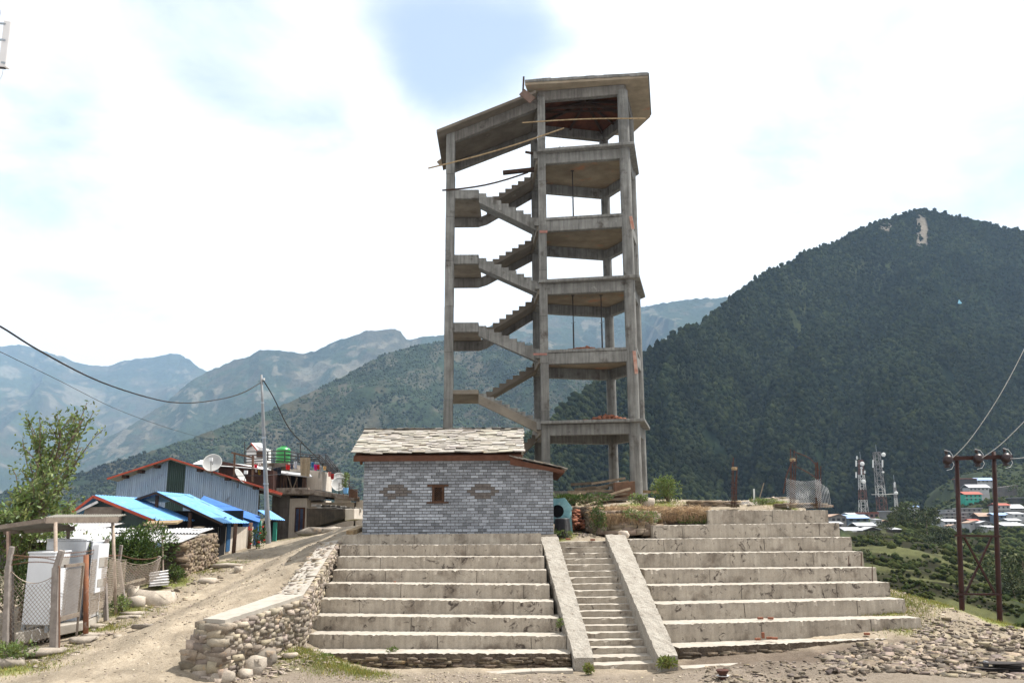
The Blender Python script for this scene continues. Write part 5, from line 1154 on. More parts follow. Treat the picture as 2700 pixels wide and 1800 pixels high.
o = MB().obox(P(430,1377,31.0), (.6,0,.02), (0,.25,.05), (0,0,.03)).build('plywood_sheet', m_bamboo, loc=tuple(P(430,1377,31.0))); tag(o, 'orange brown board lying on top of the stone hut roof', 'board')
o = MB().sheet(P(394,1545,25.6), P(394,1510,26.0), P(442,1503,26.5), P(445,1541,26.2), 5, .035, nv=6, th=.01).build('folded_tin', m_tin, loc=tuple(P(394,1545,25.6))); tag(o, 'stacked corrugated tin offcut leaning at the fence end', 'tin sheet')
pole('wooden_stick', P(430,1542,26.6), P(428,1410,26.8), .035, m_paleb, 'slim upright stick in front of the stone hut corner', 'stick', r2=.025)
# boulders and flat stones along the verge
ROCKS = [(410,1560,24.6,.55,.3,.26,1.5,'largest pale boulder on the verge below the fence end'),(365,1567,24.3,.25,.2,.18,1.3,'rounded boulder wedged between largest pale boulder and small shrub'),(352,1552,25,.12,.12,.26,1.4,'upright stone block standing behind the verge boulders'),
 (122,1698,19.9,.42,.25,.08,1.0,'flat grey slab lying in front of the gate post'),(22,1742,19.0,.30,.2,.12,1.0,'grey flat rock at the foot of the fence in the lower left corner'),(240,1660,21.2,.28,.2,.06,1.2,'flat stone under the rusty pipe post'),(225,1678,20.7,.32,.2,.07,1.1,'flat orange tinted slab just below the gate'),
 (376,1658,21.3,.26,.12,.06,.7,'dark flat stone alone on the dirt road'),(355,1594,23.4,.4,.2,.05,1.2,'thin flat slab on the grass below the large boulder'),(345,1606,23,.3,.2,.05,1.2,'pale flat slab beside the grassy road edge'),(252,1630,22.2,.28,.2,.06,1.2,'pale slab against the cabinet plinth corner'),
 (628,1500,28.2,.14,.12,.12,1.5,'small white and brown stone on the upper road'),(672,1766,18.9,.23,.2,.19,1.2,'tan boulder on the slope right of the wall end'),(700,1756,19.2,.2,.18,.2,.75,'darker boulder touching the tan boulder on the slope'),(645,1772,18.6,.13,.12,.1,1.2,'small stone left of the tan boulder'),(765,1737,19.5,.17,.1,.05,1.2,'thin pale stone on the grassy slope below the tiers'),
 (585,1790,18.2,.2,.16,.16,1.1,'boulder at the bottom of the wall end'),(1645,1409,26.9,.17,.13,.13,1.7,'white boulder at the top of the right stair parapet'),(1708,1325,30.5,.22,.15,.16,1.6,'white rounded boulder beneath the green bush on the mound'),(1822,1397,27.4,.17,.12,.08,1.6,'white flat stone behind the upper right tiers'),
 (842,1395,45,.9,.5,.22,.7,'dark flat slabs piled before the black stained wall'),(880,1398,45,.7,.4,.15,1.2,'long pale flat stone by the black stained wall'),(548,1528,27,.3,.2,.1,1.4,'pale flat rock on the verge below the stone hut'),(600,1479,29.6,.5,.25,.08,1.1,'long low slab at the porch edge of the blue shed')]
for i,(px,py,Y,sx,sy,sz_,t,lab) in enumerate(ROCKS):
    c = P(px,py,Y); g = gz(c.x,c.y); 
    if i not in (17,18,19): c.z = g+sz_*.45
    rt = rock_t(60+i, 1.0); scatter('boulder' if sz_ > .12 else 'flat_stone', [rt], [tuple(c)], np.array([[sx,sy,sz_]]), np.array([rnd.uniform(-.4,.4)]), m_stone, tint=np.full((1,3),t), loc=tuple(c), label=lab, cat='stone', smooth=False)
# ================================================================ barn
def barn():
    Y = 46; T = thing('tin_barn', P(480,1440,Y), 'large blue grey corrugated barn with red roof edges', 'barn')
    L = P(308,1270,Y); Ap = P(450,1212,Y); Rw = P(683,1290,Y); bl = gz(L.x,Y)-1.5
    def ztop(x): return L.z+(Ap.z-L.z)*(x-L.x)/(Ap.x-L.x) if x < Ap.x else Ap.z+(Rw.z-Ap.z)*(x-Ap.x)/(Rw.x-Ap.x)
    def wallsheet(x0,x1,waves,mat,nm,off=0):
        m = MB(); n = waves*6; vs = []
        for i in range(n+1):
            x = x0+(x1-x0)*i/n; y = Y-off+.025*math.sin(2*math.pi*waves*i/n); vs += [(x,y,bl),(x,y,ztop(x)-.02)]
        m.add(vs, [(2*i,2*i+2,2*i+3,2*i+1) for i in range(n)]); return m.build(nm, mat, T)
    g0, g1 = P(437.5,1300,Y).x, P(485,1300,Y).x
    wallsheet(L.x,g0,26,m_tinwall,'wall_sheet'); wallsheet(g1,Rw.x,36,m_tinwall,'wall_sheet'); wallsheet(g0,g1,9,m_greenp,'translucent_panel',-.02)
    dv = V(-2.1,7.5,0); MB().prism([V(Rw.x-.03,Y+.03,bl),V(Rw.x-.03,Y+.03,Rw.z-.1),V(Rw.x-.13,Y+.03,Rw.z-.1),V(Rw.x-.13,Y+.03,bl)], dv).build('side_wall', m_greyw, T)
    e0 = P(283,1262,Y-.5); ap = P(450,1208,Y-.5); e1 = P(745,1301,Y-.5)
    for (a,b_,w) in ((e0,ap,22),(ap,e1,34)):
        MB().sheet(a+V(0,0,.03), b_+V(0,0,.03), b_+dv+V(0,0,.03), a+dv+V(0,0,.03), 1, .0, nv=2, th=.03).build('roof', m_tin, T)
        MB().bar(a+V(0,-.02,0), b_+V(0,-.02,0), .05, .09).build('red_edge', m_redtrim, T)
        for k in (.25,.5,.75):
            q = a.lerp(b_,k); MB().box((q.x-.12,q.y+.1,q.z-.22),(q.x+.12,q.y+.5,q.z-.05)).build('purlin_end', m_dkwood, T)
    MB().bar(P(700,1292,Y-.6), P(742,1303,Y-.7), .12, .08).build('loose_edge_strip', m_redtrim, T)
barn()
def dish(px, py, Y, r, facing, label, stand=None, sq=True):
    c = P(px,py,Y); T = thing('satellite_dish', c, label, 'satellite dish', 'satellite dishes on the roofs'); ax = Vector(facing).normalized()
    prof = [(-.22*r*(1-(k/10)**2), r*k/10) for k in range(11)]
    MB().lathe(c, ax, prof+[(0.01,r*1.0),(0.012,r*.985)]+[(.012-.22*r*(1-(k/10)**2), r*.985*k/10) for k in range(10,-1,-1)], 28).build('reflector', m_dish, T, smooth=True)
    f = c+ax*r*.75; m = MB()
    down = (V(0,0,-1)-ax*ax.dot(V(0,0,-1))).normalized()
    m.tube([c+down*r*.9, f],.018,5).build('feed_arm', m_dkmetal, T)
    MB().obox(f, (.09,0,0),(0,.05,0),(0,0,.09)).build('feed_horn', m_white, T)
    MB().tube([c-ax*.2*r, c-ax*.3*r+V(0,0,-r*1.2)],.03,6).build('mast', m_dkmetal, T)
dish(559.5,1219,45.2,.50,(.12,-1,.42),'round grey dish standing above the ridge of the tin barn')
dish(894.6,1275,50.5,.46,(.15,-1,.45),'lower of the two dishes at the foot of the outdoor steel stair')
dish(893,1262,52,.42,(.15,-1,.45),'upper dish partly hidden behind another beside the steel stair')
dish(634,1254,45.5,.46,(.95,-.12,.62),'dish seen edge on behind the red barn edge')
# ================================================================ blue roofed sheds
def gable_shed(nm, label, Y0, Y1, eL, ap, eR, wallL, wallR, trim, roofm, opts=()):
    T = thing(nm, P(ap[0],1440,Y0), label, 'shed'); a,b_,c_ = P(*eL,Y0),P(*ap,Y0),P(*eR,Y0); d = V(0,Y1-Y0,0)
    MB().sheet(b_, c_, c_+d, b_+d, 1, 0, nv=1, th=.0).build('roof', roofm, T) if False else None
    def slope(p, q, waves):
        m = MB(); # corrugations run down the slope: wave along depth
        m.sheet(p+V(0,0,.03), p+d+V(0,0,.03), q+d+V(0,0,.03), q+V(0,0,.03), waves, .02, nv=4, th=.015); return m
    slope(b_, c_, 16).build('roof', roofm, T); slope(a, b_, 16).build('roof', roofm, T)
    for (p,q) in ((a,b_),(b_,c_)): MB().bar(p+V(0,-.03,-.02), q+V(0,-.03,-.02), .04, .09).build('edge_board', trim, T)
    return T, a, b_, c_, d
T1,a,b_,c_,d = gable_shed('blue_roof_shed', 'shed with light blue roof and red painted edges, nearest the tin shelter', 33, 37, (182,1356), (247,1307), (412,1374), 0,0, m_redtrim, m_blue)
MB().prism([V(a.x+.3,33.35,-.3),V(c_.x-.3,33.35,-.3),V(c_.x-.3,33.35,c_.z-.02),V(b_.x,33.35,b_.z-.15),V(a.x+.3,33.35,a.z-.02)], (0,.1,0)).build('gable_wall', m_greenp, T1)
MB().box((P(222,1350,33.2).x,33.2,P(230,1372,33.2).z),(P(320,1350,33.2).x,33.32,P(230,1336,33.2).z)).build('board_panel', m_greywood, T1)
MB().bar(P(196,1352,33.1), P(258,1322,33.1), .05, .09).build('rafter', m_white, T1)
T2,a,b_,c_,d = gable_shed('blue_roof_shed', 'open fronted shed with wide light blue roof and dark interior', 36, 39.7, (346,1320), (412,1298), (588,1381), 0,0, m_dkwood, m_blue)
MB().box((a.x+.2,39.2,-.5),(c_.x-.2,39.3,b_.z-.7)).build('back_wall', m_black, T2)  # wall coloured black to stand in for the dark shed interior
for (px,y0) in ((415,1305),(502,1350)):
    q = P(px,y0,36.4); MB().tube([(q.x,q.y,gz(q.x,q.y)-.2),q],.08,8).build('post', m_postw, T2, smooth=True)
gl = lambda X,Yy: gz(X,Yy)-.15
zr_ = c_.z-.12
q0 = P(590,1385,36.3); q1 = P(676,1380,39.4)
for (px,py,Y) in ((620,1385,37.2),(660,1383,38.7)):
    q = P(px,py,Y); MB().tube([(q.x,q.y,gl(q.x,q.y)),(q.x+.02,q.y,q.z+.1)],.085,8).build('porch_post', m_postw, T2, smooth=True)
w0, w1 = V(q0.x-.5,37.0,0), V(q1.x-.35,40.2,0)
MB().hexa([V(w0.x,w0.y,gl(w0.x,w0.y)),V(w1.x,w1.y,gl(w1.x,w1.y)),V(w1.x-.15,w1.y,gl(w1.x,w1.y)),V(w0.x-.15,w0.y,gl(w0.x,w0.y)),V(w0.x,w0.y,zr_),V(w1.x,w1.y,zr_),V(w1.x-.15,w1.y,zr_),V(w0.x-.15,w0.y,zr_)]).build('side_wall', m_white2 if 'm_white2' in globals() else m_cream, T2)
def onwall(f0,f1,h0,h1,mat,nm,out=.04):
    p,q = w0.lerp(w1,f0),w0.lerp(w1,f1); n = V((w1-w0).y,-(w1-w0).x,0).normalized(); zb = lambda v: gl(v.x,v.y)+.15
    MB().hexa([V(p.x,p.y,zb(p)+h0)+n*out,V(q.x,q.y,zb(q)+h0)+n*out,V(q.x,q.y,zb(q)+h0),V(p.x,p.y,zb(p)+h0),V(p.x,p.y,zb(p)+h1)+n*out,V(q.x,q.y,zb(q)+h1)+n*out,V(q.x,q.y,zb(q)+h1),V(p.x,p.y,zb(p)+h1)]).build(nm, mat, T2)
MB().box((w0.x-1.0,36.9,gl(w0.x,36.9)-.3),(w0.x+.02,37.1,zr_)).build('end_wall', m_black, T2)  # black here too, continuing the painted interior darkness
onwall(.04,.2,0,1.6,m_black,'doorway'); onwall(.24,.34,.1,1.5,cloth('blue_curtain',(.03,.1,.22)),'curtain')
T3 = thing('blue_roof_shed', P(620,1340,40.2), 'narrow shed with blue roof coloured dark for shade, tucked against the tin barn wall', 'shed')
MB().sheet(P(520,1330,40.2), P(684,1378,40.2), P(686,1362,42.6), P(537,1307,42.6), 1, .0, nv=3, th=.0).build('roof', m_dblue, T3) if False else MB().sheet(P(537,1307,42.6), P(520,1326,40.2), P(684,1376,40.2), P(687,1362,42.6), 9, .03, nv=3, th=.02).build('roof', m_dblue, T3)
MB().hexa([P(520,1450,40.6),P(684,1450,40.6),P(684,1450,42.2),P(520,1450,42.2),P(520,1332,40.6),P(680,1378,40.6),P(684,1368,42.2),P(530,1315,42.2)]).build('wall', m_dblue, T3)
m_white2 = m_cream
T4 = thing('blue_roof_shed', P(715,1420,41.5), 'small lean-to with light blue roof and teal posts behind the grey utility pole', 'shed')
MB().sheet(P(679,1345,41.8), P(712,1347,43.6), P(752,1372,43.6), P(714,1369,41.4), 8, .02, nv=2, th=.02).build('roof', m_blue, T4)
for px,Y,py in ((684,41.0,1372),(726,43.0,1376)):
    q = P(px,py,Y); MB().box((q.x-.09,q.y-.05,gz(q.x,q.y)-.4),(q.x+.09,q.y+.05,q.z)).build('post', m_tealp, T4)
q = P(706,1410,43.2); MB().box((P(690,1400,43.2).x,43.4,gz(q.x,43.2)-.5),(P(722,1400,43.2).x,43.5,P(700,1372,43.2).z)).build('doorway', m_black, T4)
q = P(672,1390,41.2); MB().hexa([V(P(664,1400,41.2).x,41.2,1.2),V(P(684,1400,41.2).x,41.3,1.2),V(P(684,1400,41.2).x,41.5,1.2),V(P(664,1400,41.2).x,41.4,1.2),V(P(664,1400,41.2).x,41.2,P(664,1382,41.2).z),V(P(684,1400,41.2).x,41.3,P(684,1372,41.2).z),V(P(684,1400,41.2).x,41.5,P(684,1372,41.2).z),V(P(664,1400,41.2).x,41.4,P(664,1382,41.2).z)]).build('wall', m_white, T4)
b = G(672,38.2); bush('flower_bush', b, 'small bush with red flowers by the porch post of the blue shed', 'bush', .35,.3,1.0,500,.1, lumps=5)
FB = bpy.context.scene.objects['flower_bush']; mfl = M('red_petals',(.6,.03,.02),rough=.7)
for k in range(9): c = b+V(rnd.uniform(-.35,.4),rnd.uniform(-.3,-.1),rnd.uniform(.2,1.0)); MB().obox(c,(.03,0,.01),(0,.02,0),(0,0,.03)).build('flower', mfl, FB)
# ================================================================ white flat roofed house and roof terrace
def flat_house():
    Y = 52; T = thing('flat_roofed_house', P(800,1420,Y), 'cream and grey flat roofed house with a dark door and cluttered roof terrace', 'house')
    zs = P(700,1298,Y).z; x = lambda px,Yk=Y: P(px,1350,Yk).x
    MB().box((x(716),Y,gz(x(716),Y)-1.5),(x(763),Y+7,zs-.02)).build('wall', m_greyw, T)
    MB().box((x(763),Y-.02,gz(x(763),Y)-1.5),(x(808),Y+7,zs-.35)).build('wall', m_cream, T)
    MB().box((x(808),Y+1.0,gz(x(808),Y)-.5),(x(925),Y+7,P(900,1330,Y+1).z+.15)).build('wall', m_cream, T)
    MB().box((x(930),Y+1.0,gz(x(930),Y)-.5),(x(990),Y+6,P(950,1318,Y+1).z)).build('wall', m_cream, T)
    MB().prism([P(700,1302,Y-.8),P(815,1302,Y-.8),P(948,1322,Y-.3),P(948,1322,Y+5),P(700,1302,Y+6)], (0,0,.28)).build('roof_slab', m_slab, T, bevel=.02)
    MB().box((x(815),Y-.3,P(815,1318,Y).z),(x(858),Y-.15,P(815,1302,Y).z)).build('parapet_panel', m_greyw, T)
    MB().box((x(880),Y+.1,P(880,1325,Y).z),(x(923),Y+.25,P(880,1311,Y).z)).build('parapet_panel', m_cream, T)
    D = MB().box((x(779),Y-.08,P(779,1402,Y).z),(x(805),Y-.02,P(779,1337,Y).z)).build('door_frame', m_brown, T)
    MB().box((x(781.5),Y-.1,P(779,1400,Y).z),(x(789),Y-.082,P(779,1341,Y).z)).build('door_leaf', m_darkpane, D); MB().box((x(793),Y-.1,P(779,1400,Y).z),(x(800),Y-.082,P(779,1341,Y).z)).build('door_leaf', m_darkpane, D)
    return T, zs
m_darkpane = M('dark_curtained_glass', (.02,.025,.06), (.05,.07,.12), 3, rough=.3)
FH, zs = flat_house()
m_dummy = 0
def simple(nm, fn, mat, loc, label, cat, group=None, **k):
    m = MB(); fn(m); return tag(m.build(nm, mat, loc=tuple(loc), **k), label, cat, group)
def hx(px0,px1,pyb0,pyb1,pyt0,pyt1,Y,th):
    a,b_,c_,d_ = P(px0,pyb0,Y),P(px1,pyb1,Y),P(px1,pyt1,Y),P(px0,pyt0,Y); t = V(0,th,0); return [a,b_,b_+t,a+t,d_,c_,c_+t,d_+t]
simple('blackened_wall', lambda m: m.hexa(hx(808,909,1394,1366,1338,1341,46.5,3.0)), m_stain, P(808,1394,46.5), 'low wall blackened by mould between the house door and the road', 'wall', bevel=.02)
simple('concrete_wall', lambda m: m.hexa(hx(909,934,1372,1368,1341,1340,46.6,3.0)), m_cream, P(909,1372,46.6), 'short pale continuation of the black mould wall', 'wall', bevel=.02)
simple('brown_shed', lambda m: m.hexa(hx(576,720,1290,1300,1214,1240,50.5,5)), m_brownsheet if 'm_brownsheet' in globals() else M('rusty_brown_sheet',(.075,.035,.028),(.045,.024,.02),2.5,streak=.3), P(600,1290,50.5), 'dark brown sheet clad shed rising behind the barn ridge', 'shed')
o = MB().sheet(P(508,1222,49.8), P(715,1238,49.8), P(700,1230,55), P(530,1212,55), 1, 0, th=.04, nv=1).build('brown_shed_roof', m_white, bpy.context.scene.objects['brown_shed']); 
# terrace clutter: wooden lean-to
def leanto():
    T = thing('wooden_lean_to', P(760,1285,51.5), 'dark ramshackle timber lean-to on the roof terrace under the laundry', 'lean-to')
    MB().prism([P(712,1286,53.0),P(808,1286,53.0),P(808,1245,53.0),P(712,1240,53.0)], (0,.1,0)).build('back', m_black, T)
    MB().hexa(hx(712,766,1286,1286,1246,1250,51.6,.06)).__class__
    for px in (716,728,740,748,756,766,783,798,806):
        MB().bar(P(px,1287,51.6), P(px+rnd.uniform(-3,3),1250,51.6), .09+.05*(px > 800), .07, up=(0,1,0)).build('slat', m_wood2, T)
    MB().bar(P(757,1250,51.5),P(770,1287,51.5),.05,.05,up=(0,1,0)).build('brace', m_wood, T); MB().bar(P(784,1258,51.5),P(773,1287,51.5),.05,.05,up=(0,1,0)).build('brace', m_wood, T)
    MB().prism([P(735,1249,51.2),P(823,1259,51.2),P(815,1250,53.6),P(735,1243,53.6)], (0,0,.08)).build('roof', m_tin, T)
    MB().bar(P(640,1291,51.4), P(815,1288,51.3), .3, .14).build('floor_beam', m_slab, T)
m_wood2 = M('dark_slats', (.085,.05,.035), (.05,.03,.022), 6)
leanto()
simple('white_room', lambda m: m.hexa(hx(764,848,1286,1292,1235,1241,53.8,3)), m_cream, P(764,1286,53.8), 'pale roof room behind the hanging laundry', 'room')
simple('roof_level_slab', lambda m: m.hexa(hx(645,760,1234,1230,1221,1219,55,5)), m_slab, P(640,1234,55), 'dark upper slab carrying the green tank and the tin hut', 'slab')
def roofhut():
    T = thing('tin_hut', P(675,1222,56), 'tiny white tin hut with a pitched roof left of the green tank', 'hut')
    pl = [P(650,1222,56),P(692,1222,56),P(692,1180,56),P(672,1171,56),P(650,1184,56)]
    MB().prism(pl, (0,2,0)).build('wall', m_white, T)
    MB().hexa(hx(676,694,1205,1205,1188,1188,55.9,.1)).build('window_lattice', m_wood2, T)
    MB().prism([P(662,1169,55.6),P(678,1187,55.6),P(706,1187,57.8),P(690,1170,58)], (0,0,.06)).build('roof', m_tin2, T); MB().prism([P(662,1169,55.6),P(648,1186,55.6),P(662,1186,58),P(688,1170,58)], (0,0,.05)).build('roof', m_greyw, T)
    MB().bar(P(662,1168,55.5),P(678,1187,55.5),.06,.07).build('red_edge', m_redtrim, T)
roofhut()
def tank():
    c = P(745.5,1221,57); Z = c.z; T = thing('water_tank', c, 'bright green ribbed plastic water tank on the roof', 'water tank'); r = .5*39/FPX*57*.97
    h = (P(745,1176,57).z-Z); pr = [(0,0),(0,r*.94)]; nb = 7
    for k in range(nb): a = h*.82*k/nb; pr += [(a+.02,r*.93),(a+.05,r),(a+h*.82/nb-.03,r),(a+h*.82/nb,r*.93)]
    pr += [(h*.86,r*.9),(h*.92,r*.6),(h*.94,r*.45)]
    MB().lathe(c,(0,0,1),pr,28).build('body', m_tank, T, smooth=True); MB().lathe(c+V(0,0,h*.93),(0,0,1),[(0,r*.4),(.09,r*.4),(.1,0)],20).build('lid', m_tank, T)
    MB().tube([c+V(r*.8,-.3,h*.5),c+V(r*1.25,-.3,h*.5),c+V(r*1.3,-.3,0)],.03,6).build('pipe', m_dkmetal, T)
tank()
def railing():
    T = thing('steel_railing', P(645,1222,54), 'black steel railing round the roof with a sloping stair section', 'railing'); Y = 54.2
    top = [(645,1190),(706,1190),(751,1188),(786,1195),(817,1199),(842,1198)]; bot = [(645,1220),(706,1214),(751,1218),(786,1219),(817,1214),(842,1216)]
    for (a,b_) in zip(top,bot): MB().tube([P(*b_,Y),P(*a,Y)],.045,6).build('post', m_dkmetal, T)
    for f in (0,.35,.7,.95):
        pts = [P(a[0],a[1]+(b_[1]-a[1])*f,Y) for a,b_ in zip(top,bot)]; MB().tube(pts,.034,5).build('rail', m_dkmetal, T)
    MB().tube([P(645,1221,Y),P(645,1164,Y)],.03,6).build('tall_post', m_dkmetal, T)
    for f in (0,.33,.66,1): MB().tube([P(842,1198+18*f,Y),P(912,1274+10*f,Y-1)],.034,5).build('stair_rail', m_dkmetal, T)
    for f in (0,.4,.8): MB().tube([P(842,1199+18*f,Y),P(858,1197+22*f,Y+1.5)],.02,5).build('rail', m_dkmetal, T)
    for f in (0,.33,.66,1): MB().tube([P(859,1197+22*f,Y+1.5),P(912,1262+18*f,Y+.4)],.034,5).build('stair_rail', m_dkmetal, T)
    MB().tube([P(859,1222,Y+1.5),P(859,1197,Y+1.5)],.035,6).build('post', m_dkmetal, T); MB().tube([P(889,1251,Y+.8),P(889,1233,Y+.8)],.03,6).build('post', m_dkmetal, T)
    for k in range(11): a = P(846+6.2*k,1222+6.6*k,Y-.2); MB().bar(a, a+V(.6,1.2,0), .25,.03).build('tread', m_dkmetal, T)
    MB().bar(P(844,1218,Y),P(912,1291,Y-.8),.06,.12).build('stringer', m_dkmetal, T); 
railing()
simple('antenna_mast', lambda m: (m.tube([P(792,1222,55),P(792,1168,55)],.03,6), m.tube([P(782,1169,55),P(802,1168.5,55)],.03,6)), m_dkmetal, P(792,1222,55), 'T shaped bare aerial mast between the green tank and the stair railing', 'aerial')
simple('goal_frame', lambda m: (m.tube([P(617,1256,50),P(619,1192,50)],.06,6), m.tube([P(666,1270,50),P(667,1200,50)],.07,6), m.bar(P(611,1193,50),P(670,1207,50),.14,.1)), m_postw, P(617,1256,50), 'rough brown goal shaped timber frame before the dark brown shed', 'frame')
simple('washing_line', lambda m: (m.tube([P(672,1219,50.2),P(706,1237,50.4),P(742,1228,51)],.012,4), m.tube([P(706,1237,50.4),P(760,1226,51),P(800,1222,51.5),P(868,1240,52)],.012,4)), m_cable, P(706,1237,50.4), 'thin washing line strung across the roof terrace', 'washing line')
simple('overhead_wire', lambda m: m.tube([P(612,1254,44),P(700,1253,42.5),P(760,1247,50)],.015,4), m_cable, P(612,1254,44), 'thin light wire crossing level before the brown shed', 'wire')
CL = [(674,1231,8,14,(.62,.02,.06),'crimson shirt, leftmost in the laundry'),(684,1226,8,10,(.7,.62,.6),'pale pink ball shaped bag above the yellow bag'),(685,1244,8,14,(.62,.45,.03),'yellow bag hanging under the pale bag'),(675,1240,5,8,(.7,.68,.68),'small white cloth below the crimson shirt'),(712,1238,9,18,(.38,.37,.36),'grey striped towel right of the utility pole'),(725,1243,9,20,(.03,.035,.06),'dark navy trousers hanging left'),(736,1243,12,22,(.025,.03,.045),'nearly black trousers hanging right'),(759,1231,12,14,(.62,.03,.03),'bright red cloth draped on the line'),(769,1229,8,16,(.10,.11,.17),'navy striped shirt next to the red cloth'),(779,1226,9,18,(.55,.56,.62),'pale blue and white shirt left of the sack'),(805,1231,27,50,(.30,.24,.165),'large beige sack hanging over the railing'),(825,1225,8,14,(.05,.2,.42),'blue cloth right of the beige sack'),(832,1232,9,16,(.55,.03,.22),'magenta cloth beside the blue one'),(839,1231,8,13,(.60,.03,.03),'red cloth between magenta cloth and white shirt'),(845,1238,7,20,(.5,.5,.5),'grey white shirt right of the red cloth'),(856,1234,9,11,(.62,.42,.2),'orange and cream cloth at the right end of the line'),(869,1250,9,13,(.62,.25,.22),'pink cloth hanging by the stair railing'),(876,1256,10,15,(.40,.03,.03),'dark red cloth below the pink one by the dishes'),(842,1252,6,18,(.48,.44,.38),'cream cloth hanging low under the line')]
for i,(px,py,w,h,c,lab) in enumerate(CL):
    Y = 50.3 if px < 700 else 51.0; Y += .1*(i%3); a = P(px-w/2,py-h/2,Y); b_ = P(px+w/2,py-h/2,Y); c2 = P(px+w/2*rnd.uniform(.6,1),py+h/2,Y); d_ = P(px-w/2*rnd.uniform(.6,1),py+h/2*rnd.uniform(.8,1),Y)
    m = MB(); m.sheet(d_, c2, b_, a, 2, .05, nv=7, th=.02, sag=.05); o = m.build('laundry', cloth('cloth_%d' % i, c), loc=tuple(a), smooth=True); tag(o, lab, 'laundry', 'laundry drying on the roof terrace')
for (px,lab) in ((914,'thin rusty bar sticking up beside the potted plant'),(897,'short bare bar behind the dishes')):
    simple('rebar', lambda m: m.tube([P(px+8,1312,50.5),P(px+6,1248 if px > 900 else 1262,50.5)],.025,5), m_rust, P(px,1312,50.5), lab, 'rebar')
def pot():
    c = P(911,1300,50.2); T = thing('potted_plant', c, 'green plant in a blue pot at the roof edge right of the dishes', 'potted plant')
    MB().lathe(c,(0,0,1),[(0,0),(0,.13),(.32,.17),(.32,.15),(.28,0)],18).build('pot', m_blue, T)
    p = np.array(c)+np.stack([rng.normal(0,.07,160),rng.normal(0,.07,160),.3+rng.uniform(0,.8,160)],-1); leaves('foliage', m_leaf, p, .2, T, w=.25, up=1.2)
pot()
simple('timber_screen', lambda m: m.hexa(hx(920,942,1310,1313,1288,1290,50.8,.1)), M('brown_board',(.12,.07,.045),(.08,.045,.03),5), P(920,1310,50.8), 'brown board screen at the right end of the roof terrace', 'screen')
simple('flat_stone_fence', lambda m: [m.obox(P(835+i*13,1331+2.2*rnd.random()+i*.9,48.5),(.26,0,rnd.uniform(-.02,.02)),(0,.15,0),(0,0,.05)) for i in range(9)]+[m.obox(P(850+i*13,1340+2*rnd.random()+i*.6,48.3),(.26,0,rnd.uniform(-.02,.02)),(0,.15,0),(0,0,.09)) for i in range(8)], m_slate, P(835,1335,48.5), 'pale stone slabs stacked on the wall left of the brick house', 'stone slabs')
# ================================================================ utility pole and its cables
def upole():
    b_ = P(708,1436,40); T = thing('utility_pole', b_, 'leaning grey steel utility pole with a black cable at its top', 'pole')
    t = P(689,988,40); pts = [b_-V(0,0,.5)]+[b_.lerp(t,k/6) for k in range(0,7)]
    MB().tube(pts, .14, 14, r2=.055).build('pole', m_galv2, T, smooth=True)
    for f in (.35,.62,.83): q = b_.lerp(t,f); MB().tube([q-V(0,0,.04),q+V(0,0,.04)], .14-.085*f+.012, 14).build('clamp_band', m_galv, T)
    for f,l in ((.64,.28),(.96,.15)): q = b_.lerp(t,f); MB().tube([q-V(l,0,0),q+V(l,0,0)],.015,5).build('bracket', m_dkmetal, T)
    MB().lathe(b_.lerp(t,.98)+V(.12,0,-.1),(0,0,1),[(0,0),(0,.05),(.1,.05),(.1,0)],10).build('insulator', m_white, T)
m_galv2 = M('weathered_steel_pole', (.23,.24,.25), (.17,.18,.19), 2, c3=(.18,.17,.17), s3=2, t3=.6, rough=.6, metal=.2)
upole()
def curve_obj(nm, pxs, r, mat, label, cat, n=40):
    pts = []
    A_p = np.array(pxs, float); s = np.arange(len(A_p)); ss = np.linspace(0, len(A_p)-1, n)
    # smooth Catmull-Rom through the listed points
    for q in ss:
        i = min(int(q), len(A_p)-2); t = q-i; p0 = A_p[max(i-1,0)]; p1 = A_p[i]; p2 = A_p[i+1]; p3_ = A_p[min(i+2,len(A_p)-1)]
        c = .5*((2*p1)+(-p0+p2)*t+(2*p0-5*p1+4*p2-p3_)*t*t+(-p0+3*p1-3*p2+p3_)*t**3); pts.append(P(*c))
    m = MB(); m.tube(pts, r, 6); return tag(m.build(nm, mat, loc=tuple(pts[0]), smooth=True), label, cat)
curve_obj('power_cable', [(-60,835,17),(0,860,18),(100,922,20),(250,1000,24),(400,1050,29),(490,1062,32),(580,1052,36),(640,1035,38),(688,1008,40)], .022, m_cable, 'thick black twisted cable sagging from the left edge to the pole top', 'cable')
curve_obj('power_cable', [(693,1000,40),(720,1045,41),(760,1125,44),(800,1170,48),(845,1214,53)], .028, m_cable, 'black cable dropping steeply from the pole top to the roof railing', 'cable')
curve_obj('power_cable', [(-60,900,30),(0,927,32),(150,1000,38),(300,1075,48),(450,1130,60),(560,1160,75)], .012, m_cable, 'thin faint cable crossing below the thick one at left', 'cable')
curve_obj('power_cable', [(912,1270,50),(935,1292,47),(956,1296,44)], .014, m_cable, 'short thin cable running from the dishes towards the brick house', 'cable')
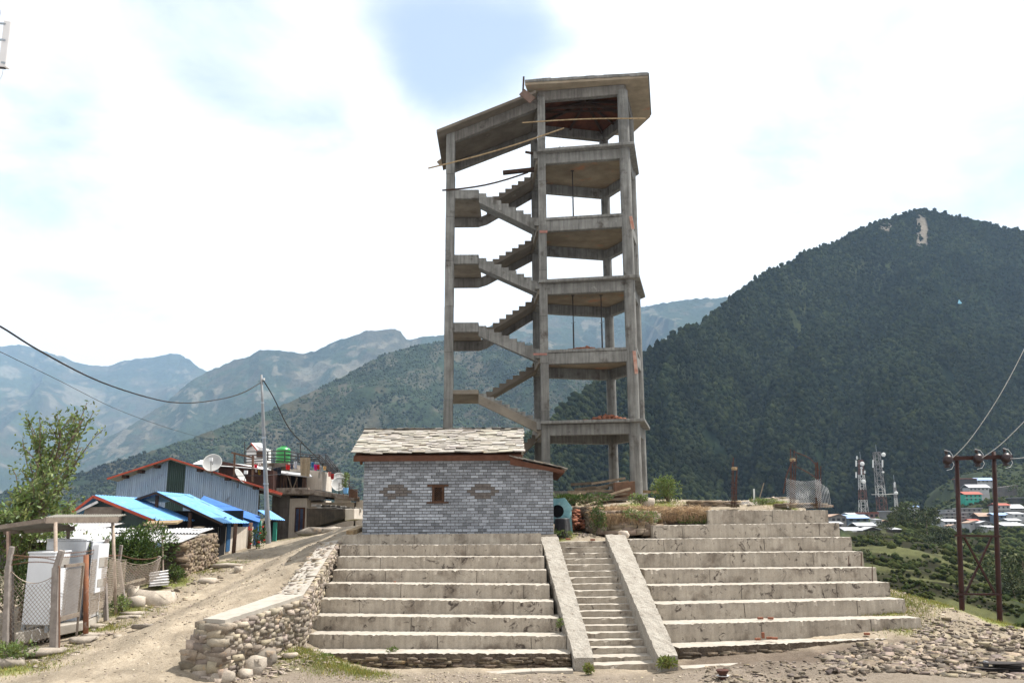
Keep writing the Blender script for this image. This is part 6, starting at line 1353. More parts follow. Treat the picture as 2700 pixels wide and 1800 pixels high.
# panel aerial hanging in at the top left corner
def aerial():
    T = thing('panel_aerial', P(12,110,14), 'long white panel aerial bolted to a pole in the top left corner', 'aerial'); u = (P(25,55,14)-P(12,178,14)).normalized()
    a, b_ = P(-6,174,14), P(9,52,14); c, d_ = P(14,176,14), P(29,56,14); t = V(.02,.12,0)
    MB().hexa([a,c,c+t,a+t,b_,d_,d_+t,b_+t]).build('panel', m_aer, T, bevel=.012)
    e = P(-3,182,14.05); MB().tube([P(-6,176,14.06),P(14,178,14.06)],.04,8).build('end_cap', m_dkmetal, T)
    MB().tube([P(-14,120,14.1),P(7,-40,14.1)],.028,12).build('mast', m_galv, T, smooth=True)
    for py in (62,105,165): MB().bar(P(-4,py,14.05),P(12,py+1,13.98),.03,.03).build('bracket', m_galv, T)
    for k,(x1,y1) in enumerate(((-8,228),(-14,240))): MB().tube([P(9,178,14.05),P(7-k,196,14.05),P(x1,y1,14.05)],.004,5).build('lead', m_wirel, T)
m_aer = M('aerial_shell', (.62,.60,.59), (.58,.56,.55), 2, fine=.03, rough=.5)
aerial()
# ================================================================ mound behind the stairs
def straw():
    # dry straw thatch spilling over the bank
    n = 17000; pos = []; dr = []
    for i in range(n):
        u = rnd.random(); px = 1560+u*300+rnd.gauss(0,4); k = rnd.random()
        if k < .6: p = P(px, 1338+rnd.random()*22, 29.6-rnd.random()*1.7); d = (rnd.gauss(0,1),rnd.gauss(-.3,.8),rnd.gauss(.15,.25))
        else:
            Yk = 27.75 if px < 1722 else 28.35; yy = 1352 if px < 1722 else 1348; drop = (14+8*math.sin(px*.06)+ (34 if 1712 < px < 1745 else 0)) if px < 1750 else 9; p = P(px, yy+rnd.random()*drop, Yk-.32-.1*rnd.random()); d = (rnd.gauss(0,.35),rnd.gauss(-.15,.2),-1.2)
        pos.append(tuple(p)); dr.append(d)
    pos = np.array(pos); d = np.array(dr); d /= np.linalg.norm(d,axis=1)[:,None]; x = np.cross(d, rng.normal(0,1,d.shape)); x /= np.linalg.norm(x,axis=1)[:,None]
    L = rng.uniform(.10,.30,(n,1)); w = .006
    v = np.stack([pos-x*w, pos+x*w, pos+d*L*.6+x*w+np.array([0,0,.01]), pos+d*L], 1); f = (np.array([(0,1,2,3)])[None]+(np.arange(n)*4)[:,None,None]).reshape(-1,4)
    t = rng.uniform(.6,1.6,(n,1))*np.array([[1,.97,.9]]); o = mesh_np('dry_straw', v.reshape(-1,3), f, m_straw, tint=np.repeat(t,4,0), loc=(2,28,3.5)); tag(o, 'tangled dry straw spilling over the stone bank above the stairs', 'straw', kind='stuff')
straw()
bush('bush', P(1762,1325,31.5), 'leafy green bush on the mound just right of the tower foot', 'bush', .55,.4,.95,1700,.085, mat=m_leaf, lumps=9)
bush('bush', P(1690,1328,30.2), 'low yellow green weeds under the pale batten at tower foot', 'weeds', .45,.25,.35,420,.08, mat=m_leaf, lumps=5)
bush('bush', P(1540,1328,30.8), 'low weeds in the shade under the plank pile', 'weeds', 1.2,.3,.35,1300,.08, lumps=9)
bush('bush', P(1579,1403,27.2), 'tall dark weeds growing at the left end of the stone bank', 'weeds', .22,.18,.85,700,.07, lumps=6)
bush('bush', P(1690,1375,27.2), 'small plants rooted in the stone bank under the straw', 'weeds', .6,.12,.4,420,.07, mat=m_leaf, lumps=6)
bush('bush', P(1825,1380,28.0), 'dry green weeds on the bank left of the top tier', 'weeds', .7,.12,.3,800,.07, mat=m_leaf, lumps=9)
bush('bush', P(2012,1327,30), 'flat bright green weeds on the mound by the white post', 'weeds', .5,.3,.18,600,.07, mat=m_leaf, lumps=8)
bush('bush', P(1478,1412,26.9), 'green weeds beside the black drum by the stairs', 'weeds', .4,.2,.15,500,.06, mat=m_leaf, lumps=6)
bush('bush', P(1758,1760,19.6), 'yellowish tuft at the foot of the right stair parapet', 'weeds', .2,.12,.2,360,.08, mat=m_grassb, lumps=4)
bush('bush', P(1552,1772,19.4), 'dry tuft at the foot of the left stair parapet', 'weeds', .16,.1,.14,220,.07, mat=m_grassb, lumps=4)
bush('bush', P(868,1752,19.8), 'small green weed at the left end of the lowest tier', 'weeds', .3,.18,.22,420,.06, mat=m_leaf, lumps=5)
bush('bush', P(1478,1655,21.3), 'small weed growing in a joint of the tiers beside the left parapet', 'weeds', .08,.08,.22,120,.06, mat=m_leaf, lumps=3)
bush('bush', P(1036,1718,20.6), 'tiny weed on the lowest tread of the left tiers', 'weeds', .16,.08,.1,150,.05, mat=m_leaf, lumps=3)
c = P(1478,1300,34); bush('bush', V(c.x,c.y,3.7), 'dark plants behind the right wall of the brick house', 'weeds', .8,.4,.5,500,.1, lumps=6)
def mixer():
    T = thing('cement_mixer', P(1480,1402,27.6), 'teal cement mixer drum with a toothed ring beside the brick house', 'cement mixer'); c = P(1470,1347,27.3); ax = V(-.25,-1,.12).normalized()
    x = ax.cross(V(0,0,1)).normalized(); y = x.cross(ax); m = MB(); n = 40; vs = []
    for k in range(n):
        a = 2*math.pi*k/n; ro = .415*(1+.05*math.sin(7*a)+(.08 if 2 < a < 3 else 0)); 
        for (rr,h) in ((.20,0),(ro,-.02),(ro,-.07),(.20,-.06)): vs.append(c+x*(rr*math.cos(a))+y*(rr*math.sin(a))+ax*h)
    m.add(vs, [(k*4+j,((k+1)%n)*4+j,((k+1)%n)*4+(j+1)%4,k*4+(j+1)%4) for k in range(n) for j in range(4)]); m.build('drum_ring', m_teal, T)
    for k in range(12):
        a = 2*math.pi*k/12; p = c+x*(.3*math.cos(a))+y*(.3*math.sin(a))+ax*.012; MB().bar(p-(x*math.cos(a)+y*math.sin(a))*.08, p+(x*math.cos(a)+y*math.sin(a))*.08, .014, .02).build('rib', m_teal, T)
    MB().lathe(c-ax*.03, -ax, [(0,.21),(.05,.215),(.45,.36),(.8,.30),(.95,0)], 28).build('drum', m_teal, T, smooth=True)
    MB().lathe(c-ax*.04, -ax, [(.0,.19),(.12,.17),(.12,0)], 24).build('mouth', m_black, T)
    MB().bar(c-ax*.5-V(.3,0,.0), c-ax*.5-V(.3,0,.75), .07,.07).build('leg', m_teal, T); MB().bar(c-ax*.5+V(.3,0,0), c-ax*.5+V(.35,0,-.75), .07,.07).build('leg', m_teal, T)
mixer()
def coil():
    c = P(1483,1404,27.1); c.z = gz(c.x,c.y)-.03; m = MB(); pr = [(0,.27)]; h = .58
    for k in range(26): a = h*k/26; pr += [(a,.285-.05*k/26),(a+h/52,.27-.05*k/26)]
    pr += [(h,.2),(h,.12),(h-.2,.11)]; m.lathe(c,(0,0,1),pr,30); tag(m.build('ribbed_drum', m_blackp, loc=tuple(c)), 'black ribbed drum like coil of pipe below the teal mixer ring', 'pipe coil')
m_blackp = M('black_plastic_pipe', (.045,.045,.05), (.02,.02,.024), 8, rough=.35, spec=.6, fine=0, bump=0)
coil()
c = P(1517,1380,29.0); c.z = gz(c.x,c.y)-.0; brick_heap(c, .38,.5,.75,110,'small heap of red bricks right of the black ribbed drum')
def slab_row(px0,px1,py,Y,n,lab,layers=3):
    pos,scl,rot = [],[],[]
    for l in range(layers):
        for k in range(n): 
            p = P(px0+(px1-px0)*(k+rnd.random())/n, py-4.5*l+rnd.uniform(-1,1), Y); pos.append(tuple(p)); scl.append((rnd.uniform(.14,.32),rnd.uniform(.12,.2),rnd.uniform(.03,.05))); rot.append(rnd.uniform(-.2,.2))
    o = stones('stone_row', m_dstone, pos, scl, np.array(rot), None, lo=.7, hi=1.6, loc=tuple(P(px0,py,Y))); tag(o, lab, 'stones')
slab_row(1822,1938,1332,29.8,12,'low dry row of dark flat stones on the mound left of the rebar post'); slab_row(2050,2180,1334,29.4,12,'low stones and debris under the torn netting on the mound',2)
def rebar_post(px, pyb, pyt, Y, lab, nb=4, spread=5, tilt=0, collar=None):
    b_ = P(px,pyb,Y); T = thing('rebar_post', b_, lab, 'rebar post', 'upright reinforcement cages on the mound'); 
    for k in range(nb):
        dx = (k-(nb-1)/2)*spread; yt = pyt+rnd.uniform(0,45); pts = [P(px+dx*.8,pyb,Y+.1*(k%2)),P(px+dx*.8+tilt*.5,(pyb+pyt)/2+20,Y+.1*(k%2)),P(px+dx*1.2+tilt+rnd.uniform(-6,6),yt,Y)]
        m = MB(); m.tube(pts,.017,5); m.build('bar', m_rust, T)
    y = pyb-14
    while y > (pyb+pyt)/2: 
        a = P(px-spread*1.5,y,Y-.02); b2 = P(px+spread*1.5,y,Y-.02); m = MB(); m.tube([a,b2,b2+V(0,.12,0),a+V(0,.12,0),a],.009,4); m.build('tie', m_rust, T); y -= 13
    if collar: q = P(px+tilt*.5,collar,Y); MB().lathe(q,(0,0,1),[(-.05,.09),(.03,.11),(.05,.07)],10).build('binding', m_bamboo, T)
rebar_post(1936,1338,1195,29.6,'slim rusty rebar cage standing alone in the middle of the mound', collar=1235)
rebar_post(2090,1340,1180,29.4,'rusty rebar cage with splayed tips at the left edge of the torn netting', collar=1212)
rebar_post(2158,1340,1205,29.2,'bent rusty rebar cage at the right edge of the torn netting', nb=4)
def cbar(lab, pts, r=.016, mat=None, nm='bent_rebar', cat='rebar'): curve_obj(nm, pts, r, mat or m_rust, lab, cat, 18)
cbar('curved bar arching down left of the torn netting', [(2092,1212,29.3),(2075,1250,29.2),(2066,1300,29.2)], .022)
cbar('thin bent bar looping between the two right rebar cages', [(2090,1225,29.4),(2130,1245,29.3),(2155,1262,29.2)])
cbar('upper thin bar leaning across between the rebar cages', [(2092,1190,29.4),(2135,1208,29.3),(2160,1240,29.2)])
simple('white_marker_post', lambda m: m.bar(P(1989,1327,30.2),P(1988,1288,30.2),.045,.045,up=(0,1,0)), m_white, P(1989,1327,30.2), 'short white marker post on the mound', 'post')
simple('leaning_stick', lambda m: m.tube([P(2000,1322,30.4),P(2014,1273,30.6)],.02,6), m_wood, P(2000,1322,30.4), 'thin brown stick leaning right of the white marker post', 'stick')
def torn_net():
    T = thing('wire_netting', P(2120,1340,29.3), 'torn pale wire netting hung crumpled between two rebar cages', 'netting'); m = MB()
    # crumpled sheet of diamond cells
    def S(u,v):
        px = 2076+u*92+v*(-4); py = 1338-v*(78-8*math.sin(u*3)); c = P(px,py,29.1+.25*math.sin(u*9+v*3)+.1*math.sin(v*11)); return c
    nu, nv = 15, 15
    for i in range(-nv, nu):
        for sg in (0,1):
            run = []
            for k in range(nv+1):
                u = (i+k)/nu if sg == 0 else (nu-(i+k))/nu; v = k/nv
                if 0 <= u <= 1: run.append(S(u,v))
            if len(run) > 2: m.tube(run,.0045,3,cap=False)
    for k in range(9): a = 2150+k*4; m.tube([P(a,1262+k*3,29.0+.05*k),P(a+4,1300,28.9),P(a+10,1338,28.9)],.006,3)
    m.build('mesh', m_wirel, T)
    m = MB()
    for i in range(0, 60):
        px = 1880+i*4.2; h = 6+5*math.sin(i*.5)**2+(26*max(0,(i-38)/22)); m.tube([P(px,1330,30.4),P(px+6,1328-h,30.5)],.0045,3,cap=False); m.tube([P(px+6,1330,30.4),P(px,1328-h,30.5)],.0045,3,cap=False)
    m.build('fallen_mesh', m_wirel, T)
torn_net()
# loose bricks on the treads
for (px,py,Y,lab) in ((2005,1631,22.5,'orange brick on the second right tier'),(2032,1631,22.6,'broken orange brick right of a whole one on the second tier'),(1998,1686,21.8,'brick lying flat on the lowest right tread, left of three'),(2029,1683,21.8,'brick in the middle of three on the lowest right tread'),(2043,1684,21.7,'brick at the right of three on the lowest right tread'),(2012,1676,22.0,'upright brick against the riser above three flat ones'),(2286,1672,22.4,'single brick on the lowest tread near its right end'),(1498,1422,26.4,'orange brick at the top of the stairs'),(1563,1424,26.4,'brown stone scrap at the top of the stairs'),(1041,1536,23.8,'orange crumb of brick on a left tread')):
    c = P(px,py,Y); z = c.z; m = MB(); a = rnd.uniform(-.5,.5); up = 'upright' in lab
    m.obox(c+V(0,0,.02), V(math.cos(a),math.sin(a),0)*(.035 if up else .07 if 'crumb' not in lab else .03), V(-math.sin(a),math.cos(a),0)*.035, V(0,0,.07 if up else .028)); tag(m.build('brick', m_redbrick, loc=tuple(c), bevel=.006), lab, 'brick', 'loose bricks on the terraces')
simple('brick_row', lambda m: [m.obox(P(1783+i*9,1424.5,26.6),(.05,0,0),(0,.05,0),(0,0,.02)) for i in range(7)], m_redbrick, P(1783,1424,26.6), 'line of thin orange bricks on the third right tread from the top', 'bricks')
for (px,y0,y1,Y) in ((2271,1458,1492,25.5),(2300,1490,1535,24.9),(2238,1465,1490,25.4)):
    simple('protruding_rebar', lambda m: m.tube([P(px,y1,Y),P(px,y0,Y)],.012,5), m_rust, P(px,y1,Y), {2271:'short rebar sticking up left of two near the ends of right tiers',2300:'longer rebar sticking up at the end of a right tier',2238:'small faint rebar stub on a right tier'}[px], 'rebar')
# rusty cup shaped post at the bottom edge
def cup():
    b_ = P(1906,1800,18.4); b_.z = gz(b_.x,b_.y); T = thing('rusty_bollard', b_, 'rusty flared metal post head at the bottom edge of the picture', 'post'); s = 1
    c = P(1906,1786,18.4); MB().lathe(V(c.x,c.y,b_.z-.2),(0,0,1),[(0,.05),(c.z-b_.z+.2,.055)],16).build('pipe', m_rust, T, smooth=True)
    MB().lathe(c,(0,0,1),[(0,.085),(.035,.13),(.05,.115),(.03,.07)],20).build('lower_cup', m_rust, T, smooth=True); MB().lathe(c+V(0,0,.05),(0,0,1),[(-.02,.075),(.02,.08),(.095,.135),(.11,.13),(.09,.09),(.08,.0)],20).build('upper_cup', m_rust, T, smooth=True)
    MB().lathe(c+V(0,0,.038),(0,0,1),[(0,.125),(.012,.13),(.012,.09)],20).build('white_band', m_white, T)
cup()
c = P(2635,1792,19.2); pos = [(c.x+rnd.uniform(-.3,.45),c.y+rnd.uniform(-.1,.1),gz(c.x,c.y)+.05+.022*k) for k in range(9)]
o = scatter('slate_pile', RT, pos, np.array([[rnd.uniform(.25,.42),.16,.025] for _ in range(9)]), rng.uniform(-.3,.3,9), m_darkslate if 'm_darkslate' in globals() else M('dark_slate',(.05,.042,.04),(.03,.026,.025),5,attr=True), tint=np.ones((9,3)), loc=tuple(c)); tag(o, 'low pile of dark flat slates in the bottom right corner', 'slates')
c = P(2603,1778,19.3); c.z = gz(c.x,c.y)+.2; scatter('grey_block', RT, [tuple(c)], np.array([[.06,.05,.09]]), np.array([0.]), m_galv2, tint=np.ones((1,3)), loc=tuple(c), label='small grey block standing on the dark slate pile', cat='block')
# ================================================================ steel H-frame pylon
def hpole():
    Y = 42; T = thing('power_pylon', P(2590,1640,Y), 'rusty red H shaped steel power pylon with three insulators', 'pylon')
    L0,L1 = P(2538,1640,Y),P(2522,1200,Y+.0); R0,R1 = P(2638,1680,Y),P(2620,1190,Y)
    for a,b_ in ((L0,L1),(R0,R1)):
        d = (b_-a).normalized(); MB().tube([a-d*3, a.lerp(b_,.45), b_], [.125,.115,.095], 12).build('leg', m_rust2, T, smooth=True); MB().tube([a.lerp(b_,.14)-d*.03,a.lerp(b_,.14)+d*.03],.15,12).build('collar', m_rust2, T)
    MB().bar(P(2490,1209,Y-.1), P(2668,1203,Y-.1), .12, .19).build('cross_arm', m_rust2, T)
    MB().bar(P(2518,1411,Y-.1),P(2638,1413,Y-.1),.10,.09).build('brace', m_rust2, T); MB().bar(P(2525,1565,Y-.1),P(2640,1566,Y-.1),.10,.09).build('brace', m_rust2, T)
    MB().bar(P(2542,1415,Y-.14),P(2622,1562,Y-.14),.09,.08).build('cross_brace', m_rust2, T); MB().bar(P(2614,1415,Y-.06),P(2545,1565,Y-.06),.09,.08).build('cross_brace', m_rust2, T)
    for (px,py) in ((2496,1213),(2576,1210),(2650,1208)):
        c = P(px,py,Y-.3); I = MB().lathe(c+V(0,-.1,0),(.3,1,-.15),[(-.25,0),(-.25,.1),(-.2,.22),(-.17,.10),(-.1,.10),(-.05,.22),(0,.10),(.1,.09),(.2,.2),(.24,.08),(.3,0)],18).build('insulator', m_ins, T, smooth=True)
        MB().lathe(c+V(.0,0,-.36),(0,0,1),[(0,0),(0,.1),(.06,.17),(.1,.09),(.16,.15),(.22,.08),(.3,0)],16).build('lower_insulator', m_ins, T, smooth=True)
        MB().lathe(c+V(.02,0,.28),(0,0,1),[(0,0),(0,.06),(.12,.09),(.22,.05),(.24,0)],12).build('horn_cap', m_ins, T)
        for sg in (1,-1): MB().tube([c+V(.2,-.1,.02),c+V(.28,-.1,sg*.22),c+V(.15,-.1,sg*.42),c+V(-.1,-.1,sg*.48)],.014,5).build('arc_horn', m_wirel, T)
    return T
m_rust2 = M('dark_red_steel', (.036,.011,.008), (.022,.009,.007), 2, fine=.2, rough=.7)
m_ins = M('brown_glazed_porcelain', (.02,.009,.009), rough=.4, spec=.4, fine=0, bump=0)
hpole()
curve_obj('power_line', [(2505,1213,41.7),(2560,1155,39),(2640,1035,35),(2720,880,31),(2800,700,27)], .016, m_wirel, 'thin pale wire rising right from the left insulator of the pylon', 'wire')
curve_obj('power_line', [(2584,1210,41.7),(2640,1170,38),(2720,1090,33),(2800,1000,29)], .016, m_wirel, 'thin pale wire rising right from the middle insulator of the pylon', 'wire')
curve_obj('power_line', [(2658,1208,41.7),(2690,1207,40),(2780,1195,36)], .016, m_wirel, 'short pale wire leaving the right insulator of the pylon', 'wire')
# ================================================================ telecom masts
def lattice(nm, label, px, pyb, pyt, Y, w0, w1, mats, dishes, panels, redtop=False):
    b_ = P(px[0],pyb,Y); t = P(px[1],pyt,Y); b_.z -= 5; T = thing(nm, b_, label, 'telecom mast'); cnr = [(-1,-1),(1,-1),(1,1),(-1,1)]; n = 13
    lv = [b_.lerp(t,k/n) for k in range(n+1)]; ww = [w0+(w1-w0)*k/n for k in range(n+1)]; r = .11
    for part in range(len(mats)):
        k0, k1 = n*part//len(mats), n*(part+1)//len(mats); m = MB(); 
        for k in range(k0,k1):
            A1 = [lv[k]+V(c[0]*ww[k]/2,c[1]*ww[k]/2,0) for c in cnr]; B1 = [lv[k+1]+V(c[0]*ww[k+1]/2,c[1]*ww[k+1]/2,0) for c in cnr]
            for j in range(4):
                m.bar(A1[j],B1[j],r*1.6,r*1.6); m.bar(B1[j],B1[(j+1)%4],r,r); m.bar(A1[j],B1[(j+1)%4],r,r) if (k+j)%2 else m.bar(A1[(j+1)%4],B1[j],r,r)
        m.build('lattice', mats[part], T)
    for (dx,dy,rr) in dishes:
        c = P(dx,dy,Y-2.0); MB().lathe(c,(.2,-1,-.05),[(-.5,0),(-.5,rr*.9),(0,rr),(.12,rr*.96),(.22,rr*.6),(.26,0)],20).build('drum_dish', m_white, T, smooth=True); MB().bar(c, c+V(0,2.0,0), .15,.15).build('bracket', m_galv, T)
    for (dx,y0,y1) in panels:
        a, b2 = P(dx,y1,Y-1.6), P(dx,y0,Y-1.6); MB().bar(a,b2,.45,.3,up=(0,1,0)).build('panel_aerial', m_white, T); q = (a+b2)/2; MB().bar(q, V(lv[6].x,lv[6].y,q.z), .1,.1).build('bracket', m_galv, T)
    MB().tube([t, t+V(0,0,3.2)],.07,5).build('whip', m_galv, T)
    return T
m_mred = M('mast_red', (.16,.075,.06), (.12,.07,.06), .3, fine=0, bump=0); m_mwh = M('mast_white', (.50,.49,.47), (.42,.41,.4), .3, fine=0, bump=0); m_mgr = M('mast_grey', (.26,.25,.25), (.2,.19,.19), .3, fine=0, bump=0)
lattice('lattice_mast', 'left telecom mast, red and white lattice with three round drums', (2276,2269), 1350, 1212, 340, 3.0, 1.3, [m_mred,m_mwh,m_mred,m_mwh,m_mred], [(2274,1222,.85),(2277.5,1269,.85),(2272,1233,.4)], [(2257.5,1213,1229),(2257.5,1244,1259),(2271.5,1235,1250),(2280,1240,1248),(2259.5,1202,1210)])
lattice('lattice_mast', 'tallest telecom mast, grey lattice with one big drum near its top', (2327,2311), 1350, 1192, 345, 3.3, 2.0, [m_mwh,m_mred,m_mwh,m_mgr,m_mgr], [(2330,1198,.85),(2329,1244.5,.4)], [(2302,1212,1232),(2327,1212,1231)])
lattice('lattice_mast', 'smallest telecom mast with a single drum at half height', (2364,2358), 1345, 1272, 350, 1.2, .6, [m_mred,m_mwh,m_mgr], [(2363.5,1299,.7)], [(2359,1270,1284)])
simple('guy_line', lambda m: m.tube([P(2298,1303,343),P(2330,1303,343),P(2362,1301,343)],.12,4), m_mwh, P(2298,1303,343), 'horizontal bar linking the tallest and smallest telecom masts', 'cable')
# ================================================================ village houses
WALLS = {}
def wmat(c):
    k = tuple(round(x,2) for x in c)
    if k not in WALLS: WALLS[k] = M('painted_wall_%d' % len(WALLS), c, tuple(x*.75 for x in c), .25, fine=0, bump=0)
    return WALLS[k]
def vhouse(px0, px1, pyt, pyb, Y, depth, roof, wall, rc, label, storeys=1, wins=3, rh=None, rot=.0, group='houses of the distant village'):
    a = P(px0,pyb,Y); b_ = P(px1,pyb,Y); zt = P(px0,pyt,Y).z; W_ = b_.x-a.x; T = thing('village_house', a, label, 'house', group)
    ca, sa = math.cos(rot), math.sin(rot)
    def L(x,y,z): return V(a.x+x*ca-y*sa, a.y+x*sa+y*ca, z)
    z0 = a.z-8
    rh = rh if rh is not None else W_*.16
    MB().hexa([L(0,0,z0),L(W_,0,z0),L(W_,depth,z0),L(0,depth,z0),L(0,0,zt),L(W_,0,zt),L(W_,depth,zt),L(0,depth,zt)]).build('wall', wmat(wall), T)
    e = W_*.05+.15; m = MB(); th = .18
    if roof == 'gablex':   # ridge left-right, slope towards viewer
        m.prism([L(-e,-e*1.5,zt-.1),L(-e,depth/2,zt+rh),L(-e,depth+e*1.5,zt-.1)]+[L(-e,depth+e*1.5,zt-.1+th),L(-e,depth/2,zt+rh+th),L(-e,-e*1.5,zt-.1+th)], L(W_+e,0,0)-L(-e,0,0))
    elif roof == 'gabley':
        m.prism([L(-e,-e,zt-.1),L(W_/2,-e,zt+rh),L(W_+e,-e,zt-.1)]+[L(W_+e,-e,zt-.1+th),L(W_/2,-e,zt+rh+th),L(-e,-e,zt-.1+th)], L(0,depth+e,0)-L(0,-e,0))
        MB().prism([L(0,.1,zt),L(W_,.1,zt),L(W_/2,.1,zt+rh-.05)], (0,.1,0)).build('gable', wmat(wall), T)
    elif roof == 'shed':
        m.prism([L(-e,-e,zt),L(W_+e,-e,zt),L(W_+e,depth+e,zt+rh),L(-e,depth+e,zt+rh)], (0,0,th))
    else:
        m.prism([L(-e,-e,zt),L(W_+e,-e,zt),L(W_+e,depth+e,zt),L(-e,depth+e,zt)], (0,0,.3))
    m.build('roof', rc, T)
    hh = (zt-a.z)/storeys
    for s in range(storeys):
        if s: MB().hexa([L(-.2,-.35,a.z+hh*s-.12),L(W_+.2,-.35,a.z+hh*s-.12),L(W_+.2,0,a.z+hh*s-.12),L(-.2,0,a.z+hh*s-.12),L(-.2,-.35,a.z+hh*s+.12),L(W_+.2,-.35,a.z+hh*s+.12),L(W_+.2,0,a.z+hh*s+.12),L(-.2,0,a.z+hh*s+.12)]).build('floor_band', m_mwh, T)
        for k in range(wins):
            x = W_*(k+.5)/wins; z1 = a.z+hh*(s+.3); z2 = a.z+hh*(s+.78); w = min(.55, W_/wins*.28)
            MB().hexa([L(x-w,-.06,z1),L(x+w,-.06,z1),L(x+w,.05,z1),L(x-w,.05,z1),L(x-w,-.06,z2),L(x+w,-.06,z2),L(x+w,.05,z2),L(x-w,.05,z2)]).build('window', m_vwin, T)
    return T
m_vwin = M('far_window', (.03,.03,.035), rough=.3, fine=0, bump=0)
rt_ = M('far_tin_roof', (.42,.43,.45), (.33,.33,.35), .4, fine=0, bump=0, rough=.6); rb_ = M('far_blue_roof', (.22,.33,.55), (.30,.38,.5), .3, fine=0, bump=0); rr_ = M('far_red_roof', (.34,.09,.06), (.28,.10,.08), .3, fine=0, bump=0); rbr = M('far_rust_roof', (.34,.26,.21), (.26,.17,.12), .3, fine=0, bump=0)
gy=(.22,.21,.20); pk=(.36,.22,.20); wh=(.42,.42,.42); dk=(.07,.06,.055); bl=(.17,.22,.28)
g1 = 'tin roofed houses on the near village ridge'
for q in [(2192,2232,1362,1378,300,8,'gabley',gy,rbr,'rust roofed house at the left end of the near village ridge'),(2238,2262,1356,1364,330,7,'gablex',wh,rt_,'low white roof peeping over between rust and blue grey roofed houses'),(2236,2290,1366,1376,305,9,'gablex',bl,rb_,'house with blue grey roof before the pink house'),(2280,2318,1352,1367,325,7,'flat',pk,rr_,'pink house with thin red roof edge under the masts'),(2262,2310,1386,1394,285,7,'gablex',dk,rt_,'long grey roofed house below the pink house'),(2228,2272,1398,1405,270,7,'gablex',gy,rt_,'light grey roofed shed near the right tier ends'),(2195,2222,1380,1390,275,6,'gablex',gy,rt_,'white roofed house half hidden by the top right tier'),(2213,2230,1404,1412,262,5,'gablex',wh,rb_,'small blue roofed hut touching the tiers'),(2282,2322,1396,1404,272,6,'gabley',dk,rt_,'dark hut with pale roof at the foot of the near village'),(2312,2326,1370,1384,290,5,'shed',wh,rt_,'narrow white shed below the tallest mast'),(2326,2342,1374,1384,292,5,'gabley',dk,rbr,'small brown hut right of the narrow white shed'),(2340,2366,1348,1366,315,7,'flat',gy,rt_,'grey concrete house right of the tallest mast base'),(2230,2266,1408,1414,258,5,'gablex',wh,rt_,'lowest pale roof of the near village'),(2352,2376,1396,1402,265,4,'shed',dk,rt_,'dark lean-to among bushes right of the near village')]:
    vhouse(*q[:10], wins=3 if q[1]-q[0] > 30 else 2, group=g1)
g2 = 'houses of the far village behind the pylon'
V2 = [(2545,2590,1303,1321,560,9,'gablex',(.05,.36,.26),rr_,'bright turquoise house with red roof high above the far village',2,4),(2556,2608,1285,1294,590,9,'gablex',wh,rt_,'long pale roofed house directly above the turquoise one',1,5),(2530,2576,1262,1266,620,9,'flat',dk,rr_,'red railed terrace house at the top of the far village',1,4),(2576,2620,1266,1272,640,8,'gablex',wh,rb_,'pale blue roofed house right of the red railed terrace',1,4),
 (2490,2548,1352,1368,500,9,'flat',gy,rt_,'grey two storey block at the left end of the far village',2,4),(2494,2552,1344,1350,520,9,'flat',wh,rt_,'white parapet block behind the left grey block',1,4),(2538,2590,1340,1360,515,9,'flat',gy,rt_,'grey concrete frame block left of the right pylon leg',2,4),(2490,2524,1374,1384,480,8,'gablex',wh,rt_,'low white house left of the left pylon leg',1,3),(2556,2592,1378,1385,470,8,'gabley',wh,rbr,'brown roofed white house between the pylon legs',1,3),(2560,2584,1372,1378,490,8,'gablex',gy,rr_,'red roofed house between the pylon legs',1,2),(2584,2615,1378,1386,465,8,'gabley',gy,rt_,'pale gabled house beside the right pylon leg',1,2),(2604,2632,1390,1395,455,7,'shed',wh,rt_,'low shed with pale roof right of the pale gabled house',1,2),(2582,2640,1361,1372,495,8,'gablex',dk,rbr,'dark brown house row behind the pylon leg',1,5),(2622,2660,1358,1368,490,8,'gablex',bl,rb_,'blue roofed house just right of the pylon',1,3),(2630,2665,1332,1352,530,9,'gablex',wh,rr_,'white house with red roof right of the pylon',2,3),(2640,2700,1346,1356,510,10,'flat',(.30,.27,.24),rt_,'long beige block at the right edge of the village',1,6),(2636,2700,1340,1345,535,10,'gablex',gy,rt_,'long grey roof above the beige block',1,5),(2660,2692,1372,1382,470,8,'gablex',wh,rt_,'white roofed house near the right picture edge',1,3),(2650,2705,1386,1392,455,8,'shed',gy,rt_,'low grey row at the bottom right of the far village',1,5),(2672,2705,1355,1364,480,7,'shed',wh,rt_,'slanting pale roof at the right picture edge',1,2),(2672,2700,1312,1324,560,8,'flat',dk,rt_,'dark block under construction at right edge',1,3),(2404,2424,1336,1338,560,6,'gablex',wh,rb_,'tiny lone light blue roof among the trees left of the far village',1,1),(2470,2490,1366,1372,500,6,'gablex',wh,rt_,'small hut at far left of the far village',1,2),(2506,2530,1386,1392,460,6,'gabley',wh,rbr,'small gabled hut by the left pylon leg',1,2)]
for q in V2: vhouse(*q[:10], storeys=q[10], wins=q[11], group=g2)
o = MB().prism([P(2638,1328,600),P(2682,1330,600),P(2684,1278,600),P(2636,1284,600)], (0,10,0)).build('stone_retaining_wall', M('far_stone_wall',(.16,.145,.135),(.11,.10,.095),.3,fine=0,bump=0), loc=tuple(P(2638,1328,600))); tag(o, 'grey retaining wall on the slope right of the turquoise house', 'wall')
